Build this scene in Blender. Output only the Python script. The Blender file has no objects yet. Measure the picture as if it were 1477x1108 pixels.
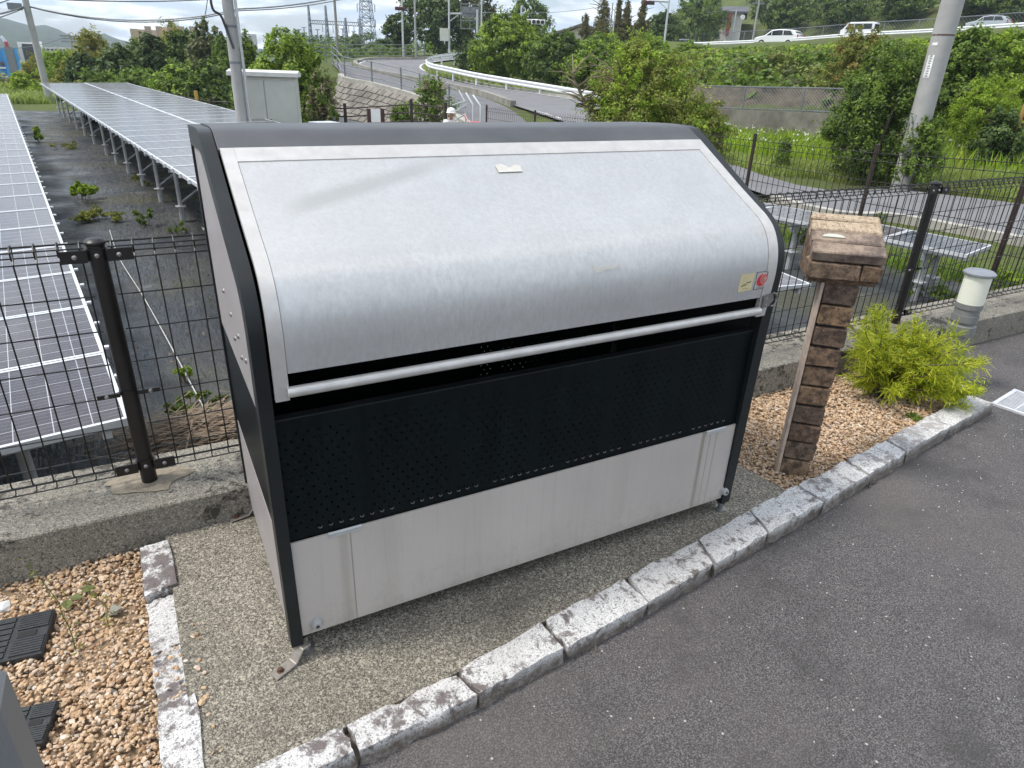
import bpy, bmesh, math, random
import numpy as np
from mathutils import Vector, Matrix, Euler
R = math.radians
random.seed(7); RNG = np.random.default_rng(11)
SC = bpy.context.scene
COL = SC.collection

# ------------------------------------------------------------------ camera
CAM = np.array([-0.1875, -1.6409, 1.6854])
YAW, PITCH, ROLL, FPX = 0.50438, 0.44237, 0.03866, 969.1
CX, CY, IW = 738.5, 554.0, 1477.0
_f0 = np.array([math.sin(YAW), math.cos(YAW), 0]); _r0 = np.array([math.cos(YAW), -math.sin(YAW), 0]); _u0 = np.array([0, 0, 1.0])
FW = _f0 * math.cos(PITCH) - _u0 * math.sin(PITCH)
_u = _u0 * math.cos(PITCH) + _f0 * math.sin(PITCH)
RT = _r0 * math.cos(ROLL) + _u * math.sin(ROLL)
UP = _u * math.cos(ROLL) - _r0 * math.sin(ROLL)
cd = bpy.data.cameras.new('camera'); cam = bpy.data.objects.new('camera', cd); COL.objects.link(cam)
cd.sensor_width = 36; cd.lens = 36 * FPX / IW; cd.clip_start = 0.05; cd.clip_end = 6000
cam.matrix_world = Matrix(((RT[0], UP[0], -FW[0], CAM[0]), (RT[1], UP[1], -FW[1], CAM[1]), (RT[2], UP[2], -FW[2], CAM[2]), (0, 0, 0, 1)))
SC.camera = cam

# ------------------------------------------------------------------ sky, sun, exposure
SUN_EL, SUN_AZ = R(60), R(-74)          # azimuth from +y towards +x: high on the left
w = bpy.data.worlds.new('World'); SC.world = w; w.use_nodes = True
nt = w.node_tree; nt.nodes.clear()
def wn(t, **k):
    n = nt.nodes.new(t)
    for a, b in k.items(): setattr(n, a, b)
    return n
sky = wn('ShaderNodeTexSky', sky_type='NISHITA', sun_disc=False, sun_elevation=SUN_EL, sun_rotation=SUN_AZ, altitude=50, air_density=1.0, dust_density=1.5, ozone_density=1.2)
tc = wn('ShaderNodeTexCoord'); sx = wn('ShaderNodeSeparateXYZ'); nt.links.new(tc.outputs['Generated'], sx.inputs[0])
def wm(op, a, b=None):
    n = wn('ShaderNodeMath', operation=op)
    for i, v in enumerate((a, b)):
        if v is None: continue
        if isinstance(v, (int, float)): n.inputs[i].default_value = v
        else: nt.links.new(v, n.inputs[i])
    return n.outputs[0]
den = wm('ADD', wm('MAXIMUM', sx.outputs[2], 0.0), 0.16)
cb = wn('ShaderNodeCombineXYZ')
nt.links.new(wm('DIVIDE', sx.outputs[0], den), cb.inputs[0]); nt.links.new(wm('DIVIDE', sx.outputs[1], den), cb.inputs[1])
cn = wn('ShaderNodeTexNoise'); cn.inputs['Scale'].default_value = 1.5; cn.inputs['Detail'].default_value = 9; cn.inputs['Roughness'].default_value = 0.56; cn.inputs['Distortion'].default_value = 0.35
nt.links.new(cb.outputs[0], cn.inputs['Vector'])
cr = wn('ShaderNodeMapRange'); cr.inputs[1].default_value = 0.40; cr.inputs[2].default_value = 0.52
nt.links.new(cn.outputs[0], cr.inputs[0])
cn2 = wn('ShaderNodeTexNoise'); cn2.inputs['Scale'].default_value = 2.6; cn2.inputs['Detail'].default_value = 7
nt.links.new(cb.outputs[0], cn2.inputs['Vector'])
cr2 = wn('ShaderNodeValToRGB'); e = cr2.color_ramp.elements
e[0].position = 0.42; e[0].color = (4.6, 5.8, 7.3, 1); e[1].position = 0.56; e[1].color = (11.4, 11.5, 11.5, 1)
nt.links.new(cn2.outputs[0], cr2.inputs[0])
mx = wn('ShaderNodeMix', data_type='RGBA'); mx.inputs[0].default_value = 0.5
nt.links.new(cr.outputs[0], mx.inputs[0]); nt.links.new(sky.outputs[0], mx.inputs[6]); nt.links.new(cr2.outputs[0], mx.inputs[7])
bg = wn('ShaderNodeBackground'); bg.inputs[1].default_value = 0.085
nt.links.new(mx.outputs[2], bg.inputs[0])
wo = wn('ShaderNodeOutputWorld'); nt.links.new(bg.outputs[0], wo.inputs[0])
sd = bpy.data.lights.new('sun', 'SUN'); sd.energy = 1.9; sd.angle = R(11); sd.color = (1.0, 0.955, 0.89)
so = bpy.data.objects.new('sun', sd); COL.objects.link(so); so.location = (-20, 30, 50)
_sdir = Vector((math.sin(SUN_AZ) * math.cos(SUN_EL), math.cos(SUN_AZ) * math.cos(SUN_EL), math.sin(SUN_EL)))
so.rotation_euler = _sdir.to_track_quat('Z', 'Y').to_euler()
SC.view_settings.view_transform = 'Standard'; SC.view_settings.look = 'None'
SC.view_settings.exposure = 1.06; SC.view_settings.gamma = 1.0; SC.view_settings.use_curve_mapping = False
SC.render.engine = 'CYCLES'
try:
    SC.cycles.use_denoising = True; SC.cycles.denoiser = 'OPENIMAGEDENOISE'; SC.cycles.denoising_input_passes = 'RGB_ALBEDO_NORMAL'
except Exception: pass
SC.cycles.max_bounces = 6; SC.cycles.transparent_max_bounces = 12; SC.cycles.volume_bounces = 0

# ------------------------------------------------------------------ placing helpers
def ray(px, py): return FW + RT * (px - CX) / FPX - UP * (py - CY) / FPX
def at(px, py, d):
    r = ray(px, py); return CAM + r * (d / math.hypot(r[0], r[1]))
def mpp(px, py, d):
    r = ray(px, py); return d / math.hypot(r[0], r[1]) / FPX
def onz(px, py, z):
    r = ray(px, py); return CAM + r * ((z - CAM[2]) / r[2])
def ony(px, py, y):
    r = ray(px, py); return CAM + r * ((y - CAM[1]) / r[1])
V = lambda *a: np.array(a, float)

# ------------------------------------------------------------------ materials
class NT:
    """small node helper"""
    def __init__(s, name):
        s.m = bpy.data.materials.new(name); s.m.use_nodes = True; s.t = s.m.node_tree
        s.bsdf = s.t.nodes['Principled BSDF']; s.out = s.t.nodes['Material Output']
    def n(s, t, **k):
        x = s.t.nodes.new(t)
        for a, b in k.items(): setattr(x, a, b)
        return x
    def l(s, a, b): s.t.links.new(a, b)
    def coord(s, scale=(1, 1, 1), kind='Object'):
        tc = s.n('ShaderNodeTexCoord'); mp = s.n('ShaderNodeMapping'); mp.inputs['Scale'].default_value = scale
        s.l(tc.outputs[kind], mp.inputs[0]); return mp.outputs[0]
    def noise(s, scale, vec=None, detail=4, rough=.55, dist=0):
        x = s.n('ShaderNodeTexNoise'); x.inputs['Scale'].default_value = scale; x.inputs['Detail'].default_value = detail
        x.inputs['Roughness'].default_value = rough; x.inputs['Distortion'].default_value = dist
        if vec is not None: s.l(vec, x.inputs['Vector'])
        return x.outputs[0]
    def voro(s, scale, vec=None, feature='F1', out=0):
        x = s.n('ShaderNodeTexVoronoi', feature=feature); x.inputs['Scale'].default_value = scale
        if vec is not None: s.l(vec, x.inputs['Vector'])
        return x.outputs[out]
    def rng(s, v, a, b, c=0., d=1.):
        x = s.n('ShaderNodeMapRange'); s.l(v, x.inputs[0])
        for i, q in enumerate((a, b, c, d)): x.inputs[i + 1].default_value = q
        return x.outputs[0]
    def math(s, op, a, b=None, c=None):
        x = s.n('ShaderNodeMath', operation=op)
        for i, v in enumerate((a, b, c)):
            if v is None: continue
            if isinstance(v, (int, float)): x.inputs[i].default_value = v
            else: s.l(v, x.inputs[i])
        return x.outputs[0]
    def mix(s, f, a, b, blend='MIX'):
        x = s.n('ShaderNodeMix', data_type='RGBA', blend_type=blend)
        for i, v in ((0, f), (6, a), (7, b)):
            if isinstance(v, (int, float)): x.inputs[i].default_value = v
            elif isinstance(v, tuple): x.inputs[i].default_value = (*v[:3], 1)
            else: s.l(v, x.inputs[i])
        return x.outputs[2]
    def ramp(s, v, stops):
        x = s.n('ShaderNodeValToRGB'); e = x.color_ramp.elements
        while len(e) < len(stops): e.new(.5)
        for q, (p, c) in zip(e, stops): q.position = p; q.color = (*c, 1)
        s.l(v, x.inputs[0]); return x.outputs[0]
    def island(s): return s.n('ShaderNodeNewGeometry').outputs['Random Per Island']
    def objrand(s): return s.n('ShaderNodeObjectInfo').outputs['Random']
    def bump(s, h, strength, dist, prev=None):
        b = s.n('ShaderNodeBump'); b.inputs['Strength'].default_value = strength; b.inputs['Distance'].default_value = dist
        s.l(h, b.inputs['Height'])
        if prev is not None: s.l(prev, b.inputs['Normal'])
        s.l(b.outputs[0], s.bsdf.inputs['Normal']); return b.outputs[0]
    def set(s, color=None, rough=None, metal=None, spec=None):
        for k, v in (('Base Color', color), ('Roughness', rough), ('Metallic', metal), ('Specular IOR Level', spec)):
            if v is None: continue
            i = s.bsdf.inputs[k]
            if isinstance(v, (int, float)): i.default_value = v
            elif isinstance(v, tuple): i.default_value = (*v[:3], 1)
            else: s.l(v, i)
        return s
def simple(name, c, rough=.6, metal=0., var=.25, scale=6., bump=0., bscale=60., spec=.5):
    s = NT(name); v = s.coord()
    lo = tuple(x * (1 - var) for x in c); hi = tuple(min(1, x * (1 + var)) for x in c)
    s.set(s.mix(s.rng(s.noise(scale, v, 5, .6), .3, .7), lo, hi), rough, metal, spec)
    if bump: s.bump(s.noise(bscale, v, 4), bump, .01)
    return s.m
def leafmat(name, c1, c2, c3=None, trans=.4, rough=.5):
    k = 1.22; c1, c2 = tuple(x * k for x in c1), tuple(x * k for x in c2); c3 = tuple(x * k for x in c3) if c3 else None
    s = NT(name); isl = s.island()
    st = [(0, c1), (.6, c2)] + ([(1, c3)] if c3 else [])
    c = s.ramp(isl, st)
    big = s.noise(.35, s.coord(), 3)
    hs = s.n('ShaderNodeHueSaturation'); s.l(c, hs.inputs['Color']); s.l(s.rng(big, .3, .7, .72, 1.35), hs.inputs['Value'])
    s.set(hs.outputs[0], rough, 0, .35)
    t = s.n('ShaderNodeBsdfTranslucent'); s.l(hs.outputs[0], t.inputs[0])
    m = s.n('ShaderNodeMixShader'); m.inputs[0].default_value = trans
    s.l(s.bsdf.outputs[0], m.inputs[1]); s.l(t.outputs[0], m.inputs[2]); s.l(m.outputs[0], s.out.inputs[0])
    return s.m

MT = {}
def speckle(name, base, dark, light, sc=160, moss=None, mosslo=.5, rough=.85, dens=(.34, .62), stain=None, sidetone=False):
    """aggregate / granite: grains of three tones, larger stains, rough relief"""
    s = NT(name); v = s.coord()
    g = s.noise(sc, v, 3, .7); c = s.ramp(g, [(dens[0], dark), ((dens[0] + dens[1]) / 2, base), (dens[1], light)])
    g2 = s.voro(sc * .55, v, out=1)
    sp = s.n('ShaderNodeSeparateColor'); s.l(g2, sp.inputs[0])
    c = s.mix(s.rng(sp.outputs[0], .82, .9, 0, .8), c, light); c = s.mix(s.rng(sp.outputs[1], .8, .9, 0, .7), c, dark)
    c = s.mix(s.rng(s.noise(2.2, v, 5, .6), .35, .7, 0, .45), c, stain or tuple(x * .45 for x in base))
    if moss:
        orr = s.objrand(); vv = s.n('ShaderNodeVectorMath', operation='ADD'); cbn = s.n('ShaderNodeCombineXYZ')
        s.l(s.math('MULTIPLY', orr, 37.), cbn.inputs[0]); s.l(orr, cbn.inputs[1]); s.l(v, vv.inputs[0]); s.l(cbn.outputs[0], vv.inputs[1])
        mk = s.noise(16, vv.outputs[0], 9, .72, .3)
        big = s.noise(2.6, vv.outputs[0], 2)
        mk = s.rng(s.math('ADD', mk, s.math('MULTIPLY', s.math('SUBTRACT', big, .5), .55)), mosslo, mosslo + (.085 if sidetone else .07))
        if sidetone:
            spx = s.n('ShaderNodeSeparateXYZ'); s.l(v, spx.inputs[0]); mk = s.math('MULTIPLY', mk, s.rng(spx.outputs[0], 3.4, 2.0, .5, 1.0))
        c = s.mix(s.math('MULTIPLY', mk, .9 if sidetone else .9), c, moss)
        if sidetone:
            # mottled brown tone on the side faces, deepening just below the top
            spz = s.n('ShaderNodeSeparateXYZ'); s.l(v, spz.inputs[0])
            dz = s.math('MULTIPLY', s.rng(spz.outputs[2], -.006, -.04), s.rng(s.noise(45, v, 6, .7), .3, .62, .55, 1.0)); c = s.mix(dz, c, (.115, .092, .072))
    s.set(c, rough, 0, .3)
    b = s.bump(g, .35, .004); s.bump(s.noise(30, v, 5), .5, .006, b)
    return s.m
MT['slab'] = speckle('slab_concrete', (.135, .119, .096), (.040, .036, .030), (.46, .42, .34), 290, stain=(.076, .068, .054))
MT['wallc'] = speckle('wall_concrete', (.20, .182, .150), (.065, .058, .048), (.38, .35, .29), 260, moss=(.04, .036, .03), mosslo=.53)
MT['granite'] = speckle('granite', (.50, .49, .475), (.12, .115, .115), (.70, .69, .68), 330, moss=(.105, .084, .079), mosslo=.492, dens=(.36, .56), stain=(.34, .32, .30), sidetone=True)
MT['asphalt'] = speckle('asphalt', (.058, .056, .058), (.026, .025, .026), (.11, .108, .108), 240, rough=.9, dens=(.36, .66), stain=(.05, .046, .047))
def asphalt_marks():
    s = NT('asphalt_sheet'); v = s.coord()
    g = s.noise(210, v, 3, .75); c = s.ramp(g, [(.34, (.016, .015, .015)), (.5, (.078, .072, .072)), (.66, (.25, .24, .235))])
    vo = s.n('ShaderNodeTexVoronoi'); vo.inputs['Scale'].default_value = 42; s.l(v, vo.inputs['Vector'])
    sp = s.n('ShaderNodeSeparateColor'); s.l(vo.outputs['Color'], sp.inputs[0])
    f = s.math('MULTIPLY', s.rng(sp.outputs[0], .93, .95), s.rng(vo.outputs['Distance'], .2, .12))
    c = s.mix(s.rng(s.noise(1.1, v, 5, .6), .38, .68, 0, .75), c, s.mix(.5, c, (.115, .100, .100)))
    c = s.mix(s.rng(s.noise(3.3, v, 4, .6), .5, .72, 0, .6), c, (.042, .041, .040)); c = s.mix(s.rng(s.noise(.55, s.coord((1, 2.2, 1)), 4, .65, .6), .52, .66, 0, .4), c, (.14, .125, .115))
    c = s.mix(s.math('MULTIPLY', f, .85), c, (.5, .49, .47)); s.set(c, .88, 0, .35)
    b = s.bump(g, .8, .006); s.bump(s.noise(60, v, 4), .4, .008, b); return s.m
MT['asphalt_sheet'] = asphalt_marks()
MT['road'] = simple('road_asphalt', (.16, .16, .165), .9, var=.14, scale=1.2, bump=.3, bscale=50)
MT['path'] = simple('path_asphalt', (.13, .13, .135), .9, var=.15, scale=1.5, bump=.2)
MT['paint'] = simple('white_paint', (.72, .72, .7), .7, var=.12, scale=8)
MT['conc'] = simple('plain_concrete', (.36, .34, .3), .9, var=.25, scale=2.5, bump=.3)
MT['conc_dark'] = simple('weathered_concrete', (.24, .225, .2), .92, var=.35, scale=1.5, bump=.4, bscale=20)
MT['pole'] = simple('pole_concrete', (.34, .335, .32), .85, var=.1, scale=3, bump=.15)
MT['galv'] = simple('galvanised_steel', (.52, .53, .54), .45, .5, var=.12, scale=9)
MT['galvd'] = simple('dull_steel', (.2, .21, .22), .55, .4, var=.2, scale=4)
MT['white_rail'] = simple('white_guardrail', (.72, .73, .74), .45, .1, var=.08, scale=3)
MT['brownpaint'] = simple('brown_paint', (.035, .02, .016), .5, var=.25, scale=10)
MT['fence'] = simple('dark_fence_paint', (.011, .0095, .009), .42, var=.3, scale=30, spec=.45)
MT['bolt'] = simple('bolt_steel', (.32, .31, .3), .4, .8, var=.3, scale=60)
MT['trim'] = simple('dark_trim', (.011, .0135, .0145), .42, 0, var=.25, scale=9, spec=.35)
MT['cap'] = simple('roof_cap_grey', (.062, .063, .067), .5, 0, var=.22, scale=5, spec=.6)
MT['black'] = simple('black_plastic', (.022, .024, .026), .5, var=.3, scale=40, bump=.2, bscale=90)
MT['cabinet'] = simple('cream_cabinet', (.5, .5, .44), .5, var=.07, scale=3)
MT['dark'] = simple('dark_void', (.012, .012, .012), .8)
MT['roofdark'] = simple('dark_roof_tile', (.09, .09, .1), .7, var=.2, scale=3)
MT['wood'] = simple('pale_board', (.46, .36, .29), .85, var=.22, scale=26, bump=.2)
MT['trunk'] = simple('bark', (.09, .075, .055), .95, var=.35, scale=6, bump=.5, bscale=25)
MT['drywood'] = simple('dry_stems', (.19, .15, .10), .95, var=.35, scale=8)
MT['ltgrey'] = simple('bollard_grey', (.165, .168, .165), .55, var=.12, scale=12)
MT['greyp'] = simple('grey_post_paint', (.16, .165, .17), .5, var=.08, scale=4)
MT['rust'] = simple('rusty_steel', (.1, .055, .045), .8, var=.35, scale=3)
MT['white'] = simple('white_plain', (.75, .75, .73), .6, var=.06)
MT['red'] = simple('red_paint', (.5, .03, .03), .5, var=.12)
MT['glassdark'] = simple('dark_glass', (.015, .018, .02), .12, var=.1, spec=.8)
MT['tyre'] = simple('tyre_rubber', (.015, .015, .015), .8)

# ------------------------------------------------------------------ mesh builder
def wloc(o):
    p = Vector((0, 0, 0))
    while o is not None: p = p + o.location; o = o.parent
    return p
def tag(o, label=None, cat=None, group=None, kind=None):
    if label: o['label'] = label
    if cat: o['category'] = cat
    if group: o['group'] = group
    if kind: o['kind'] = kind
    return o
def empty(name, loc, label, cat, group=None):
    o = bpy.data.objects.new(name, None); o.empty_display_size = .1; COL.objects.link(o); o.location = Vector(loc)
    return tag(o, label, cat, group)
def npmesh(name, verts, faces, mats, parent=None, smooth=False, matidx=None, loc=None):
    """verts (n,3) array, faces (m,k) array of equal-sided faces, world coordinates"""
    verts = np.asarray(verts, float); faces = np.asarray(faces, np.int32); k = faces.shape[1]
    off = np.array(wloc(parent)) if parent is not None else (np.array(loc, float) if loc is not None else np.zeros(3))
    me = bpy.data.meshes.new(name); me.vertices.add(len(verts)); me.loops.add(faces.size); me.polygons.add(len(faces))
    me.vertices.foreach_set('co', (verts - off).ravel()); me.loops.foreach_set('vertex_index', faces.ravel())
    me.polygons.foreach_set('loop_start', np.arange(0, faces.size, k, dtype=np.int32)); me.polygons.foreach_set('loop_total', np.full(len(faces), k, np.int32))
    if matidx is not None: me.polygons.foreach_set('material_index', np.asarray(matidx, np.int32))
    me.polygons.foreach_set('use_smooth', np.full(len(faces), bool(smooth)))
    for m in (mats if isinstance(mats, (list, tuple)) else [mats]): me.materials.append(m)
    me.update(calc_edges=True)
    o = bpy.data.objects.new(name, me); COL.objects.link(o)
    if parent is not None: o.parent = parent
    else: o.location = Vector(off)
    return o
class MB:
    def __init__(s): s.v = []; s.f = []; s.mi = []; s.cur = 0
    def add(s, vs, fs):
        b = len(s.v); s.v += [tuple(map(float, q)) for q in vs]
        s.f += [tuple(b + i for i in f) for f in fs]; s.mi += [s.cur] * len(fs); return s
    def box(s, c, size, rz=0., M=None):
        hx, hy, hz = (q / 2 for q in size); vs = []
        for z in (-hz, hz):
            for x, y in ((-hx, -hy), (hx, -hy), (hx, hy), (-hx, hy)):
                p = Vector((x, y, z))
                if M is not None: p = M @ p
                elif rz: p = Matrix.Rotation(rz, 3, 'Z') @ p
                vs.append(p + Vector(c))
        return s.add(vs, [(3, 2, 1, 0), (4, 5, 6, 7), (0, 1, 5, 4), (1, 2, 6, 5), (2, 3, 7, 6), (3, 0, 4, 7)])
    def tube(s, pts, r, n=6, caps=True, closed=False):
        pts = [Vector(p) for p in pts]; rr = r if isinstance(r, (list, tuple)) else [r] * len(pts)
        rings = []; prev = None; m = len(pts)
        for i, p in enumerate(pts):
            a = pts[max(i - 1, 0)]; b = pts[min(i + 1, m - 1)]
            if closed: a = pts[i - 1]; b = pts[(i + 1) % m]
            d = (b - a)
            if d.length < 1e-9: d = Vector((0, 0, 1))
            d.normalize()
            if prev is None:
                u = d.orthogonal().normalized()
            else:
                u = prev - d * prev.dot(d)
                u = u.normalized() if u.length > 1e-6 else d.orthogonal().normalized()
            prev = u; v = d.cross(u)
            rings.append([p + (u * math.cos(2 * math.pi * k / n) + v * math.sin(2 * math.pi * k / n)) * rr[i] for k in range(n)])
        fs = []
        L = m if closed else m - 1
        for i in range(L):
            j = (i + 1) % m
            for k in range(n):
                q = (k + 1) % n; fs.append((i * n + k, i * n + q, j * n + q, j * n + k))
        if caps and not closed: fs += [tuple(range(n - 1, -1, -1)), tuple((m - 1) * n + k for k in range(n))]
        return s.add([q for rg in rings for q in rg], fs)
    def lathe(s, c, prof, n=16, M=None):
        """prof: (radius, z) list, closed with caps"""
        c = Vector(c); vs = []; fs = []; m = len(prof)
        for (r, z) in prof:
            for k in range(n):
                p = Vector((r * math.cos(2 * math.pi * k / n), r * math.sin(2 * math.pi * k / n), z))
                vs.append(c + (M @ p if M is not None else p))
        for i in range(m - 1):
            for k in range(n):
                q = (k + 1) % n; fs.append((i * n + k, i * n + q, (i + 1) * n + q, (i + 1) * n + k))
        fs += [tuple(range(n - 1, -1, -1)), tuple((m - 1) * n + k for k in range(n))]
        return s.add(vs, fs)
    def prism(s, prof, a, b, fn):
        """2-D profile extruded between parameters a and b; fn(u, v, t) -> point"""
        n = len(prof); vs = [fn(u, v, a) for u, v in prof] + [fn(u, v, b) for u, v in prof]
        fs = [(i, (i + 1) % n, n + (i + 1) % n, n + i) for i in range(n)] + [tuple(range(n - 1, -1, -1)), tuple(range(n, 2 * n))]
        return s.add(vs, fs)
    def quad(s, *p): return s.add(p, [tuple(range(len(p)))])
    def strip(s, A, B):
        n = len(A); return s.add(list(A) + list(B), [(i, i + 1, n + i + 1, n + i) for i in range(n - 1)])
    def build(s, name, mats, parent=None, smooth=False, bevel=0, seg=1, loc=None, fix=True):
        me = bpy.data.meshes.new(name)
        off = wloc(parent) if parent is not None else Vector(loc if loc is not None else (0, 0, 0))
        me.from_pydata([tuple(Vector(q) - off) for q in s.v], [], s.f)
        for m in (mats if isinstance(mats, (list, tuple)) else [mats]): me.materials.append(m)
        me.polygons.foreach_set('material_index', s.mi)
        if bevel or fix:
            bm = bmesh.new(); bm.from_mesh(me)
            if fix: bmesh.ops.recalc_face_normals(bm, faces=bm.faces)
            if bevel:
                ed = [e for e in bm.edges if len(e.link_faces) == 2 and e.calc_face_angle(0) > R(32)]
                bmesh.ops.bevel(bm, geom=ed, offset=bevel, segments=seg, affect='EDGES', profile=.5, clamp_overlap=True)
            bm.to_mesh(me); bm.free()
        if smooth:
            me.polygons.foreach_set('use_smooth', [True] * len(me.polygons)); me.update()
            try: me.set_sharp_from_angle(angle=R(38))
            except Exception: pass
        me.update()
        o = bpy.data.objects.new(name, me); COL.objects.link(o)
        if parent is not None: o.parent = parent
        else: o.location = off
        return o
def inst(name, me, parent, loc, rot=(0, 0, 0), scale=(1, 1, 1)):
    """object sharing mesh data, placed in world coordinates under its (unrotated) parent"""
    o = bpy.data.objects.new(name, me); COL.objects.link(o); o.parent = parent
    o.location = Vector(loc) - (wloc(parent) if parent is not None else Vector((0, 0, 0)))
    o.rotation_euler = rot; o.scale = scale; return o
def copy_tree(o, parent=None):
    c = o.copy(); COL.objects.link(c)
    if parent is not None: c.parent = parent
    for ch in list(o.children): copy_tree(ch, c)
    return c
# ================================================================== TERRAIN
# roads first: edges as (px, py, horizontal distance) of the photograph turned into world points
ROAD_L = [onz(1620, 372, -.62), onz(1477, 347, -.6), onz(1300, 314, -.56), onz(1115, 286, -.5)]
ROAD_R = [onz(1620, 318, -.62), onz(1477, 296, -.6), onz(1300, 275, -.56), onz(1100, 254, -.5)]
ROAD_L += [at(842, 186, 27), at(740, 152, 36), at(690, 135, 42), at(620, 120, 49), at(545, 105, 55), at(514, 95, 59), at(519, 89.5, 61), at(545, 86.8, 64), at(612, 85.8, 66), at(680, 82, 70), at(800, 76, 76)]
ROAD_R += [at(880, 160, 35), at(845, 146, 39), at(795, 138, 42), at(700, 124, 47), at(650, 112, 51), at(622, 104, 55), at(613, 98, 58), at(617, 93, 60.5), at(632, 89.5, 63), at(672, 85.5, 66), at(800, 79, 71)]
PATH_L = [at(478, 91, 53), at(488, 101, 48), at(498, 114, 42), at(537, 122, 40), at(579, 133, 38), at(606, 142, 36.5), at(648, 162, 33), at(690, 190, 29)]
PATH_R = [at(508, 90, 56), at(510, 96, 54), at(540, 105, 52), at(600, 119, 47.5), at(655, 131, 42.5), at(690, 139, 39), at(735, 158, 34.5), at(775, 190, 29)]
UPR_A = [at(930, 66, 96), at(1050, 62, 91), at(1150, 57, 86), at(1240, 50, 82), at(1340, 45, 79), at(1477, 36, 76), at(1640, 26, 75)]
UPR_A = [p - V(0, 0, .55) for p in UPR_A]
def away(p, m):
    d = V(p[0] - CAM[0], p[1] - CAM[1], 0); return p + d / np.hypot(*d[:2]) * m
UPR_B = [away(p, 8) + V(0, 0, .25) for p in UPR_A]

def densify(pts, k=6):
    out = []
    for a, b in zip(pts[:-1], pts[1:]):
        for i in range(k): out.append(a + (b - a) * i / k)
    return out + [pts[-1]]
def smoothline(pts, k=6):
    """Catmull-Rom"""
    P = [np.array(p) for p in pts]; P = [2 * P[0] - P[1]] + P + [2 * P[-1] - P[-2]]; out = []
    for i in range(1, len(P) - 2):
        for j in range(k):
            t = j / k; p0, p1, p2, p3 = P[i - 1:i + 3]
            out.append(.5 * (2 * p1 + (p2 - p0) * t + (2 * p0 - 5 * p1 + 4 * p2 - p3) * t * t + (3 * p1 - p0 - 3 * p2 + p3) * t ** 3))
    return out + [P[-2]]
RL, RR = smoothline(ROAD_L), smoothline(ROAD_R)
PL, PR = smoothline(PATH_L), smoothline(PATH_R)
UA, UB = smoothline(UPR_A), smoothline(UPR_B)
GZ = -0.95
WCUT = np.array(PL[8:46])[:, :2]
ctl = []
for x in range(-14, 9, 3):
    for y in range(1, 42, 4): ctl.append((x if y < 24 else x - .1 * (y - 24), y, GZ))
for x in range(-60, 70, 8):
    for y in (-60, -40, -20, -6): ctl.append((x, y, -1.0))
for x in range(14, 60, 6): ctl.append((x, -1, -.8))
for x in (8.2, 9.2, 10.0):
    for y in (0, 1.2, 2.4, 3.6, 4.8, 6, 7.2): ctl.append((x - (.6 if y > 5 else 0), y, -1.12))
for q in range(-200, 0, 30):
    for y, zz in ((58, -2.0), (85, -5.0), (120, -8), (180, -8.5), (300, -8.5), (500, -8.5)): ctl.append((q - 12, y, zz))
for q in (-.42, -.27, -.15, -.05, .06, .14):
    for y, zz in ((50, -1.5), (62, -2.8), (75, -4.2), (95, -6.5), (120, -8), (180, -8.5), (300, -8.5)): ctl.append((q * y, y, zz))
for L in (RL, RR, PL, PR, UA, UB):
    for p in L[::3]: ctl.append(tuple(p))
for a, b in zip(RL, RR): ctl.append(tuple((a + b) / 2))
# embankment: the concrete wall's foot and top line, then the slope to the upper road
WALLTOP = [at(990, 156, 27.5), at(1100, 160, 27), at(1180, 163, 26.5), at(1330, 172, 25), at(1480, 182, 24), at(1640, 192, 23.5)]
for p in WALLTOP:
    q = away(p, .8); ctl.append((q[0], q[1], p[2])); q = away(p, 2); ctl.append((q[0], q[1], p[2] + .25))
    q = away(p, -.6); ctl.append((q[0], q[1], -.6)); q = away(p, -5); ctl.append((q[0], q[1], -.6))
for t in (.35, .6, .85):
    for i, p in enumerate(WALLTOP):
        u = UPR_A[min(i + 1, 6)]; q = away(p, 2) * (1 - t) + away(u, -.8) * t; ctl.append((q[0], q[1], q[2] + (.5 if t > .5 else .3)))
for px, py, d in ((1100, 24, 122), (1200, 14, 118), (1300, 4, 113), (1420, -6, 108), (1600, -20, 104), (1100, -20, 160), (1300, -50, 155), (1500, -60, 150), (1750, -40, 130)):
    ctl.append(tuple(at(px, py + 12, d)))
for px, py, d in ((960, 60, 74), (880, 64, 72), (760, 72, 80), (640, 80, 78), (570, 82, 75), (480, 85, 70), (570, 80, 95), (480, 82, 110), (800, 60, 110), (950, 50, 110),
                  (540, 74, 200), (700, 60, 200), (900, 40, 180), (430, 92, 62), (420, 120, 45), (440, 166, 36), (520, 168, 34.5), (600, 172, 32), (400, 100, 80), (350, 88, 120)):
    ctl.append(tuple(at(px, py, d)))
for px, py, d in ((760, 115, 52), (850, 112, 48), (930, 120, 42), (900, 95, 58), (1000, 105, 46), (700, 100, 60), (740, 90, 66)):
    ctl.append(tuple(at(px, py, d)))
ctl = np.array(ctl)
road_s = np.array([a + (b - a) * t for L, Q in ((RL, RR), (UA, UB)) for a, b in zip(L, Q) for t in (0, .25, .5, .75, 1)])
path_s = np.array([a + (b - a) * t for a, b in zip(PL, PR) for t in (0, .5, 1)])
road_s = np.vstack([road_s, path_s])
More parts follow.
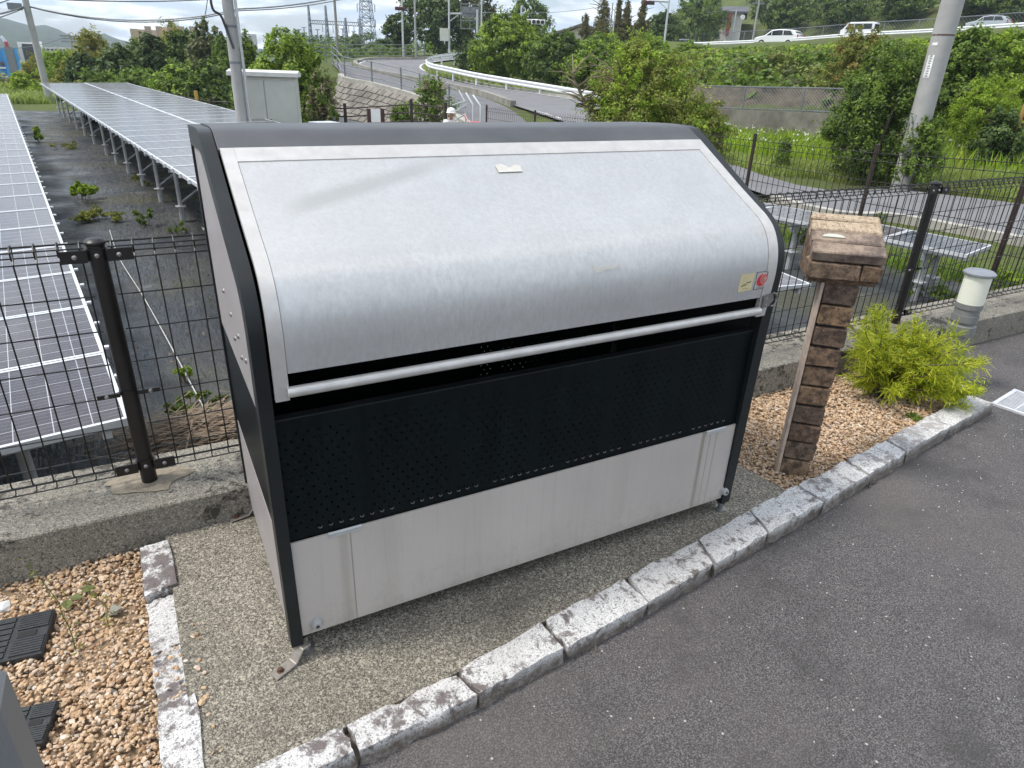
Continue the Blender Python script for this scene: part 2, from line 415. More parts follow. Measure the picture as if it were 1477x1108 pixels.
def H(x, y):
    x = np.atleast_1d(np.asarray(x, float)); y = np.atleast_1d(np.asarray(y, float)); out = np.empty(len(x))
    for i in range(0, len(x), 4000):
        d2 = (x[i:i + 4000, None] - ctl[None, :, 0]) ** 2 + (y[i:i + 4000, None] - ctl[None, :, 1]) ** 2 + .3
        ww = d2 ** -2.0; out[i:i + 4000] = (ww * ctl[None, :, 2]).sum(1) / ww.sum(1)
        dr = (x[i:i + 4000, None] - road_s[None, :, 0]) ** 2 + (y[i:i + 4000, None] - road_s[None, :, 1]) ** 2
        k = dr.argmin(1); dm = np.sqrt(dr[np.arange(len(k)), k]); zr = road_s[k, 2] - .09
        f = np.clip((3.2 - dm) / 1.6, 0, 1); z = out[i:i + 4000]
        z = np.where(dm < 3.2, z * (1 - f) + np.minimum(z, zr) * f, z)
        q = WCUT[None, :, :]; dw = (x[i:i + 4000, None] - q[:, :, 0]) ** 2 + (y[i:i + 4000, None] - q[:, :, 1]) ** 2
        k = dw.argmin(1); dm2 = np.sqrt(dw[np.arange(len(k)), k]); sd_ = (x[i:i + 4000] - WCUT[k, 0]) * WN[k, 0] + (y[i:i + 4000] - WCUT[k, 1]) * WN[k, 1]
        xx, yy = x[i:i + 4000], y[i:i + 4000]; z = np.where((xx > -9) & (xx < np.where(yy < 9, 9.0, 8.0)) & (yy > 0) & (yy < 34), np.minimum(z, GZ - .06), z)
        low = (dm2 < 9) & (sd_ > -.9) & (k < len(WCUT) - 3) & (k > 2); out[i:i + 4000] = np.where(low, np.minimum(z, -1.75), z)
    return out
def _wn():
    t = np.gradient(WCUT, axis=0); n_ = np.stack([-t[:, 1], t[:, 0]], 1); n_ /= np.linalg.norm(n_, axis=1)[:, None]
    c = ((WCUT + n_ - CAM[:2]) ** 2).sum(1) > ((WCUT - CAM[:2]) ** 2).sum(1); n_[c] *= -1; return n_
WN = _wn()
def h1(x, y): return float(H([x], [y])[0])
def axis(lo, hi, fine_lo, fine_hi, step):
    a = list(np.arange(fine_lo, fine_hi, step)); s = step; q = fine_lo
    while q > lo: s *= 1.22; q -= s; a.insert(0, q)
    s = step; q = fine_hi
    while q < hi: s *= 1.22; a.append(q); q += s
    return np.array(a)
gx = axis(-1500, 1500, -12, 62, .75); gy = axis(-300, 2200, 1.4, 72, .75)
GX, GY = np.meshgrid(gx, gy); gz = H(GX.ravel(), GY.ravel())
near = GY.ravel() < 1.5; gz = np.where(near, -1.05, gz)
nx, ny = len(gx), len(gy); ii = np.arange(nx * ny).reshape(ny, nx)
gf = np.stack([ii[:-1, :-1], ii[:-1, 1:], ii[1:, 1:], ii[1:, :-1]], -1).reshape(-1, 4)
s = NT('grass_soil'); v = s.coord()
c = s.ramp(s.noise(.35, v, 6, .65), [(.3, (.085, .08, .045)), (.48, (.095, .12, .035)), (.7, (.14, .17, .05))])
c = s.mix(s.rng(s.noise(9, v, 5, .7), .35, .7, 0, .6), c, (.055, .068, .022)); s.set(c, .95, 0, .2); s.bump(s.noise(14, v, 6, .7), .8, .08)
tag(npmesh('ground', np.stack([GX.ravel(), GY.ravel(), gz], 1), gf, s.m, smooth=True), kind='structure')

def strip_obj(name, A, B, m, dz, kind='structure', cols=4):
    A = np.array(A); B = np.array(B); n = len(A); vs = []; fs = []
    for j in range(cols + 1): vs.append(A + (B - A) * j / cols + V(0, 0, dz))
    vs = np.vstack(vs)
    for j in range(cols):
        for i in range(n - 1): fs.append((j * n + i, (j + 1) * n + i, (j + 1) * n + i + 1, j * n + i + 1))
    o = npmesh(name, vs, np.array(fs), m, smooth=True); tag(o, kind=kind); return o
road = strip_obj('road', RL, RR, MT['road'], .02)
footpath = strip_obj('footpath', PL, PR, MT['path'], .02)
strip_obj('upper_road', UA, UB, MT['road'], .02)
def offs(L, m):
    L = np.array(L); t = np.gradient(L, axis=0); nrm = np.stack([-t[:, 1], t[:, 0], 0 * t[:, 0]], 1); nrm /= np.linalg.norm(nrm, axis=1)[:, None] + 1e-9
    return L + nrm * m
# white edge lines painted on the road, then its raised kerbs
iL = 22
line = strip_obj('edge_line', offs(RL, -.25)[26:], offs(RL, -.38)[26:], MT['paint'], .028, cols=1); line.parent = road
line = strip_obj('edge_line', offs(RR, .3)[26:], offs(RR, .42)[26:], MT['paint'], .028, cols=1); line.parent = road
def kerb_run(name, L, wd, h, m):
    L = [np.array(p) for p in L]; A = offs(L, wd / 2); B = offs(L, -wd / 2); b = MB(); n = len(L)
    vs = [];
    for a, c in zip(A, B): vs += [a + V(0, 0, -.1), a + V(0, 0, h), c + V(0, 0, h), c + V(0, 0, -.1)]
    fs = []
    for i in range(n - 1):
        for k in range(3): fs.append((i * 4 + k, i * 4 + k + 1, i * 4 + k + 5, i * 4 + k + 4))
    fs += [(0, 1, 2, 3), ((n - 1) * 4 + 3, (n - 1) * 4 + 2, (n - 1) * 4 + 1, (n - 1) * 4)]
    b.add(vs, fs); return tag(b.build(name, m), kind='structure')
kerb_run('road_kerb', RL[30:], .3, .22, MT['conc_dark'])
kerb_run('road_kerb', RR[24:60], .22, .16, MT['conc'])
kerb_run('road_kerb', RL[:19], .2, .06, MT['conc'])

# ================================================================== FOREGROUND GROUND
AZ = -.07     # asphalt level
b = MB(); b.quad((-60, -60, AZ), (70, -60, AZ), (70, .95, AZ), (-60, .95, AZ)); tag(b.build('asphalt', MT['asphalt_sheet']), kind='structure')
KF = [V(-1.05, -.44, 0), V(-.68, -.428, 0), V(-.315, -.412, 0), V(.065, -.4, 0), V(.436, -.378, 0), V(.77, -.341, 0), V(1.135, -.297, 0), V(1.491, -.246, 0), V(1.835, -.201, 0), V(2.224, -.149, 0), V(2.609, -.089, 0), V(2.988, -.035, 0), V(3.471, .04, 0), V(4.013, .112, 0)]
KB = [V(-1.05, -.352, 0), V(-.68, -.342, 0), V(-.315, -.325, 0), V(.058, -.306, 0), V(.41, -.272, 0), V(.752, -.208, 0), V(1.143, -.158, 0), V(1.54, -.104, 0), V(1.88, -.05, 0), V(2.223, -.003, 0), V(2.623, .046, 0), V(3.001, .096, 0), V(3.46, .165, 0), V(3.99, .25, 0)]
# slab under the bin
slab_poly = [(-.34, .86)] + [(-.32, -.32)] + [tuple(p[:2]) for p in KB[3:9]] + [(2.16, -.012), (2.12, .25), (2.10, .86)]
b = MB(); b.add([(x, y, -.012) for x, y in slab_poly] + [(x, y, -.2) for x, y in slab_poly], [tuple(range(len(slab_poly)))] + [(i, (i + 1) % len(slab_poly), len(slab_poly) + (i + 1) % len(slab_poly), len(slab_poly) + i) for i in range(len(slab_poly))])
tag(b.build('concrete_slab', MT['slab'], fix=True), kind='structure')
bedl = [(-1.8, -.36), (-.40, -.33), (-.42, .84), (-1.8, .84)]
bedr = [(2.10, .86), (2.12, .25), (2.16, -.012)] + [tuple(p[:2]) for p in KB[9:]] + [(4.06, .84)]
s = NT('gravel_bed'); v = s.coord(); s.set(s.mix(s.noise(60, v), (.12, .08, .05), (.3, .21, .13)), .95); gm = s.m
for pl in (bedl, bedr):
    b = MB(); b.add([(x, y, -.064) for x, y in pl], [tuple(range(len(pl)))]); tag(b.build('gravel_bed', gm), kind='structure')
# kerb of rough granite stones
def rough_stone(name, quad_top, h, parent, seed):
    """split granite kerb stone: top quad (4 xy points, front-left, front-right, back-right, back-left), sides slightly battered"""
    rg = np.random.default_rng(seed); q = [np.array(p[:2]) for p in quad_top]; c = sum(q) / 4
    q = [c + (p - c) * .994 for p in q]
    nu, nv, nw = 9, 4, 4; bm = bmesh.new()
    def P(u, v, w):
        p = (q[0] * (1 - u) + q[1] * u) * (1 - v) + (q[3] * (1 - u) + q[2] * u) * v
        return Vector((p[0], p[1], -h * (1 - w)))
    grid = {}
    for i in range(nu + 1):
        for j in range(nv + 1):
            for k in range(nw + 1):
                if i in (0, nu) or j in (0, nv) or k in (0, nw):
                    p = P(i / nu, j / nv, k / nw); e = (i in (0, nu)) + (j in (0, nv)) + (k in (0, nw))
                    n = rg.normal(0, 1, 3); amp = .0028 if k == nw else .0045
                    if e >= 2:
                        cc = P(.5, .5, .5); dd = (cc - p); dd.normalize(); p = p + dd * (.0015 + abs(rg.normal(0, .0028)))
                    p = p + Vector(n) * amp * (.5 if (k == nw and e < 2) else 1); grid[i, j, k] = bm.verts.new(p)
    def F(a, b_, c_, d): bm.faces.new((grid[a], grid[b_], grid[c_], grid[d]))
    for i in range(nu):
        for j in range(nv): F((i, j, nw), (i + 1, j, nw), (i + 1, j + 1, nw), (i, j + 1, nw))
        for k in range(nw):
            F((i, 0, k), (i + 1, 0, k), (i + 1, 0, k + 1), (i, 0, k + 1)); F((i + 1, nv, k), (i, nv, k), (i, nv, k + 1), (i + 1, nv, k + 1))
    for j in range(nv):
        for k in range(nw):
            F((0, j + 1, k), (0, j, k), (0, j, k + 1), (0, j + 1, k + 1)); F((nu, j, k), (nu, j + 1, k), (nu, j + 1, k + 1), (nu, j, k + 1))
    bmesh.ops.recalc_face_normals(bm, faces=bm.faces)
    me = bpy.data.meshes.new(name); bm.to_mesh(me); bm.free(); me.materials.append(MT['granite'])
    me.polygons.foreach_set('use_smooth', [True] * len(me.polygons))
    try: me.set_sharp_from_angle(angle=R(55))
    except Exception: pass
    o = bpy.data.objects.new(name, me); COL.objects.link(o); o.parent = parent; return o
b = MB()
n = len(KF); fr = offs(KF, .012); bk = offs(KB, -.008)
vs = [];
for a, c in zip(fr, bk): vs += [V(a[0], a[1], -.2), V(a[0], a[1], -.045), V(c[0], c[1], -.03), V(c[0], c[1], -.2)]
b.add(vs, [(i * 4 + k, i * 4 + k + 1, i * 4 + k + 5, i * 4 + k + 4) for i in range(n - 1) for k in range(3)])
MT['joint'] = simple('brown_joint_mortar', (.115, .095, .075), .95, var=.3, scale=30)
kerb = tag(b.build('kerb', MT['joint']), kind='structure')
for i in range(n - 1):
    t = .0035 / np.linalg.norm(KF[i + 1] - KF[i]); f = lambda A, B, q: A + (B - A) * q
    rough_stone('kerb_stone', [f(KF[i], KF[i + 1], t), f(KF[i], KF[i + 1], 1 - t), f(KB[i], KB[i + 1], 1 - t), f(KB[i], KB[i + 1], t)], .17 + random.uniform(-.004, .0), kerb, 100 + i).location.z = random.uniform(-.003, .004)
E4 = [V(4.013, .125, 0), V(4.10, .285, 0), V(4.105, .41, 0), V(4.115, .72, 0)]; B4 = [V(3.93, .27, 0), V(3.99, .31, 0), V(4.0, .43, 0), V(4.01, .72, 0)]
rough_stone('kerb_stone', [E4[1] + V(0, .012, 0), E4[2], B4[2], B4[1]], .17, kerb, 131)
rough_stone('kerb_stone', [E4[2] + V(0, .015, 0), E4[3], B4[3], B4[2] + V(0, .015, 0)], .17, kerb, 132)
b = MB(); b.box((-.36, .23, -.14), (.085, 1.1, .2)); skerb = tag(b.build('side_kerb', MT['conc_dark']), kind='structure')
SL = [V(-.403, -.33, 0), V(-.405, -.01, 0), V(-.412, .215, 0), V(-.42, .475, 0), V(-.426, .77, 0)]
SR = [V(-.300, -.312, 0), V(-.302, -.005, 0), V(-.308, .235, 0), V(-.315, .50, 0), V(-.324, .785, 0)]
for i, zz in zip(range(4), (.0, -.016, -.022, .004)):
    g = V(0, .003, 0); rough_stone('kerb_stone', [SL[i] + g, SR[i] + g, SR[i + 1] - g, SL[i + 1] - g][0:1] + [SR[i] + g, SR[i + 1] - g, SL[i + 1] - g], .17, skerb, 150 + i).location.z = zz

# gravel
def ico():
    bm = bmesh.new(); bmesh.ops.create_icosphere(bm, subdivisions=1, radius=1); vs = np.array([v.co[:] for v in bm.verts]); fs = np.array([[v.index for v in f.verts] for f in bm.faces]); bm.free(); return vs, fs
IV, IF = ico()
def rotmats(n):
    q = RNG.normal(size=(n, 4)); q /= np.linalg.norm(q, axis=1)[:, None]; w_, x, y, z = q.T
    return np.stack([np.stack([1 - 2 * (y * y + z * z), 2 * (x * y - z * w_), 2 * (x * z + y * w_)], -1), np.stack([2 * (x * y + z * w_), 1 - 2 * (x * x + z * z), 2 * (y * z - x * w_)], -1), np.stack([2 * (x * z - y * w_), 2 * (y * z + x * w_), 1 - 2 * (x * x + y * y)], -1)], 1)
def stones(name, pts, sizes, m, flat=.75):
    n = len(pts); sh = 1 + RNG.normal(0, .16, (n, 12, 1)); el = np.stack([RNG.uniform(.8, 1.35, n), RNG.uniform(.7, 1.0, n), RNG.uniform(.5, .8, n)], 1)
    v = IV[None] * sh * el[:, None, :] * sizes[:, None, None]; v = np.einsum('nij,nkj->nki', rotmats(n), v); v[:, :, 2] *= flat
    v += pts[:, None, :]; f = IF[None] + (np.arange(n) * 12)[:, None, None]
    return npmesh(name, v.reshape(-1, 3), f.reshape(-1, 3), m, smooth=False)
def inpoly(x, y, poly):
    c = np.zeros(len(x), bool); n = len(poly)
    for i in range(n):
        x1, y1 = poly[i]; x2, y2 = poly[i - 1]
        c ^= ((y1 > y) != (y2 > y)) & (x < (x2 - x1) * (y - y1) / (y2 - y1 + 1e-12) + x1)
    return c
s = NT('gravel_stone'); isl = s.island()
c = s.ramp(isl, [(0, (.36, .22, .12)), (.18, (.48, .32, .185)), (.42, (.57, .41, .255)), (.65, (.61, .465, .33)), (.82, (.48, .36, .26)), (.92, (.68, .60, .50)), (1, (.29, .24, .19))])
c = s.mix(s.rng(s.noise(120, s.coord(), 3), .4, .7, 0, .45), c, (.28, .17, .1)); s.set(c, .7, 0, .35); MT['gravel'] = s.m
pl = RNG.uniform((-1.3, -.37), (-.395, .83), (13500, 2)); pl = pl[inpoly(pl[:, 0], pl[:, 1], bedl)]
gl = stones('gravel', np.column_stack([pl, RNG.uniform(-.066, -.042, len(pl)) + .012 * np.sin(pl[:, 0] * 9) * np.cos(pl[:, 1] * 7)]), RNG.lognormal(math.log(.0068), .3, len(pl)), MT['gravel'])
tag(gl, 'tan pea gravel filling the bed left of the metal bin', 'gravel', kind='stuff')
pr = RNG.uniform((2.05, -.02), (4.1, .84), (22000, 2)); pr = pr[inpoly(pr[:, 0], pr[:, 1], bedr)]
gr = stones('gravel', np.column_stack([pr, RNG.uniform(-.066, -.042, len(pr))]), RNG.lognormal(math.log(.0068), .3, len(pr)), MT['gravel'])
tag(gr, 'tan pea gravel around the brick pillar and yellow shrub', 'gravel', kind='stuff')
# strays on the kerb, on the slab edge
ps = np.array([(-.365 + RNG.normal(0, .03), RNG.uniform(-.02, .2), .0) for _ in range(26)] + [(-.29 + abs(RNG.normal(0, .02)), RNG.uniform(-.25, .3), -.008) for _ in range(22)])
tag(stones('stray_gravel', ps, RNG.lognormal(math.log(.007), .3, len(ps)), MT['gravel']), 'scattered tan gravel stones lying on the left granite kerb', 'gravel', kind='stuff')
n = 420; pa = np.column_stack([RNG.uniform(-.3, 4.5, n), RNG.uniform(-1.4, .1, n), np.full(n, AZ + .003)]); yk = np.interp(pa[:, 0], [k[0] for k in KF], [k[1] for k in KF]); pa = pa[pa[:, 1] < yk - .03]
tag(stones('asphalt_grit', pa, RNG.lognormal(math.log(.0022), .35, len(pa)), simple('pale_grit', (.5, .48, .44), .8)), 'pale grit scattered over the dark asphalt', 'grit', kind='stuff')

# retaining wall (its top carries the fence)
b = MB(); prof = [(.822, -.3), (.828, .118), (.834, .124), (1.236, .124), (1.242, .118), (1.25, -1.2), (.822, -1.2)]
xs = np.linspace(-30, 40, 71)
m = len(prof); vs = [(x, y, z) for x in xs for y, z in prof]
b.add(vs, [(i * m + k, i * m + (k + 1) % m, (i + 1) * m + (k + 1) % m, (i + 1) * m + k) for i in range(len(xs) - 1) for k in range(m)] + [tuple(range(m)), tuple(range((len(xs) - 1) * m, len(xs) * m))])
tag(b.build('retaining_wall', MT['wallc']), 'low weathered concrete retaining wall carrying the dark mesh fence', 'wall')
b = MB(); 
for (cx_, rr_) in ((-.36, .1), (4.37, .09)):
    pts = [(cx_ + rr_ * (1 + .25 * math.sin(3 * a) + .2 * math.cos(5 * a + 1)) * 1.5 * math.cos(a), 1.03 + rr_ * (1 + .2 * math.sin(4 * a)) * .9 * math.sin(a)) for a in np.linspace(0, 2 * math.pi, 22)[:-1]]
    k = len(pts); b.add([(x, y, .1275) for x, y in pts] + [(cx_, 1.03, .131)], [(i, (i + 1) % k, k) for i in range(k)])
mp_ = b.build('mortar_patch', simple('mortar_patch', (.235, .20, .15), .95, var=.25, scale=40, bump=.3, bscale=120), bpy.data.objects['retaining_wall'])
# ================================================================== WASTE BIN
BW, BD = 1.8, .85
bin_ = empty('waste_bin', (0.9, .42, 0), 'large silver and black metal waste storage bin with curved lid standing on the concrete slab', 'waste bin')
FRONT = [(-.002, .0), (-.006, .42), (-.012, .82), (-.019, .96), (-.022, 1.05), (-.018, 1.10), (-.006, 1.145), (.022, 1.19), (.062, 1.225), (.11, 1.254), (.203, 1.306), (.327, 1.377), (.437, 1.444)]
TOP = [(.505, 1.481), (.535, 1.490), (.60, 1.493), (.85, 1.480)]
FT = [(0, .035)] + FRONT[1:] + TOP
# lid material: satin silver with dull scratches
def lidmat(name, stains=True):
    s = NT(name); v = s.coord()
    big = s.noise(1.3, s.coord((1, 1, .5)), 5, .65); fine = s.noise(70, s.coord((1, 1, .35)), 5, .8)
    scr = s.noise(9, s.coord((14, 14, 1.2)), 6, .75, 1.2); scr2 = s.voro(16, s.coord((2.5, 1, 1.6)), 'DISTANCE_TO_EDGE')
    c = s.mix(s.rng(fine, .36, .64, 0, .55), (.575, .57, .562), (.385, .38, .374))
    c = s.mix(s.rng(big, .38, .62, 0, .55), c, (.43, .43, .428)); c = s.mix(s.rng(s.noise(5, s.coord((1, 1, .45)), 6, .75), .5, .72, 0, .5), c, (.60, .60, .60))
    c = s.mix(s.math('MULTIPLY', s.rng(scr2, .012, .0), s.rng(scr, .52, .62, 0, .7)), c, (.75, .76, .78))
    c = s.mix(s.math('MULTIPLY', s.rng(s.noise(190, v, 2), .68, .74), s.rng(s.noise(6, v, 3), .5, .62, 0, .65)), c, (.16, .15, .13))
    # faint wiped smear, upper left, a stroke that runs diagonally over the sheet
    sp = s.n('ShaderNodeSeparateXYZ'); s.l(v, sp.inputs[0])
    lx = s.math('ADD', sp.outputs[0], .9)
    str_ = s.math('SUBTRACT', sp.outputs[2], s.math('ADD', 1.30, s.math('MULTIPLY', lx, .17)))
    band = s.math('MULTIPLY', s.rng(s.math('ABSOLUTE', str_), .022, .006), s.math('MULTIPLY', s.rng(lx, .12, .2), s.rng(lx, .75, .5)))
    c = s.mix(s.math('MULTIPLY', band, s.rng(big, .3, .5, .45, .75)), c, (.38, .38, .365))
    s.set(c, s.rng(fine, .3, .7, .34, .52), .5, .5); s.bump(s.noise(2.6, v, 3), .06, .02, s.bump(fine, .1, .002)); return s.m
MT['lid'] = lidmat('satin_silver'); MT['lidframe'] = simple('silver_frame', (.53, .512, .49), .42, .4, var=.1, scale=20, bump=.05)
MT['sidegrey'] = simple('side_panel_grey', (.38, .35, .345), .42, .25, var=.07, scale=4)
# perforated steel: staggered round holes cut right through the sheet (transparent inside the hole)
def perfmat(name, axis_u, groups=True, u0=.0, pitch=.031, zlo=.455, zhi=.79, umin=-9.):
    s = NT(name); v = s.coord(); sp = s.n('ShaderNodeSeparateXYZ'); s.l(v, sp.inputs[0])
    u = sp.outputs[axis_u]; z = sp.outputs[2]
    row = s.math('FLOOR', s.math('DIVIDE', z, pitch * .72)); odd = s.math('MODULO', s.math('ABSOLUTE', row), 2.0)
    uu = s.math('ADD', s.math('DIVIDE', s.math('ADD', u, 10 - u0), pitch), s.math('MULTIPLY', odd, .5))
    fu = s.math('SUBTRACT', s.math('FRACT', uu), .5); fz = s.math('SUBTRACT', s.math('FRACT', s.math('DIVIDE', z, pitch * .72)), .5)
    du = s.math('MULTIPLY', fu, pitch); dz = s.math('MULTIPLY', fz, pitch * .72)
    r = s.math('SQRT', s.math('ADD', s.math('MULTIPLY', du, du), s.math('MULTIPLY', dz, dz)))
    hole = s.math('LESS_THAN', r, .0033)
    if groups:
        g = s.math('FRACT', s.math('DIVIDE', s.math('ADD', u, 10 - u0 - .015), pitch * 9.35))
        hole = s.math('MULTIPLY', hole, s.math('LESS_THAN', g, .845))
    hole = s.math('MULTIPLY', hole, s.math('MULTIPLY', s.math('GREATER_THAN', z, zlo), s.math('LESS_THAN', z, zhi)))
    hole = s.math('MULTIPLY', hole, s.math('GREATER_THAN', u, umin))
    c = s.mix(s.rng(s.noise(4, s.coord((3, 3, .6)), 5, .7), .35, .7), (.0022, .0042, .005), (.0045, .0085, .0095)); s.set(c, .42, 0, .12)
    t = s.n('ShaderNodeBsdfTransparent'); m = s.n('ShaderNodeMixShader'); s.l(hole, m.inputs[0]); s.l(s.bsdf.outputs[0], m.inputs[1]); s.l(t.outputs[0], m.inputs[2]); s.l(m.outputs[0], s.out.inputs[0]); return s.m
MT['perf'] = perfmat('perforated_black_steel', 0, u0=-.80); MT['perfback'] = perfmat('perforated_back_steel', 0, u0=-.80, zlo=.38, zhi=.66, umin=.12); MT['perfside'] = perfmat('perforated_side_steel', 1, groups=False, zlo=.45, zhi=.76)
# lower panel: warm white with run-off streaks under the hinges
s = NT('warm_white_panel'); v = s.coord(); sp = s.n('ShaderNodeSeparateXYZ'); s.l(v, sp.inputs[0])
st = s.noise(34, s.coord((1, 1, .03)), 4, .6)
c = s.mix(s.rng(s.noise(2.4, s.coord((1, 1, .6)), 4), .35, .7), (.49, .448, .412), (.43, .393, .362))
def streak(cx_, wd, amt):
    d = s.math('ABSOLUTE', s.math('SUBTRACT', sp.outputs[0], cx_ - .9)); return s.math('MULTIPLY', s.rng(d, wd, wd * .3), amt)
for cx_, wd, amt in ((1.585, .014, .8), (1.622, .004, .7), (1.655, .005, .6), (.187, .003, .9), (.165, .02, .3), (.30, .05, .15), (1.2, .05, .12)):
    c = s.mix(s.math('MULTIPLY', streak(cx_, wd, amt), s.rng(st, .25, .6, .35, 1)), c, (.20, .175, .13))
c = s.mix(s.math('MULTIPLY', s.rng(sp.outputs[2], .1, .05), s.rng(s.noise(11, v, 5), .35, .65, .1, .6)), c, (.24, .22, .17))
c = s.mix(s.math('MULTIPLY', s.rng(s.noise(150, v, 2), .7, .74), .5), c, (.2, .19, .17)); c = s.mix(s.math('MULTIPLY', s.rng(sp.outputs[2], .22, .06), s.rng(s.noise(28, s.coord((1, 1, .8)), 6, .75), .48, .7, 0, .5)), c, (.27, .235, .19)); c = s.mix(s.rng(s.noise(7, s.coord((9, 1, .25)), 5, .7), .52, .75, 0, .35), c, (.33, .30, .275)); c = s.mix(s.rng(s.voro(9, s.coord((1, 1, 3)), 'DISTANCE_TO_EDGE'), .006, .0, 0, .25), c, (.55, .52, .5))
s.set(c, .45, .1, .4); MT['lowpanel'] = s.m

def X(u, v, t): return (t, u, v)
def inset(prof, d):
    """offset an open (y,z) polyline to its inner side by d"""
    P = np.array(prof, float); t = np.gradient(P, axis=0); t /= np.linalg.norm(t, axis=1)[:, None]
    nrm = np.stack([t[:, 1], -t[:, 0]], 1); return P + nrm * d      # towards +y / -z
def band(name, prof, th, x0, x1, m, parent, smooth=True, push=0.):
    P = np.array(prof) if not push else inset(prof, push)
    Q = inset(P, th); b = MB(); n = len(P); vs = []
    for x in (x0, x1):
        vs += [(x, p[0], p[1]) for p in P] + [(x, p[0], p[1]) for p in Q]
    a, c = 0, 2 * n; fs = []
    for i in range(n - 1):
        fs += [(a + i, a + i + 1, c + i + 1, c + i), (a + n + i + 1, a + n + i, c + n + i, c + n + i + 1), (a + i + 1, a + i, a + n + i, a + n + i + 1), (c + i, c + i + 1, c + n + i + 1, c + n + i)]
    fs += [(a, c, c + n, a + n), (a + n - 1, a + 2 * n - 1, c + 2 * n - 1, c + n - 1)]
    b.add(vs, fs); return b.build(name, m, parent, smooth=smooth)
def resample(P, k=4):
    P3 = [np.array((p[0], p[1], 0.)) for p in P]; return [(q[0], q[1]) for q in smoothline(P3, k)]
FULL = resample(FT, 3)
# side assemblies
for x0, x1, sgn in ((-.022, .013, -1), (BW - .047, BW, 1)):
    tr = band('corner_trim', FULL, .06, x0, x1, MT['trim'], bin_)
    xi = -.015 if sgn < 0 else BW - .006 - .008
    IN = inset(FULL, .045); up = [(p[0], p[1]) for p in IN if p[1] > .8]
    # upper side panel, dark perforated panel, lower panel
    b = MB(); pr_ = [(up[0][0], .815)] + up[1:] + [(BD, 1.465), (BD, .815)]
    b.prism(pr_, xi, xi + .008, X); b.build('side_panel', MT['sidegrey'], bin_)
    b = MB(); b.box((xi + .004, .447, .615), (.006, .80, .385)); b.build('perforated_side_panel', MT['perfside'], bin_)
    b = MB(); b.box((xi + .004, .447, .225), (.008, .80, .38)); b.build('lower_side_panel', MT['sidegrey'], bin_)
    b = MB(); b.box(((x0 + x1) / 2, BD + .012, .76), (x1 - x0, .02, 1.44)); b.build('rear_post', MT['trim'], bin_)
    if sgn < 0:
        for (y, z) in ((.42, .985), (.40, .915), (.29, .962), (.28, .90), (.18, .93), (.55, 1.02)):
            b = MB(); b.lathe((xi, y, z), [(.008, 0), (.0075, .003), (.004, .0055)], 10, Matrix.Rotation(-math.pi / 2, 3, 'Y')); b.build('rivet', MT['bolt'], bin_, smooth=True)
# roof cap
cap_prof = resample([(.437, 1.449), (.478, 1.470), (.505, 1.484), (.535, 1.494), (.60, 1.497), (.72, 1.492), (.86, 1.484)], 3)
band('roof_cap', cap_prof, .02, .0155, BW - .0485, MT['cap'], bin_)
b = MB(); b.box((.884, BD + .004, 1.38), (BW - .07, .006, .2)); b.build('back_top_strip', MT['trim'], bin_)
# perforated back and floor, front panels
b = MB(); b.box((.884, BD + .0051, .66), (BW - .068, .004, 1.24)); b.build('perforated_back', MT['perfback'], bin_)
for xl in (.0165, BW - .0535):
    IN2 = inset(FULL, .05); b = MB(); b.prism([(p[0], p[1]) for p in IN2 if p[0] < .8] + [(.81, 1.42), (.81, .07), (.05, .07)], xl, xl + .004, X); b.build('inner_liner', MT['dark'], bin_)  # black sheets added inside both ends to darken the interior like shade
b = MB(); b.box((BW / 2, BD / 2, .07), (BW - .1, BD - .06, .01)); b.build('floor_plate', MT['dark'], bin_)  # floor coloured black to put the bin's inner shade into its colour
b = MB(); b.box((.883, .012, .622), (1.736, .004, .392)); fp = b.build('perforated_front_panel', MT['perf'], bin_)
b = MB(); b.box((.883, .022, .819), (1.736, .03, .004)); b.build('panel_lip', MT['trim'], fp)
b = MB()
for g in range(6):
    for k in range(8):
        x = .103 + g * .2845 + k * .0311
        if x > 1.70: break
        b.tube([(x + .0055 * math.cos(a), .0085, .452 + .0055 * math.sin(a)) for a in np.linspace(math.pi * 1.0, math.pi * 2.0, 7)], .0012, 4)
b.build('hole_rims', MT['bolt'], fp)['kind'] = 'stuff'  # bright lower half rims stand in for light catching the hole lips
b = MB(); b.box((.883, .008, .242), (1.736, .006, .355)); lp = b.build('lower_front_panel', MT['lowpanel'], bin_)
for x in (.172, 1.643):
    b = MB(); b.tube([(x - .05, .002, .4215), (x + .05, .002, .4215)], .0045, 8); b.box((x, .0035, .413), (.098, .003, .014)); b.build('hinge', MT['galv'], lp, smooth=True)
for x in (.06, 1.757):
    b = MB(); b.lathe((x, .005, .1), [(.022, 0), (.022, .002), (.0165, .003), (.0155, .014), (.0125, .02)], 20, Matrix.Rotation(math.pi / 2, 3, 'X')); bp = b.build('rubber_stop', simple('stop_rubber', (.33, .33, .32), .7, var=.1) if 'stop_rubber' not in bpy.data.materials else bpy.data.materials['stop_rubber'], lp, smooth=True)
    b = MB(); b.lathe((x, -.0148, .1), [(.006, 0), (.0055, .0012)], 12, Matrix.Rotation(math.pi / 2, 3, 'X')); b.build('screw', MT['black'], lp)
# lid: outer frame strips, recessed sheet, arms and pull bar
lid_prof = resample([(-.0365, .967), (-.039, 1.0), (-.042, 1.05), (-.038, 1.105), (-.024, 1.155), (.004, 1.203), (.045, 1.238), (.10, 1.268), (.203, 1.323), (.327, 1.393), (.40, 1.434), (.425, 1.448)], 4)
LID0 = .020; LID1 = BW - .056
lid = band('lid', lid_prof, .012, LID0 + .0365, LID1 - .0455, MT['lid'], bin_, push=.0025)
PF = lid_prof; top_i = [i for i, p in enumerate(PF) if p[1] > 1.425][0]
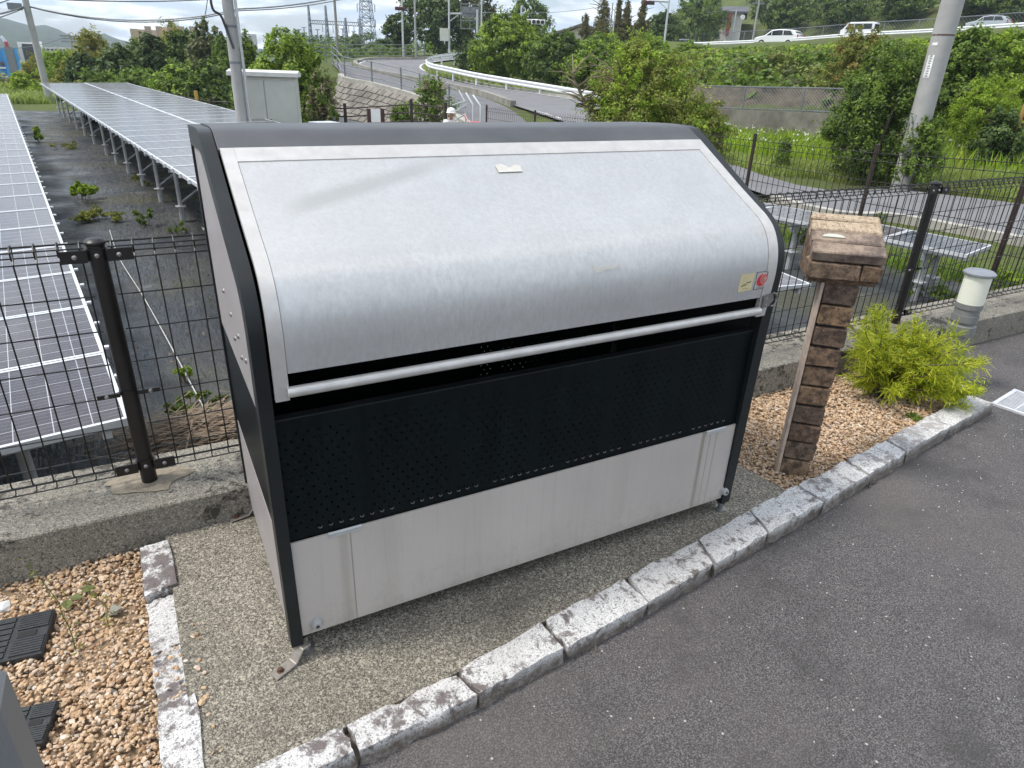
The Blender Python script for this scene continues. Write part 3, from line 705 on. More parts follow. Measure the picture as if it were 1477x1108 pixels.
# side strips run down past the sheet as arms
arm = [(-.031, .892), (-.0345, .93)] + PF + [(.436, 1.4542)]
band('lid_frame', arm, .016, LID0, LID0 + .035, MT['lidframe'], lid)
band('lid_frame', arm, .016, LID1 - .044, LID1, MT['lidframe'], lid)
band('lid_frame', [(p[0], p[1]) for p in resample([(.384, 1.425), (.405, 1.437), (.436, 1.4545)], 2)], .014, LID0 + .0353, LID1 - .0443, MT['lidframe'], lid)
b = MB(); b.tube([(LID0 + .03, -.036, .917), (LID1 - .04, -.036, .917)], .0145, 20); b.build('pull_bar', MT['lidframe'], lid, smooth=True)
b = MB(); b.add([(LID1 - .038, -.039, .975), (LID1 + .004, -.040, .981), (LID1 + .012, -.040, .955), (LID1 - .004, -.038, .932), (LID1 - .036, -.038, .927), (LID1 - .038, -.045, .975), (LID1 + .004, -.046, .981), (LID1 + .012, -.046, .955), (LID1 - .004, -.044, .932), (LID1 - .036, -.044, .927)], [(4, 3, 2, 1, 0), (5, 6, 7, 8, 9), (0, 1, 6, 5), (1, 2, 7, 6), (2, 3, 8, 7), (3, 4, 9, 8), (4, 0, 5, 9)]); b.tube([(LID1 + .002, -.047, .983), (LID1 + .016, -.048, .978), (LID1 + .030, -.048, .955), (LID1 + .018, -.048, .936), (LID1 + .004, -.046, .932)], .0032, 8); hasp = b.build('hasp', simple('hasp_steel', (.26, .245, .235), .4, .7, var=.2, scale=40), lid, smooth=True)
for z in (.964, .940):
    b = MB(); b.lathe((LID1 - .022, -.0448, z), [(.005, 0), (.004, .0025)], 10, Matrix.Rotation(math.pi / 2, 3, 'X')); b.build('rivet', MT['bolt'], lid)
# flat decals on the sheet follow the sheet's slope
def lid_y(z):
    zs = [p[1] for p in lid_prof]; ys = [p[0] for p in inset(lid_prof, .0025)]; return float(np.interp(z, zs, ys))
def on_lid(poly, off):
    return [(x, lid_y(z) - off * .9, z + off * .5) for x, z in poly]
def decal(name, poly, m, off, parent):
    P = on_lid(poly, off); Q = on_lid(poly, off - .0012); k = len(P); b = MB(); b.add(P + Q, [tuple(range(k)), tuple(range(2 * k - 1, k - 1, -1))] + [(i, k + i, k + (i + 1) % k, (i + 1) % k) for i in range(k)]); return b.build(name, m, parent)
tapem = simple('tape_residue', (.50, .485, .44), .8, var=.1, scale=60)
decal('tape_remnant', [(.811, 1.381), (.896, 1.381), (.899, 1.396), (.885, 1.399), (.86, 1.392), (.835, 1.401), (.812, 1.398)], tapem, .0016, lid)
decal('tape_remnant', [(.968, 1.130), (.998, 1.131), (1.0, 1.137), (1.04, 1.134), (1.068, 1.141), (1.066, 1.148), (1.0, 1.146), (.965, 1.152)], tapem, .0016, lid)
cream = simple('cream_label', (.56, .49, .28), .7, var=.08, scale=30); gy_ = simple('sticker_grey', (.40, .40, .38), .6, var=.05); gd_ = simple('sticker_border', (.10, .10, .11), .6); ink = simple('sticker_ink', (.05, .045, .035), .7); pink = simple('sticker_pink', (.62, .33, .31), .6, var=.05); redm = simple('sticker_red', (.45, .03, .035), .6, var=.08)
st1 = decal('cream_sticker', [(1.576, 1.001), (1.640, 1.002), (1.642, 1.065), (1.577, 1.064)], cream, .0016, lid)
rs = random.Random(3)
for i in range(9):
    x = 1.588 + i * .0046; z = 1.022 + .0022 * i * .6 + rs.uniform(-.003, .003); decal('ink_mark', [(x, z - .0012), (x + .0042, z - .0005), (x + .0038, z + rs.uniform(.0015, .004)), (x + .0005, z + .0018)], ink, .0026, st1)
for i in range(5):
    x = 1.597 + i * .006; decal('ink_mark', [(x, 1.0105), (x + .0045, 1.0105), (x + .0045, 1.0125), (x, 1.0125)], simple('faded_ink', (.34, .29, .16), .7) if i == 0 else bpy.data.materials['faded_ink'], .0026, st1)
st2 = decal('red_logo_sticker', [(1.651, 1.000), (1.713, 1.002), (1.714, 1.065), (1.652, 1.066)], gd_, .0014, lid)
decal('sticker_field', [(1.6535, 1.0025), (1.7105, 1.0045), (1.7115, 1.0625), (1.6545, 1.0635)], gy_, .0022, st2)
def ell(cx_, cz, rx, rz, a0=0, a1=2 * math.pi, n=22, tilt=0.): return [(cx_ + rx * math.cos(a) * math.cos(tilt) - rz * math.sin(a) * math.sin(tilt), cz + rx * math.cos(a) * math.sin(tilt) + rz * math.sin(a) * math.cos(tilt)) for a in np.linspace(a0, a1, n)]
decal('logo_swirl', ell(1.6815, 1.034, .0255, .0245, tilt=.3)[:-1], pink, .0028, st2)
decal('logo_swirl', ell(1.680, 1.0335, .0225, .022, tilt=.3)[:-1], redm, .0034, st2)
decal('logo_swirl', ell(1.6895, 1.0375, .0165, .0175)[:-1], pink, .0040, st2)
decal('logo_swirl', ell(1.6905, 1.038, .0145, .0150)[:-1], redm, .0046, st2)
decal('logo_swirl', ell(1.6905, 1.038, .0100, .0108)[:-1], pink, .0052, st2)
arc = ell(1.6905, 1.038, .0062, .0075, .75, 2 * math.pi - .75, 14); arc2 = ell(1.6905, 1.038, .0040, .0052, .75, 2 * math.pi - .75, 14)
for i in range(13): decal('logo_letter', [arc[i], arc[i + 1], arc2[i + 1], arc2[i]], ink, .0058, st2)
decal('logo_bar', [(1.7005, 1.042), (1.7035, 1.042), (1.7045, 1.0625), (1.7018, 1.0625)], gd_, .0046, st2)
decal('logo_bar', [(1.664, 1.0055), (1.700, 1.0065), (1.700, 1.0085), (1.664, 1.0075)], gd_, .0030, st2)
# feet and floor anchors
for (x, y) in ((.022, .02), (BW - .022, .02), (.022, BD - .02), (BW - .022, BD - .02)):
    b = MB(); b.lathe((x, y, -.012), [(.026, 0), (.026, .008), (.012, .012), (.012, .03), (.018, .031), (.018, .04), (.01, .041), (.01, .06)], 12); b.build('levelling_foot', MT['bolt'], bin_, smooth=True)
rustbolt = simple('rusty_bolt', (.10, .05, .03), .8, .3, var=.4, scale=90)
for (x, y, ang) in ((.0, -.005, R(205)), (-.005, BD - .02, R(188)), (BW + .0, BD - .03, R(10))):
    M3 = Matrix.Rotation(ang, 3, 'Z'); b = MB(); pts = [(-.03, .036), (.0, .036), (.03, .0), (.10, -.004), (.10, -.009), (.027, -.006), (-.004, .030), (-.03, .030)]
    def fn(u, v, t): return tuple(M3 @ Vector((u, t, 0)) + Vector((x, y, v)))
    b.prism(pts, -.019, .019, fn); an = b.build('anchor_bracket', simple('anchor_steel', (.25, .225, .195), .5, .6, var=.25, scale=40) if 'anchor_steel' not in bpy.data.materials else bpy.data.materials['anchor_steel'], bin_, bevel=.002)
    q = M3 @ Vector((.074, 0, 0)); b = MB(); b.lathe((x + q.x, y + q.y, -.004), [(.012, 0), (.012, .003), (.008, .0032), (.008, .011), (.005, .013)], 6); b.build('bolt', rustbolt, an)

# ================================================================== FENCE ON THE WALL
FY = 1.03
fence = empty('mesh_fence', (2, FY, .124), 'dark brown welded mesh fence with rolled top edge on the concrete wall', 'fence')
PX = [-5.09, -2.73, -.36, 2.0, 4.37, 6.74, 9.1, 11.47]
for x in PX:
    b = MB(); b.tube([(x, FY, .11), (x, FY, 1.085)], .0285, 18); p = b.build('post', MT['fence'], fence, smooth=True)
    b = MB(); b.lathe((x, FY, 1.082), [(.024, 0), (.030, .001), (.0345, .007), (.034, .013), (.026, .021), (.008, .025)], 20); b.build('post_cap', MT['fence'], p, smooth=True)
    for z, wd, h in ((1.052, .105, .042), (.53, .10, .016), (.212, .10, .042)):
        b = MB(); b.lathe((x, FY, z - h / 2), [(.0335, 0), (.0335, h)], 16)
        for sg in (-1, 1):
            b.box((x + sg * wd * .66, FY - .032, z), (wd * .75, .007, h)); b.box((x + sg * .038, FY - .024, z), (.03, .006, h * .9), rz=sg * -.5)
        b.build('clamp', MT['fence'], p, smooth=True)
        for sx_ in ((-.066, 0, .066) if h > .02 else (-.072, .072)):
            b = MB(); b.lathe((x + sx_, FY - (.033 if sx_ == 0 else .0355), z), [(.0085, 0), (.008, .003), (.004, .006)], 10, Matrix.Rotation(math.pi / 2, 3, 'X')); b.build('bolt', MT['bolt'], p, smooth=True)
roll = [(FY - .012, 1.035), (FY + .014, 1.052), (FY + .034, 1.083), (FY + .022, 1.094), (FY - .004, 1.093), (FY - .02, 1.078), (FY - .0185, 1.052)]
rollb = [(FY - .012, .215), (FY + .012, .205), (FY + .03, .188), (FY + .02, .178), (FY - .004, .178), (FY - .02, .19)]
for i in range(len(PX) - 1):
    x0, x1 = PX[i] + .035, PX[i + 1] - .035; n = 35; b = MB(); wv = .0028; ns = 5 if 1 <= i <= 4 else 4
    for k in range(n + 1):
        x = x0 + .012 + (x1 - x0 - .024) * k / n
        pts = [(x, y, z) for y, z in reversed(rollb)] + [(x, y, z) for y, z in roll]
        b.tube(pts, wv, ns)
    b.build('vertical_wires', MT['fence'], fence, smooth=True)['kind'] = 'stuff'
    b = MB()
    for (y, z) in [(FY - .009, zz) for zz in (.905, .775, .645, .515, .385, .275)] + [roll[0], roll[1], roll[2], roll[4], roll[5], rollb[0], rollb[2], rollb[4]]:
        b.tube([(x0, y, z), (x1, y, z)], wv, ns)
    b.build('horizontal_wires', MT['fence'], fence, smooth=True)['kind'] = 'stuff'

# ================================================================== BRICK PILLAR
P0 = V(2.295, .153, 0); u_ = V(.105, -.095, 0); u_ /= np.linalg.norm(u_); v_ = V(-u_[1], u_[0], 0)   # u along the face, v away from the viewer
pil = empty('brick_pillar', (P0[0] + u_[0] * .07, P0[1] + u_[1] * .07, -.075), 'leaning stack of weathered brown bricks with a sloped brick top standing in gravel', 'pillar')
def pl_hit(px, py, vv=0.):
    r = ray(px, py); n_ = v_; O = P0 + v_ * vv; t = ((O - CAM) @ n_) / (r @ n_); p = CAM + r * t; return (p - P0) @ u_, p[2]
s = NT('weathered_brick'); v = s.coord(); orr = s.objrand()
add = s.n('ShaderNodeVectorMath', operation='ADD'); cb3 = s.n('ShaderNodeCombineXYZ'); s.l(s.math('MULTIPLY', orr, 51.), cb3.inputs[0]); s.l(v, add.inputs[0]); s.l(cb3.outputs[0], add.inputs[1]); v = add.outputs[0]
c = s.ramp(orr, [(0, (.21, .135, .085)), (.3, (.145, .10, .073)), (.55, (.32, .205, .115)), (.8, (.165, .118, .09)), (1, (.34, .235, .145))])
c = s.mix(s.rng(s.noise(26, v, 7, .7), .42, .62, 0, .85), c, (.045, .032, .026))
c = s.mix(s.rng(s.noise(90, v, 3, .7), .56, .66, 0, .7), c, (.03, .024, .02)); c = s.mix(s.rng(s.noise(70, v, 3), .66, .72, 0, .5), c, (.34, .25, .17))
s.set(c, .92, 0, .25); s.bump(s.noise(60, v, 6, .7), .7, .006); MT['brick'] = s.m
s2 = NT('pale_brick'); v = s2.coord(); c = s2.mix(s2.rng(s2.noise(60, v, 5, .7), .42, .62), (.44, .35, .25), (.27, .20, .14)); c = s2.mix(s2.rng(s2.noise(150, v, 2), .6, .66, 0, .85), c, (.05, .035, .025)); s2.set(c, .9, 0, .25); s2.bump(s2.noise(80, v, 5), .5, .004); MT['brickpale'] = s2.m
s3 = NT('mid_brick'); v = s3.coord(); c = s3.mix(s3.rng(s3.noise(14, v, 6, .7), .4, .62), (.30, .23, .175), (.12, .092, .08)); c = s3.mix(s3.rng(s3.noise(160, v, 2), .62, .68, 0, .7), c, (.06, .04, .03)); s3.set(c, .9, 0, .25); s3.bump(s3.noise(80, v, 5), .5, .004); MT['brickmid'] = s3.m
def brick_mesh(name, size, m, seed, bev=.006):
    rg = np.random.default_rng(seed); bm = bmesh.new(); bmesh.ops.create_cube(bm, size=1)
    for vv in bm.verts: vv.co = Vector((vv.co.x * size[0], vv.co.y * size[1], vv.co.z * size[2])) + Vector(rg.normal(0, .0016, 3))
    bmesh.ops.bevel(bm, geom=list(bm.edges), offset=bev, segments=1, affect='EDGES', profile=.5)
    for vv in bm.verts: vv.co += Vector(rg.normal(0, .0009, 3))
    me = bpy.data.meshes.new(name); bm.to_mesh(me); bm.free(); me.materials.append(m); return me
angu = math.atan2(u_[1], u_[0])
ztop = .905; nb = 10; pit = (ztop + .06) / nb; bw, bd = .135, .10
bms = [brick_mesh('brick', (bw, bd, pit - .0095), MT['brick'], i) for i in range(4)]
for i in range(nb):
    zc = -.06 + pit * (i + .5); o = P0 + u_ * (bw / 2 + random.uniform(-.004, .004)) + v_ * (bd / 2 + random.uniform(-.003, .003))
    inst('brick', bms[i % 4], pil, (o[0], o[1], zc), (0, 0, angu + random.uniform(-.03, .03)))
b = MB(); c0 = P0 + u_ * -.009 + v_ * .05; b.box((c0[0] - v_[0] * .018, c0[1] - v_[1] * .018, (ztop - .06) / 2), (.014, .066, ztop + .055), rz=angu); b.build('side_board', MT['wood'], pil, bevel=.002)  # pale strip puts the pillar's sunlit left side into colour
b = MB(); c0 = P0 + u_ * .0675 + v_ * .056; b.box((c0[0], c0[1], (ztop - .06) / 2), (.11, .07, ztop + .05), rz=angu); b.build('mortar_core', MT['dark'], pil)
# head: four bricks laid side by side down a slope above two dark front bricks; corners measured on the head's front plane
hs0, hz0 = pl_hit(1165, 393, -.035); hs1, hz1 = pl_hit(1270, 408, -.035)
HW = (hs1 - hs0); hc = (hs0 + hs1) / 2; zb = (hz0 + hz1) / 2 - .014
hh = .068
for k, (a, ww) in enumerate(((hs0 + HW * .36, HW * .72), (hs0 + HW * .86, HW * .27))):
    o = P0 + u_ * a + v_ * (-.035 + .055); inst('brick', brick_mesh('brick', (ww - .003, .11, hh), MT['brick'], 40 + k), pil, (o[0], o[1], zb + hh / 2), (0, 0, angu))
sl = R(25); zf = zb + hh + .002
for k in range(4):
    wv = (.078, .076, .074, .05)[k]; dpos = sum((.078, .076, .074, .05)[:k]) + wv / 2
    yy = -.035 + dpos * math.cos(sl); zz = zf + dpos * math.sin(sl) + .020
    o = P0 + u_ * hc + v_ * yy
    me = brick_mesh('brick', (HW * (1.0 - .01 * k), wv - .004, .05), (MT['brickmid'], MT['brickmid'], MT['brickpale'], MT['brickpale'])[k], 60 + k)
    ob = inst('brick', me, pil, (o[0], o[1], zz)); ob.rotation_euler = (Matrix.Rotation(angu, 3, 'Z') @ Matrix.Rotation(sl, 3, 'X')).to_euler()
yy = -.035 + .16; b = MB(); pr2 = [(.0, ztop - .002), (.25, ztop - .002), (.25, zf + .135), (.0, zf + .0)]
def fnh(q, z_, t): o = P0 + u_ * t + v_ * q; return (o[0], o[1], z_)
b.prism(pr2, hs0 + .012, hs1 - .012, fnh); b.build('head_core', MT['brick'], pil)
# pale dropping / leaf on second brick
o = P0 + u_ * (hs0 + .085) + v_ * (-.035 + .10 * math.cos(sl)); zz = zf + .10 * math.sin(sl) + .0485
b = MB(); M3 = Matrix.Rotation(angu, 3, 'Z') @ Matrix.Rotation(sl, 3, 'X'); pts = [(.045 * math.cos(a), -.01 + .022 * math.sin(a) if math.sin(a) > 0 else -.01) for a in np.linspace(0, math.pi, 12)]
k = len(pts); tp = [M3 @ Vector((x, y, .004)) + Vector((o[0], o[1], zz)) for x, y in pts]; bt = [M3 @ Vector((x, y, 0)) + Vector((o[0], o[1], zz)) for x, y in pts]
b.add(tp + bt, [tuple(range(k)), tuple(range(2 * k - 1, k - 1, -1))] + [(i, k + i, k + (i + 1) % k, (i + 1) % k) for i in range(k)])
tag(b.build('dry_leaf', simple('pale_leaf', (.42, .42, .36), .8)), 'small pale half-round leaf lying on the pillar top bricks', 'leaf')

# ================================================================== BOLLARD LAMP
B0 = onz(1358, 556, -.06); q = mpp(1400, 440, math.hypot(B0[0] - CAM[0], B0[1] - CAM[1]))
bol = empty('bollard_light', B0, 'grey bollard lamp with white cylindrical diffuser beside the yellow-green shrub', 'garden light')
x, y, z0 = B0; rb = 17.5 * q
zt = lambda py: float(ony(1358 + (556 - py) * .36, py, B0[1])[2])
za, zb_, zc_, zd_, ze_ = zt(480), zt(452), zt(436), zt(396), zt(388)
b = MB(); b.lathe((x, y, z0 - .1), [(rb * .93, 0), (rb * .93, za - z0 + .1)], 28); b.build('stem', MT['ltgrey'], bol, smooth=True)
b = MB(); b.lathe((x, y, za), [(rb * 1.02, 0), (rb * 1.02, (zb_ - za) * .45), (rb * .9, (zb_ - za) * .5), (rb * .9, (zb_ - za) * .6), (rb * 1.0, (zb_ - za) * .66), (rb * 1.0, zb_ - za)], 28); b.build('collar', MT['ltgrey'], bol, smooth=True)
b = MB(); b.lathe((x, y, zb_), [(rb * .92, 0), (rb * .92, (zc_ - zb_) * .5), (rb * 1.0, (zc_ - zb_) * .55), (rb * 1.0, zc_ - zb_)], 28); b.build('collar', MT['ltgrey'], bol, smooth=True)
dm = NT('milk_diffuser'); dm.set((.72, .72, .62), .35, 0, .5); dm.bsdf.inputs['Subsurface Weight'].default_value = .25; dm.bsdf.inputs['Subsurface Radius'].default_value = (.03, .03, .025)
b = MB(); b.lathe((x, y, zc_), [(rb * .97, 0), (rb * .97, zd_ - zc_)], 32); b.build('diffuser', dm.m, bol, smooth=True)
b = MB(); b.lathe((x, y, zd_), [(rb * 1.12, 0), (rb * 1.18, .004), (rb * 1.18, .014), (rb * .98, .026), (rb * .3, .03)], 32); b.build('lamp_cap', simple('lamp_cap_grey', (.2, .215, .24), .45, var=.1), bol, smooth=True)

# ================================================================== DRAIN GRATE, COVERS, POST, TWIGS
g0, g1, g2 = onz(1433, 584, AZ), onz(1464, 565, AZ), onz(1490, 625, AZ)
eu = (g1 - g0); ev = (g2 - g0); ev = ev - eu * (ev @ eu) / (eu @ eu); ev = ev / np.linalg.norm(ev) * .42
gt = empty('drain_grate', g0 + V(0, 0, -.05), 'galvanised steel drain grate set in asphalt at the kerb end', 'drain grate')
Lg = np.linalg.norm(eu); en = eu / Lg; evn = ev / np.linalg.norm(ev); Lv = .42
ga = math.atan2(en[1], en[0])
b = MB()
for t in (0, 1):
    c = g0 + evn * (Lv * t) + en * Lg / 2; b.box((c[0], c[1], AZ - .002), (Lg + .03, .022, .03), rz=ga); c = g0 + en * (Lg * t) + evn * Lv / 2; b.box((c[0], c[1], AZ - .0025), (.022, Lv + .026, .03), rz=ga)
galvb = simple('bright_galvanised', (.62, .63, .66), .4, .3, var=.12, scale=20)
b.build('grate_frame', galvb, gt)
for i in range(1, 15):
    c = g0 + en * (Lg * i / 15) + evn * Lv / 2; b = MB(); b.box((c[0], c[1], AZ - .006), (.007, Lv - .01, .028), rz=ga); b.build('grate_bar', galvb, gt)
for i in (1, 2, 3):
    c = g0 + evn * (Lv * i / 4) + en * Lg / 2; b = MB(); b.box((c[0], c[1], AZ + .0015), (Lg - .01, .008, .012), rz=ga); b.build('cross_bar', galvb, gt)
c = g0 + en * Lg / 2 + evn * Lv / 2; b = MB(); b.box((c[0], c[1], AZ + .003), (.001, .001, .001)); 
def cover(px, py, wd, dp, rz, label):
    c = onz(px, py, -.04); t = empty('valve_box_cover', (c[0], c[1], -.07), label, 'cover'); M3 = Matrix.Rotation(rz, 3, 'Z'); C = Vector((c[0], c[1], -.038))
    b = MB(); b.box(C, (wd, dp, .03), rz=rz); b.build('cover_plate', MT['black'], t, bevel=.003)
    for (x, y, a, d_) in ((-.25, .0, .44, .92), (.26, -.27, .42, .38), (.26, .29, .42, .36)):
        b = MB(); nrow = 7
        for i in range(nrow):
            q = M3 @ Vector((x * wd, (y + d_ * ((i + .5) / nrow - .5)) * dp, .0165)); b.box(C + q, (wd * a, dp * d_ / nrow * .78, .005), rz=rz)
        b.build('tread_ribs', MT['black'], t)
    q = M3 @ Vector((wd * .2, .0, .0158)); b = MB(); b.box(C + q, (wd * .26, dp * .13, .003), rz=rz); b.build('handle_slot', MT['dark'], t)
    return t
cover(20, 925, .2, .2, R(-7), 'black plastic valve box cover half buried in gravel by the left edge')
cover(38, 1052, .13, .14, R(-12), 'small black box cover in gravel low at the left beside the grey post')
pA, pB = onz(62, 1108, .35), onz(20, 1000, .62)
e0 = onz(58, 1100, .3); b = MB(); b.box((e0[0] - .062, e0[1] - .03, .10), (.12, .12, .92)); tag(b.build('grey_post', MT['greyp'], bevel=.01), 'plain grey post cut off by the lower left photo corner', 'post')
# ================================================================== FOLIAGE HELPERS
def leaf_verts(pts, nrm, size, aspect=.5, fold=.0, rg=RNG):
    """diamond leaves: pts (n,3), nrm (n,3) preferred normals"""
    n = len(pts); d = rg.normal(size=(n, 3)); a = d - nrm * (d * nrm).sum(1)[:, None]; a /= np.linalg.norm(a, axis=1)[:, None] + 1e-9
    b_ = np.cross(nrm, a); s = (size * rg.uniform(.6, 1.35, n))[:, None] if np.ndim(size) == 0 else (size * rg.uniform(.7, 1.3, n))[:, None]
    v = np.stack([pts - a * s * .5, pts + b_ * s * aspect * .5 + nrm * s * fold, pts + a * s * .5, pts - b_ * s * aspect * .5 + nrm * s * fold], 1)
    return v.reshape(-1, 3), np.arange(4 * n).reshape(n, 4)
def crown_points(blobs, n, clump=.2, clumps=34, rg=RNG, hollow=.78):
    """clumps of leaves spread through ellipsoids (cx,cy,cz,rx,ry,rz): returns points and outward-ish normals"""
    P = []; N = []; wts = np.array([(b[3] * b[4] * b[5]) ** (2 / 3) for b in blobs]); wts /= wts.sum()
    for b, w_ in zip(blobs, wts):
        c = np.array(b[:3]); r = np.array(b[3:6]); k = max(40, int(n * w_)); nc = max(8, int(clumps * (.5 + w_ * len(blobs) * .5)))
        d = rg.normal(size=(nc, 3)); d /= np.linalg.norm(d, axis=1)[:, None]; rad = rg.uniform(hollow, 1.05, nc) * np.where(rg.random(nc) < .25, rg.uniform(.4, .9, nc), 1)
        cc = d * rad[:, None]; cs = clump * rg.uniform(.6, 1.5, nc)
        pick = rg.integers(0, nc, k); off = rg.normal(size=(k, 3)); off /= np.linalg.norm(off, axis=1)[:, None]; off *= (rg.random(k) ** .45)[:, None]
        q = cc[pick] + off * cs[pick][:, None]
        nn = off * .8 + cc[pick] * .5 + rg.normal(size=(k, 3)) * .45 + V(0, 0, .45); nn /= np.linalg.norm(nn, axis=1)[:, None]
        P.append(c + q * r); N.append(nn)
    return np.vstack(P), np.vstack(N)
LM = {
 'mid':   leafmat('leaf_mid', (0.062, 0.116, 0.016), (0.131, 0.201, 0.026), (0.207, 0.275, 0.040)),
 'dark':  leafmat('leaf_dark', (0.030, 0.059, 0.014), (0.062, 0.104, 0.022), (0.110, 0.152, 0.030), .25),
 'olive': leafmat('leaf_olive', (0.090, 0.116, 0.018), (0.179, 0.201, 0.034), (0.304, 0.299, 0.070)),
 'bright': leafmat('leaf_bright', (0.117, 0.207, 0.015), (0.221, 0.317, 0.025), (0.359, 0.427, 0.045), .38),
 'yellow': leafmat('leaf_bamboo', (0.138, 0.165, 0.025), (0.248, 0.244, 0.045), (0.359, 0.329, 0.070)),
 'greyg': leafmat('leaf_greygreen', (0.076, 0.100, 0.035), (0.138, 0.159, 0.060), (0.214, 0.220, 0.090)),
 'brown': leafmat('leaf_brownish', (.10, .095, .035), (.165, .145, .055), (.12, .15, .045), .3),
 'dry':   leafmat('leaf_dry', (.15, .12, .075), (.24, .19, .125), (.16, .16, .07), .2),
 'gold':  leafmat('leaf_golden', (.13, .20, .012), (.34, .38, .018), (.54, .52, .05), .45),
 'orange': leafmat('leaf_orange_tip', (.22, .13, .04), (.32, .18, .06), (.18, .20, .04), .3),
 'grass': leafmat('grass_blade', (.15, .21, .04), (.23, .29, .065), (.33, .36, .11), .35),
}
def limbs(b, base, top, r0, n, spread, rg):
    base = V(*base); top = V(*top); mid = base * .5 + top * .5 + rg.normal(0, .03, 3) * np.linalg.norm(top - base)
    b.tube([base - V(0, 0, .15), base * .75 + mid * .25, mid, top], [r0 * 1.15, r0 * .9, r0 * .65, r0 * .2], 7)
    for i in range(n):
        t = rg.uniform(.3, .9); p = base * (1 - t) + top * t; a = rg.uniform(0, 2 * math.pi); q = p + V(math.cos(a) * spread[0] * .75, math.sin(a) * spread[0] * .75, spread[1] * rg.uniform(.1, .5))
        m = (p + q) / 2 + V(0, 0, spread[1] * .06); b.tube([p, m, q], [r0 * .42 * (1 - t * .5), r0 * .26, r0 * .07], 5)
def tree(name, label, cat, px, ytop, ybase, d, wpx, leaf, n, lsize, group=None, nb=7, clump=.2, clumps=30, trunk=.12, low=.25, asp=.55, seed=0, mat2=None, f2=.0, ground=True, conic=0., hollow=.78, stems=1, branchy=0):
    """trunk with limbs, and a crown of leaf clumps in several uneven lobes; placed from its photo column, distance and height"""
    lsize *= .84; n = int(n * 1.3)
    rg = np.random.default_rng(seed + int(px * 7 + ytop)); m = mpp(px, ybase, d); B = at(px, ybase, d)
    Ht = (ybase - ytop) * m; Wd = wpx * m; zg = h1(B[0], B[1]) if ground else B[2]; ztop_ = B[2] + Ht
    if zg > B[2] + Ht * .6: zg = B[2]
    base = (B[0], B[1], zg); Ht = ztop_ - zg
    T = empty(name, base, label, cat, group); blobs = []
    for i in range(nb):
        t = (i + .5) / nb; z = zg + Ht * (low + (1 - low) * (.12 + .76 * t)); k = 1 - abs(t - .45) * .9
        if conic: k = 1.05 - t * conic
        a = rg.uniform(0, 2 * math.pi); rr = Wd * .5 * k * rg.uniform(.32, .52); o = Wd * .5 * k * rg.uniform(.25, .62)
        rz = min(Ht * (1 - low) * rg.uniform(.2, .3), rr * 1.25) if not conic else Ht * .13
        blobs.append((B[0] + math.cos(a) * o * (0 if conic else 1), B[1] + math.sin(a) * o * (0 if conic else 1), min(z, ztop_ - rz * .9), rr * (1.3 if conic else 1), rr * (1.3 if conic else 1), rz))
    blobs.append((B[0], B[1], ztop_ - Ht * (1 - low) * .3, Wd * (.3 if not conic else .12), Wd * (.3 if not conic else .12), Ht * (1 - low) * .27))
    if not conic: blobs.append((B[0], B[1], zg + Ht * (low + (1 - low) * .42), Wd * .44, Wd * .44, Ht * (1 - low) * .4))
    P, N = crown_points(blobs, n, clump, clumps, rg, hollow)
    keep = P[:, 2] > zg + .02; P, N = P[keep], N[keep]
    # ragged shoots that leave the outline
    ctr = P.mean(0); ext = np.abs((P - ctr) / (P.std(0) + 1e-6)); outer = np.argsort(-(ext ** 2).sum(1))[:max(200, len(P) // 4)]; k = max(14, int(n / 330)); pick = rg.choice(outer, k); L = Wd * rg.uniform(.04, .12, k)
    dr = N[pick] * .7 + (P[pick] - ctr) / (np.linalg.norm(P[pick] - ctr, axis=1)[:, None] + 1e-6) * .6 + V(0, 0, .35) + rg.normal(0, .25, (k, 3)); dr /= np.linalg.norm(dr, axis=1)[:, None]
    t_ = np.repeat(np.linspace(0, 1, 14)[None, :], k, 0); SP = P[pick][:, None, :] + dr[:, None, :] * (L[:, None] * t_)[:, :, None] + rg.normal(0, lsize * .45, (k, 14, 3)); SN = rg.normal(size=(k * 14, 3)) + V(0, 0, .6); SN /= np.linalg.norm(SN, axis=1)[:, None]
    P = np.vstack([P, SP.reshape(-1, 3)]); N = np.vstack([N, SN])
    vv, ff = leaf_verts(P, N, lsize, asp, .08, rg)
    mats = [LM[leaf]] + ([LM[mat2]] if mat2 else [])
    mi = None
    if mat2:
        # second tone grows at the shoot tips: outermost leaves of some clumps
        hsh = np.sin(P[:, 0] * 2.1 / max(.3, Wd * .12)) * np.cos(P[:, 1] * 1.7 / max(.3, Wd * .12)) * np.sin(P[:, 2] * 2.3 / max(.3, Wd * .12) + 1); mi = (hsh + rg.normal(0, .2, len(P)) > (1 - 2 * f2) * .55).astype(np.int32)
    npmesh('crown', vv, ff, mats, T, matidx=mi)
    b = MB()
    for k in range(stems):
        off = V(*(rg.normal(0, Wd * .05, 2) if stems > 1 else (0, 0)), 0); tp = off * 4
        limbs(b, V(*base) + off, (B[0] + tp[0], B[1] + tp[1], zg + Ht * .8), trunk, 5 + branchy, (Wd * (.45 if not branchy else .27), Ht * .4), rg)
    b.build('trunk', MT['trunk'] if not branchy else MT['drywood'], T, smooth=True)
    return T

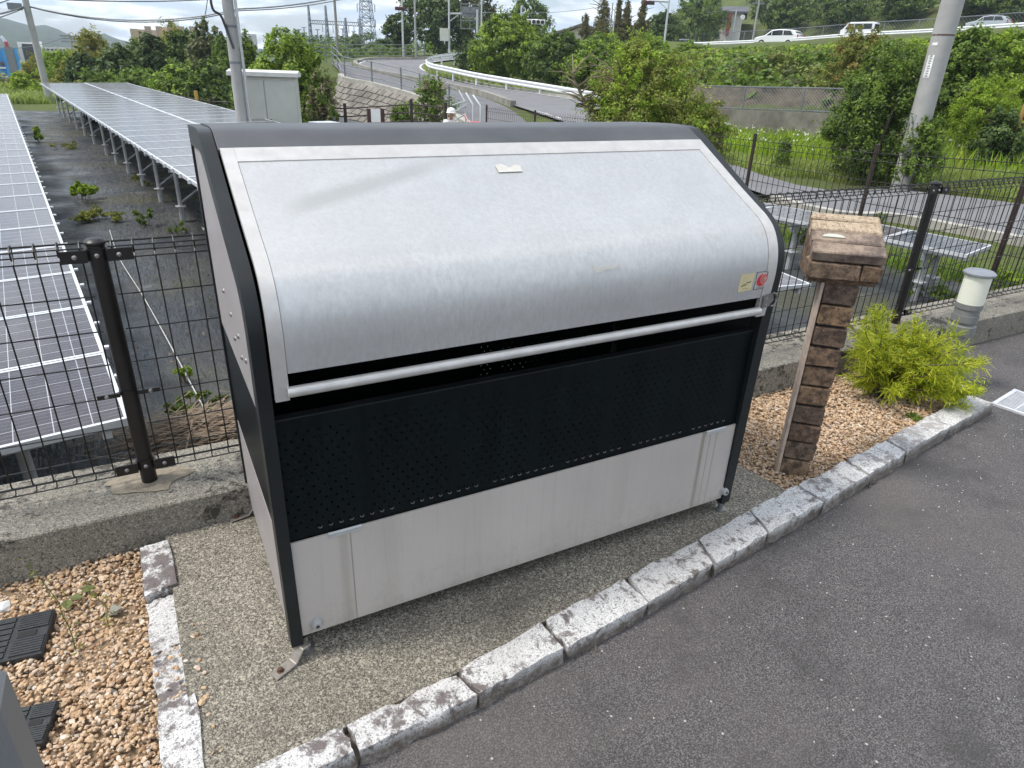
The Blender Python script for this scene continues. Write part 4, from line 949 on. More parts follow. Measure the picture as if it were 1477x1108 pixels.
# ================================================================== SOLAR FIELD
weed = simple('weed_sheet', (.062, .067, .072), .5, var=.5, scale=.9, bump=.3, bscale=5)
s = NT('weed_sheet_fabric'); v = s.coord()
c = s.mix(s.rng(s.noise(.9, v, 6, .6), .4, .6), (.026, .030, .035), (.048, .049, .046)); c = s.mix(s.rng(s.noise(.5, v, 7, .65, .3), .52, .62, 0, .85), c, (.055, .053, .028)); c = s.mix(s.rng(s.noise(2.6, v, 5), .62, .7, 0, .5), c, (.13, .125, .11))
s.set(c, s.rng(s.noise(1.2, v, 4), .35, .65, .3, .75), 0, .5); s.bump(s.noise(1.5, v, 5), .8, .12, s.bump(s.noise(4, s.coord((3, .6, 1)), 5, .7), .7, .05)); weed = s.m
b = MB(); xs = np.linspace(-9, 9.9, 48); ys = np.concatenate([np.linspace(1.25, 12, 40), np.linspace(12.6, 37, 40)])
GXX, GYY = np.meshgrid(xs, ys); GZZ = GZ + .055 + .015 * np.sin(GXX * 3.1 + GYY) + .012 * np.sin(GYY * 2.3 - GXX * 1.7) + RNG.normal(0, .004, GXX.shape)
ii = np.arange(GXX.size).reshape(GXX.shape); ff = np.stack([ii[:-1, :-1], ii[:-1, 1:], ii[1:, 1:], ii[1:, :-1]], -1).reshape(-1, 4)
tag(npmesh('weed_sheet', np.stack([GXX.ravel() - .1 * np.maximum(0, GYY.ravel() - 24), GYY.ravel(), GZZ.ravel()], 1), ff, weed, smooth=True), kind='structure')
for (px, d0, d1) in ((195, 3.4, 24), ):
    pass
def panelmat(name, c0, c1, line, ncx, ncy, bus):
    s = NT(name); tc = s.n('ShaderNodeTexCoord'); sp = s.n('ShaderNodeSeparateXYZ'); s.l(tc.outputs['Object'], sp.inputs[0])
    def ln(o, cells, wd, L):
        f = s.math('FRACT', s.math('ADD', s.math('MULTIPLY', o, cells / L), 100.)); return s.math('GREATER_THAN', s.math('ABSOLUTE', s.math('SUBTRACT', f, .5)), .5 - wd)
    a = ln(sp.outputs[0], ncx, .012, 1.65); b_ = ln(sp.outputs[1], ncy, .014, 1.0); g = s.math('MAXIMUM', a, b_)
    f2 = ln(sp.outputs[1], ncy * bus, .05, 1.0)
    c = s.mix(s.rng(s.noise(3, tc.outputs['Object'], 2), .3, .7), c0, c1); c = s.mix(s.math('MULTIPLY', f2, .22), c, line); c = s.mix(g, c, line)
    c = s.mix(s.rng(s.noise(9, tc.outputs['Object'], 5, .7), .4, .8, 0, .12), c, (.28, .27, .25))
    s.set(c, .16, 0, .4); return s.m
MT['pv'] = panelmat('solar_cells', (.030, .024, .030), (.045, .036, .042), (.40, .41, .43), 10, 6, 4)
MT['alu'] = simple('aluminium_frame', (.68, .69, .70), .4, .35, var=.08, scale=4)
PW, PL_ = 1.65, 1.0
def panel_meshes():
    b = MB(); b.box((0, 0, 0), (PW - .05, PL_ - .05, .006)); o = b.build('solar_panel', MT['pv']); me = o.data; bpy.data.objects.remove(o)
    b = MB()
    for sgn in (-1, 1):
        b.box((sgn * (PW / 2 - .018), 0, -.012), (.022, PL_ - .012, .042)); b.box((0, sgn * (PL_ / 2 - .018), -.0125), (PW - .058, .022, .041))
    o = b.build('panel_frame', MT['alu']); mf = o.data; bpy.data.objects.remove(o)
    return me, mf
PME, PMF = panel_meshes()
def solar_array(name, label, origin, ang, ncol, nrow, z, tilt, legdx, legy, side=1, zg=GZ + .05, detail=True, off=0., pw=1.):
    """origin: near corner of the visible long edge; columns run away from that edge, rows along the array"""
    PW = 1.65 * pw
    T = empty(name, (origin[0], origin[1], zg), label, 'solar array', 'rows of solar panels on the site below the wall')
    e = V(math.cos(ang), math.sin(ang), 0) * side; f = V(-math.sin(ang), math.cos(ang), 0)
    ct, st_ = math.cos(tilt), math.sin(tilt); O = V(origin[0], origin[1], z)
    def P(a, b_, c=0.): return O + e * (a * ct - c * st_ * 1) + f * b_ + V(0, 0, a * st_ + c * ct)
    for i in range(ncol):
        for j in range(nrow):
            p = P((i + .5) * PW, (j + .5) * PL_ + off)
            rot = (Matrix.Rotation(ang, 3, 'Z') @ Matrix.Rotation(-tilt * side, 3, 'Y')).to_euler()
            o = inst('solar_panel', PME, T, p, rot, (pw, 1, 1)); q = bpy.data.objects.new('panel_frame', PMF); COL.objects.link(q); q.parent = o
    Lr = nrow * PL_; Wd = ncol * PW
    for a in (.12, Wd * .5, Wd - .12):
        b = MB(); p0, p1 = P(a, .02 + off, -.065), P(a, Lr - .02 + off, -.065); b.tube([p0, p1], .03, 4); b.build('support_rail', MT['alu'], T)
    for yy in legy:
        for a in legdx:
            if a > Wd: continue
            p = P(a, yy, -.09); b = MB(); b.tube([(p[0], p[1], zg - .05), (p[0], p[1], p[2])], .032, 8); b.box((p[0], p[1], zg + .25), (.16, .16, .012)); b.tube([(p[0], p[1], zg - .05), (p[0], p[1], zg + .24)], .042, 8); b.build('support_leg', MT['galv'], T, smooth=True)
            b = MB(); b.box((p[0], p[1], p[2] - .05), (.2, .07, .10), rz=ang); b.build('leg_bracket', MT['galv'], T)
        if len(legdx) > 1:
            a0, a1 = legdx[0], min(legdx[1], Wd - .1); b = MB(); b.tube([P(a0, yy, -.12) * V(1, 1, 0) + V(0, 0, zg + .3), P(a1, yy, -.14)], .02, 6); b.tube([P(0.05, yy, -.11), P(Wd - .05, yy, -.11)], .028, 4); b.build('cross_brace', MT['galv'], T)
    return T
AA = math.atan2(.121, 1)
ar1 = solar_array('solar_array', 'near left solar panel row running away behind the mesh fence', (-.433, 1.885), AA, 3, 31, 0.0, R(-1.0), (.5, 2.2, 4.2), [.35 + 2.05 * k for k in range(15)], side=-1)
b = MB(); e_ = V(-math.sin(AA), math.cos(AA), 0)
for k in range(31):
    for dd in (.12, .62):
        p = V(-.433, 1.885, 0) + e_ * (k + dd); b.box((p[0] + .012, p[1], -.006), (.03, .035, .014))
b.build('edge_clips', MT['alu'], ar1)['kind'] = 'stuff'
a2o = onz(296, 275, .3); a2f = onz(57, 119.5, .3); d2 = a2f - a2o; A2 = math.atan2(-d2[0], d2[1])
n2 = int(np.hypot(*d2[:2]) / PL_); a2s = a2o - d2 / np.linalg.norm(d2) * 2.0
legs2 = [2.0 + q for q in (.5, 2.4, 4.3, 6.2, 8.1, 10.0, 11.9, 13.8, 16.5, 19, 21.5, 24, 26.5, 29)]
ar2 = solar_array('solar_array', 'raised solar panel row on tall steel legs beyond the wet black weed sheet', (a2s[0], a2s[1]), A2, 2, n2 + 2, .3, R(1.2), (.45, 1.65, 2.9), legs2, side=1)
b = MB(); e_ = V(-math.sin(A2), math.cos(A2), 0)
for k in range(n2 + 2):
    for dd in (.25, .75):
        p = V(a2s[0], a2s[1], .3) + e_ * (k + dd); b.box((p[0] - .012, p[1], .0 + .29), (.035, .04, .05))
b.build('edge_clips', MT['alu'], ar2)['kind'] = 'stuff'
# control box and cables under the raised row
cbx = at(108, 175, 34); 
b = MB(); b.box((cbx[0] + .4, cbx[1], GZ + .75), (.35, .3, .8)); b.box((cbx[0] + .4, cbx[1], GZ + .3), (.08, .08, .5)); b.box((cbx[0] + .4, cbx[1], GZ + 1.17), (.4, .35, .04)); tag(b.build('inverter_box', MT['galv']), 'small grey inverter box on a stand under the raised solar row', 'inverter box')
b = MB()
for k in range(6):
    p = V(cbx[0] + .55 + .03 * k, cbx[1] - 2.2, 0); b.tube([(p[0], p[1], .2), (p[0] + .05 * k, p[1] - .1, -.2), (p[0] - .1 + .06 * k, p[1] - .1, GZ + .3), (p[0] + .2, p[1] + .1, GZ + .05)], .035, 6)
tag(b.build('cable_bundle', MT['black'], smooth=True), 'thick black cable bundle hanging below the raised solar row', 'cable bundle')
# arrays right of the bin
def e_ang(dx, dy): return math.atan2(-dx, dy)
solar_array('solar_array', 'silver edged solar row right of the bin beside the road', (8.36, 2.75), e_ang(-.19, .98), 1, 7, -.17, R(1.0), (.2, .6), [.5, 2.3, 4.0, 5.8, 6.8], side=1, pw=.5)
solar_array('solar_array', 'low solar table corner just right of the bin lid', (5.60, 2.68), e_ang(.136, .99), 2, 5, -.2, R(0), (.4, 1.6), [.4, 2.4, 4.2], side=-1)
pts = [onz(a, b_, GZ + .085) for a, b_ in ((158, 332), (172, 372), (205, 425), (236, 480), (268, 540), (300, 600), (322, 645))]
b = MB(); b.tube(smoothline(pts, 5), .006, 5); tag(b.build('cord', simple('pale_cord', (.5, .5, .48), .8), loc=pts[0]), 'thin pale cord lying along the black weed sheet behind the fence', 'cord')
rg = np.random.default_rng(77); P = np.array([(rg.uniform(-.8, 1.6), rg.uniform(1.4, 12), GZ + .085) for _ in range(420)])
vv, ff = leaf_verts(P, np.tile(V(.1, .1, 1), (420, 1)) + rg.normal(0, .2, (420, 3)), .05, .4, .05, rg); tag(npmesh('dead_leaves', vv, ff, simple('dead_leaf', (.16, .12, .075), .95, var=.5, scale=20)), 'dead leaves and bits scattered over the black weed sheet', 'litter', kind='stuff')
# weeds: leafy tufts growing through the sheet
def weed_plant(px, py, hpx, wpx, z, leaf, n, label, group=None, ls=None, flat=1.):
    p = onz(px, py, z); d = math.hypot(p[0] - CAM[0], p[1] - CAM[1]); m = mpp(px, py, d); T = empty('weed', p, label, 'weed', group)
    hh_, ww = max(.05, hpx * m), wpx * m; rg = np.random.default_rng(int(px * 31 + py)); k = max(6, int(ww / .09))
    bl = [(p[0] + rg.uniform(-.4, .4) * ww, p[1] + rg.uniform(-.3, .3) * ww * 1.4, z + hh_ * rg.uniform(.15, .75), ww * rg.uniform(.1, .2), ww * rg.uniform(.1, .22), hh_ * rg.uniform(.14, .28)) for _ in range(k)]
    P, N = crown_points(bl, n, .35, 10, rg, .2); P[:, 2] = np.maximum(P[:, 2], z + .01); vv, ff = leaf_verts(P, N, ls or max(.03, hh_ * .22), .4, .1, rg); npmesh('leaves', vv, ff, LM[leaf], T)
    b = MB()
    for q in bl: b.tube([(q[0] * .5 + p[0] * .5, q[1] * .5 + p[1] * .5, z - .03), (q[0], q[1], q[2] + hh_ * .2)], .006, 4)
    b.build('stems', MT['drywood'], T); return T
ZW = GZ + .055
for i, a in enumerate([(118, 290, 34, 42, 'bright', 1500, 'upright bright green weed on the sheet between the solar rows'), (143, 320, 22, 75, 'olive', 1600, 'broad spreading weed patch on the sheet in front of the tall weed'),
          (210, 325, 25, 26, 'mid', 400, 'small dark weed beside the raised row leg'), (255, 335, 16, 30, 'mid', 400, 'low weed nearest the upper left edge of the bin'),
          (55, 205, 25, 22, 'bright', 400, 'far weed clump near the end of the near solar row'), (92, 215, 14, 40, 'olive', 500, 'flat weed patch in the shade below the raised row'),
          (268, 548, 26, 24, 'bright', 300, 'small bright green seedling behind the fence left of the bin'), (272, 590, 30, 60, 'mid', 900, 'leafy green weed growing above the dry straw'),
          (315, 585, 22, 40, 'greyg', 500, 'greyish weed between the straw and the bin'), (205, 268, 16, 26, 'olive', 300, 'weed at the foot of the third leg of the raised row')]):
    px, py, hp, wp, lf, n, lb = a; weed_plant(px, py, hp, wp, ZW, lf, n, lb, 'weeds growing through the black sheet')
# dry straw
c = onz(300, 625, ZW); n = 900; rg = np.random.default_rng(5); b = MB(); 
P = np.column_stack([c[0] + rg.normal(0, .24, n), c[1] + rg.normal(0, .11, n), ZW + abs(rg.normal(0, .05, n))]); A = rg.normal(0, .5, n); Ls = rg.uniform(.1, .3, n)
D = np.stack([np.cos(A), np.sin(A), rg.normal(.1, .2, n)], 1); Wn = np.stack([-np.sin(A), np.cos(A), 0 * A], 1) * .004
vv = np.stack([P - D * Ls[:, None] - Wn, P - D * Ls[:, None] + Wn, P + D * Ls[:, None] + Wn, P + D * Ls[:, None] - Wn], 1).reshape(-1, 3)
vv[:, 2] = np.maximum(vv[:, 2], ZW + .008)
tag(npmesh('dry_straw', vv, np.arange(4 * n).reshape(n, 4), simple('dry_straw', (.22, .165, .115), .95, var=.4, scale=12)), 'dead brown straw heaped on the black sheet behind the fence', 'straw', kind='stuff')

# ================================================================== GOLDEN CYPRESS
def golden():
    c = onz(1268, 572, -.06); d = math.hypot(c[0] - CAM[0], c[1] - CAM[1]); m = mpp(1290, 520, d)
    T = empty('golden_cypress', c, 'yellow-green thread-leaf cypress shrub growing in tan gravel beside the pillar', 'shrub'); rg = np.random.default_rng(21)
    b = MB(); vs = []; fs = []; base = V(c[0], c[1], -.07)
    rr = (c - CAM) * V(1, 1, 0); rr /= np.linalg.norm(rr); sx_ = V(rr[1], -rr[0], 0)     # sideways in view
    P = []; Dv = []; Sz = []
    for i in range(66):
        side_ = rg.uniform(-1, 1); tx = 20 + side_ * 84 if rg.random() < .75 else rg.uniform(-45, 95); hgt = rg.uniform(35, 118)
        if tx < -20: hgt = min(hgt, 125)
        if tx > 90: hgt = min(hgt, 70 + rg.uniform(0, 30))
        tip = base + sx_ * tx * m + rr * rg.normal(0, 38) * m + V(0, 0, hgt * m)
        mid = base * .45 + tip * .55 + V(0, 0, 16 * m) + rg.normal(0, 6 * m, 3)
        b.tube([base + rg.normal(0, .02, 3) * V(1, 1, 0), mid, tip], [.009, .005, .002], 5)
        for k in range(46):
            t = rg.uniform(.35, 1.03); p = (1 - t) ** 2 * base + 2 * t * (1 - t) * mid + t * t * tip; dirv = (tip - mid); dirv /= np.linalg.norm(dirv)
            dv = dirv * .8 + rg.normal(0, .55, 3) + V(0, 0, .1 - .35 * rg.random()); dv /= np.linalg.norm(dv); L = rg.uniform(.035, .085); P.append(p); Dv.append(dv); Sz.append(L)
            for q in range(5):
                tt = rg.uniform(.15, .95); d3_ = dv * .8 + rg.normal(0, .5, 3); d3_ /= np.linalg.norm(d3_); P.append(p + dv * L * tt); Dv.append(d3_); Sz.append(L * rg.uniform(.35, .7))
    P, Dv, Sz = np.array(P), np.array(Dv), np.array(Sz); n = len(P); W_ = np.cross(Dv, rg.normal(size=(n, 3))); W_ /= np.linalg.norm(W_, axis=1)[:, None]; W_ *= .0020
    tipp = P + Dv * Sz[:, None] - V(0, 0, .12) * (Sz[:, None]) 
    vv = np.stack([P - W_, P + W_, tipp + W_ * .5, tipp - W_ * .5], 1).reshape(-1, 3)
    npmesh('foliage', vv, np.arange(4 * n).reshape(n, 4), LM['gold'], T); b.build('stem', MT['trunk'], T, smooth=True)
    # inner, older green sprays
    bl = [(base[0] + sx_[0] * q * m, base[1] + sx_[1] * q * m, base[2] + hh_ * m, 34 * m, 34 * m, 27 * m) for q, hh_ in ((-12, 40), (30, 46), (66, 44), (15, 72), (-18, 72), (45, 70), (90, 40))]
    P2, N2 = crown_points(bl, 20000, .3, 46, rg, .45); v2, f2 = leaf_verts(P2, N2, .030, .13, 0, rg); npmesh('inner_foliage', v2, f2, LM['gold'], T)
golden()
weed_plant(1318, 606, 10, 22, -.06, 'mid', 60, 'tiny green weed in gravel between the kerb and the yellow shrub', ls=.03)
weed_plant(1010 + 300, 575, 10, 14, -.06, 'bright', 40, 'bright seedling at the foot of the yellow shrub', ls=.03)
# thin stalks and small things in the left gravel
for (px, py, hp, label) in ((112, 935, 200, 'thin wispy weed stalk rising from the left gravel'), (160, 900, 90, 'shorter thin weed stalk in the left gravel near the kerb')):
    p = onz(px, py, -.05); d = math.hypot(p[0] - CAM[0], p[1] - CAM[1]); m = mpp(px, py, d); T = empty('weed_stalk', p, label, 'weed'); rg = np.random.default_rng(px); b = MB(); pts = [p + V(rg.normal(0, .006) - .05 * t * t, rg.normal(0, .006) + .02 * t, hp * m * t * .8) for t in np.linspace(0, 1, 9)]
    b.tube(pts, [.0022 - .0014 * t for t in np.linspace(0, 1, 9)], 5); b.build('stalk', simple('weed_stalk', (.10, .14, .03), .7), T)
    P = np.array([pts[i] + rg.normal(0, .012, 3) for i in rg.integers(0, 9, 46)]); N = rg.normal(size=(46, 3)); N /= np.linalg.norm(N, axis=1)[:, None]; vv, ff = leaf_verts(P, N, .016, .35, .1, rg); npmesh('leaves', vv, ff, LM['olive'], T)
def pebble(px, py, r, mat, label, cat='stone', z=-.045, name='loose_stone'):
    p = onz(px, py, z); o = stones(name, np.array([[p[0], p[1], p[2]]]), np.array([r]), mat, .55); tag(o, label, cat); return o
pebble(118, 850, .028, simple('brown_stone', (.25, .18, .13), .85), 'flat brown stone lying on the upper left gravel')
pebble(165, 880, .030, simple('grey_stone', (.24, .23, .19), .85), 'grey flat stone beside the thin weed in gravel')
pebble(162, 1002, .016, simple('dark_chip', (.11, .11, .10), .8), 'dark grey stone chip in the left gravel')
pebble(6, 875, .030, simple('white_stone', (.62, .62, .60), .8), 'white stone at the far left of the gravel')
P = np.array([onz(110, 862, -.03), onz(97, 872, -.03), onz(127, 850, -.03)]); 
for k, (p, lb) in enumerate(zip(P, ('green leaf next to the brown stone, middle of three', 'green leaf left of the brown stone', 'green leaf right above the brown stone'))):
    vv, ff = leaf_verts(p[None], V(.1, -.1, 1)[None], np.array([.045]), .7, .1); tag(npmesh('fallen_leaf', vv, ff, LM['greyg'], loc=p), lb, 'leaf', 'leaves on the left gravel')
rg = np.random.default_rng(8); b = MB()
for (px, py) in ((1255, 700), (1262, 697), (1248, 703), (1240, 690), (905, 905), (860, 940), (1290, 672)):
    p = onz(px, py, AZ + .004); a = rg.uniform(0, 3); b.tube([p, p + V(.03 * math.cos(a), .03 * math.sin(a), .008), p + V(.06 * math.cos(a + .4), .06 * math.sin(a + .4), .0)], .0035, 5)
tag(b.build('leaf_litter', MT['trunk']), 'dark twigs and litter along the kerb foot on asphalt', 'litter', kind='stuff')
# ================================================================== SITE PERIMETER FENCE (brown posts)
def zdist(px, py, z):
    p = onz(px, py, z); return math.hypot(p[0] - CAM[0], p[1] - CAM[1])
GF = -.75
def vpx(px, py, py2): return px + (py2 - py) * (649 - px) / (2577 - py)
pf_top = [(1700, 232, 10.0), (1492, 222, 10.6), (1266, 210, 11.6), (1090, 194, 13.4), (985, 184, 15.2), (880, 170, 18.5), (772, 160, 21.5), (702, 152, 24)]
site = empty('site_fence', at(1266, 305, 11.6), 'brown post and wire mesh fence between the solar rows and the road on the right', 'fence')
tops = [at(*q) for q in pf_top]
for t in tops:
    g = GF - .15; b = MB(); b.tube([(t[0], t[1], g), (t[0], t[1], t[2])], .032, 8); p = b.build('post', MT['brownpaint'], site, smooth=True)
    b = MB(); b.lathe((t[0], t[1], t[2]), [(.034, 0), (.034, .012), (.01, .02)], 10); b.build('post_cap', MT['brownpaint'], p)
meshm = simple('brown_wire', (.03, .022, .02), .5)
for a, c in zip(tops[:-1], tops[1:]):
    L = np.hypot(*(c - a)[:2]); n = max(2, int(L / .125)); b = MB(); nr = V(-(c - a)[1], (c - a)[0], 0) / L
    for i in range(n + 1):
        p = a + (c - a) * i / n; g = GF + .05; b.tube([(p[0], p[1], g), (p[0], p[1], p[2] - .16), (p[0] + nr[0] * .05, p[1] + nr[1] * .05, p[2] - .1), (p[0], p[1], p[2] - .03)], .0055, 3, caps=False)
    b.build('vertical_wires', meshm, site)['kind'] = 'stuff'
    b = MB()
    for t in (.05, .12, .3, .5, .7, .9):
        q0, q1 = a.copy(), c.copy(); q0[2] = a[2] + (GF - a[2]) * t - .03; q1[2] = c[2] + (GF - c[2]) * t - .03; b.tube([q0, q1], .006, 3)
    b.build('horizontal_wires', meshm, site)['kind'] = 'stuff'
site2 = empty('rail_fence', at(500, 175, 26), 'brown post and rail fence below the block wall behind the bin', 'fence')
tp2 = [at(643, 148, 24.5), at(593, 143, 25), at(497, 149, 25.5), at(467, 148, 26.5), at(439, 146, 27.5), at(372, 142, 30), at(304, 140, 32), at(268, 134, 34), at(223, 130, 37), at(196, 128.5, 40), at(150, 126, 44)]
for t in tp2:
    b = MB(); b.tube([(t[0], t[1], GZ - .3), (t[0], t[1], t[2])], .055, 8); b.build('post', MT['brownpaint'], site2, smooth=True)
for a, c in zip(tp2[:-1], tp2[1:]):
    for dz in (.12, .38, .64, .9, 1.15):
        q0, q1 = a - V(0, 0, dz + .05), c - V(0, 0, dz + .05); b = MB(); b.tube([q0, q1], .022, 5); b.build('rail', MT['brownpaint'], site2)
# gate posts in the middle with a white notice
for px in (532, 551):
    t = at(px, 157, 25); b = MB(); b.box((t[0], t[1], (t[2] + GZ) / 2), (.12, .12, t[2] - GZ)); b.build('gate_post', simple('red_brown_paint', (.07, .03, .025), .6) if px == 532 else bpy.data.materials['red_brown_paint'], site2)
nt_ = at(542, 167, 24.9); b = MB(); b.box(nt_, (.32, .02, .4), rz=-.5); tag(b.build('notice_board', MT['white']), 'blank looking white notice hung between two red-brown gate posts', 'notice')
yp = at(282, 131, 33); b = MB(); b.tube([(yp[0], yp[1], GZ - .2), (yp[0], yp[1], yp[2])], .07, 8); tag(b.build('marker_post', simple('yellow_paint', (.48, .30, .06), .6), smooth=True), 'yellow marker post beside the dark fence left of the grey pole', 'post')
# grey pipe barrier near the helmeted person
pb = empty('pipe_barrier', at(668, 175, 26), 'bent galvanised pipe barrier beside the helmeted person', 'barrier')
A_ = [at(662, 131, 26.5), at(672, 150, 26.2), at(672, 176, 26.1)]
for k in range(3):
    b = MB(); b.tube([A_[0] + V(.05 * k, -.5 * k, -.05 * k), A_[1] + V(.05 * k, -.5 * k, 0), A_[2] + V(.05 * k, -.5 * k, -.3)], .032, 6); b.build('bent_pipe', MT['galv'], pb, smooth=True)
for (x0, y0, x1, y1) in ((672, 146, 652, 152), (672, 152, 650, 165), (672, 164, 650, 176)):
    b = MB(); b.tube([at(x0, y0, 26.2), at(x1, y1, 25.6)], .028, 6); b.build('cross_pipe', MT['galv'], pb)

# ================================================================== CABINET
cc = at(390, 178, 18.0); m = mpp(390, 140, 18); fx = V(FW[0], FW[1], 0); fx /= np.linalg.norm(fx)
cabr = math.atan2(-.3, 1.0); cw, chh, cdp = 92 * m * .93, 0, .75
ztp = at(390, 110, 18)[2]; zbt = GZ + .02; cab = empty('electric_cabinet', (cc[0], cc[1], zbt), 'cream two-door electrical cabinet beside the grey pole', 'cabinet')
Mz = Matrix.Rotation(cabr, 3, 'Z'); C0 = Vector((cc[0], cc[1], (ztp + zbt) / 2)); hgt = ztp - zbt
b = MB(); b.box(C0, (cw, cdp, hgt), rz=cabr); b.build('body', MT['cabinet'], cab, bevel=.01)
b = MB(); q = [(-cdp / 2 - .09, 0), (cdp / 2 + .06, 0), (cdp / 2 + .06, .07), (-.05, .13), (-cdp / 2 - .09, .085)]
def fnr(u, v, t): return tuple(Mz @ Vector((t, u, 0)) + Vector((cc[0], cc[1], ztp + .001 + v)))
b.prism(q, -cw / 2 - .07, cw / 2 + .07, fnr); b.build('roof', simple('cabinet_roof', (.62, .62, .58), .5, var=.06), cab)
for sg in (-1, 1):
    b = MB(); c = Mz @ Vector((sg * cw * .245, -cdp / 2 - .012, 0)); b.box(C0 + c + Vector((0, 0, -.02)), (cw * .475, .02, hgt - .12), rz=cabr); dr = b.build('door', MT['cabinet'], cab, bevel=.004)
    b = MB(); c = Mz @ Vector((sg * cw * .06, -cdp / 2 - .04, .12)); b.box(C0 + c, (.035, .03, .16), rz=cabr); b.build('handle', MT['black'], dr)
wp = onz(462, 176, .22); b = MB(); b.box((wp[0] + .1, wp[1], .2), (.62, .5, .04), rz=.3); b.box((wp[0] + .1, wp[1], -.35), (.08, .08, 1.06)); tag(b.build('solar_panel_table', MT['alu']), 'white corner of a solar panel table showing over the bin roof by the cabinet', 'solar panel')

# ================================================================== BLOCK RETAINING WALL below the footpath
WTOP = [p + V(0, 0, .03) for p in PL[10:44]]
bw_ = empty('block_wall', WTOP[15] - V(0, 0, 1.5), 'sloping retaining wall of slanted concrete blocks below the footpath railing', 'wall')
WT = np.array(WTOP); nrm = -(offs(WT, 1) - WT); dirc = np.array([CAM[0], CAM[1], 0]); 
if ((WT[8] + nrm[8] - dirc) ** 2)[:2].sum() > ((WT[8] - dirc) ** 2)[:2].sum(): nrm = -nrm
HH = 2.6; bat = .35
A = WT + nrm * .15; B_ = WT + nrm * (.15 + HH * bat) - V(0, 0, HH)
b = MB(); b.strip(A, B_); b.build('wall_face', simple('mortar_face', (.16, .15, .13), .95, var=.3, scale=2), bw_)
seg = np.linalg.norm(np.diff(A, axis=0), axis=1); cum = np.concatenate([[0], np.cumsum(seg)]); Lw = cum[-1]
def wallpt(u, t, o=0.):
    u = min(max(u, 0), Lw); a = np.array([np.interp(u, cum, A[:, k]) for k in range(3)]); n_ = np.array([np.interp(u, cum, nrm[:, k]) for k in range(3)]); return a + n_ * (t * HH * bat + o * .95) + V(0, 0, -t * HH + o * .33)
blk = MT['conc_dark']; rowh = .30; bl = .56; sl_ = .34; rg = np.random.default_rng(4); nbk = 0; rest = MB()
bm_ = simple('slanted_block', (.27, .245, .215), .95, var=.4, scale=1.3, bump=.4, bscale=14)
for r in range(7):
    t0, t1 = (r + .05) * rowh / HH + .04, (r + .93) * rowh / HH + .04; k = 0
    u = -.5
    while u < Lw - .3:
        s0 = sl_ * (1 if r % 2 == 0 else 1)
        qs = [(u + s0, t0), (u + bl * .9 + s0, t0), (u + bl * .9, t1), (u, t1)]
        if qs[3][0] > .02:
            o_ = .05 + rg.uniform(0, .025); P_ = [wallpt(a, t, o_) for a, t in qs] + [wallpt(a, t, -.02) for a, t in qs]
            mb_ = MB() if nbk < 295 else rest
            mb_.add(P_, [(0, 1, 2, 3), (0, 4, 5, 1), (1, 5, 6, 2), (2, 6, 7, 3), (3, 7, 4, 0)])
            if nbk < 295: mb_.build('block', bm_, bw_)
            nbk += 1
        u += bl
if rest.v: rest.build('blocks', bm_, bw_)['kind'] = 'stuff'
b = MB(); n = len(WT); A1, B1 = WT - nrm * .12 + V(0, 0, .1), WT + nrm * .2 + V(0, 0, .1); B2 = B1 - V(0, 0, .28)
b.strip(A1, B1); b.strip(B1, B2); b.build('coping', MT['conc'], bw_)
# railing on it
rl = empty('pipe_railing', WT[10], 'grey pipe railing along the footpath edge above the block wall', 'railing')
RLP = [np.array(p) for p in (PL[2], PL[6], PL[12], PL[18], PL[24], PL[30], PL[36])]
for p in RLP:
    b = MB(); b.tube([p, p + V(0, 0, 1.15)], .045, 7); b.build('post', MT['galvd'], rl, smooth=True)
for dz in (.35, .72, 1.1):
    b = MB(); b.tube([np.array(p) + V(0, 0, dz) for p in PL[0:40:2]], .026, 6); b.build('rail', MT['galvd'], rl, smooth=True)
fr = empty('far_rail_fence', at(560, 83, 68), 'long grey horizontal rail fence beyond the road bend', 'fence')
FP = [at(440, 84, 62), at(470, 84, 64), at(502, 85, 66), at(548, 84, 68), at(585, 84, 70), at(612, 83, 71)]
for p in FP: b = MB(); b.tube([p - V(0, 0, .4), p + V(0, 0, 1.15)], .06, 6); b.build('post', MT['galvd'], fr)
for dz in (.2, .5, .8, 1.1): b = MB(); b.tube([p + V(0, 0, dz) for p in FP], .032, 5); b.build('rail', MT['galvd'], fr)

# ================================================================== GUARDRAILS
def guardrail(name, label, line, every, hgt, posts=True, post_h=.75, pm=None):
    line = [np.array(p) for p in line]; T = empty(name, line[len(line) // 2], label, 'guardrail')
    prof = [(0, .17), (.05, .12), (.05, .07), (.0, .03), (.0, -.03), (.05, -.07), (.05, -.12), (0, -.17)]
    Lx = np.array(line); nn = offs(Lx, 1) - Lx
    if ((Lx[3] + nn[3] - CAM) ** 2)[:2].sum() > ((Lx[3] - CAM) ** 2)[:2].sum(): nn = -nn
    vs = []; k = len(prof)
    for p, n_ in zip(Lx, nn):
        for o_, z in prof: vs.append(p + n_ * o_ + V(0, 0, hgt + z))
    b = MB(); b.add(vs, [(i * k + j, i * k + j + 1, (i + 1) * k + j + 1, (i + 1) * k + j) for i in range(len(Lx) - 1) for j in range(k - 1)]); b.build('beam', MT['white_rail'], T, smooth=True)
    for p, n_ in list(zip(Lx, nn))[::every]:
        q = p - n_ * .1; b = MB(); b.tube([q - V(0, 0, .3), q + V(0, 0, hgt + .12)], .07, 8); b.build('post', pm or MT['white_rail'], T, smooth=True)
    return T
GR = smoothline([p + V(0, 0, .1) for p in (at(905, 171, 36), at(850, 158, 38.8), at(800, 148, 41.5), at(740, 137, 44.3), at(685, 126.5, 47.2), at(645, 117, 50), at(622, 111, 53), at(615, 105, 56), at(622, 99, 58.5), at(640, 95, 60.5), at(668, 92, 62), at(720, 89, 64))], 5)
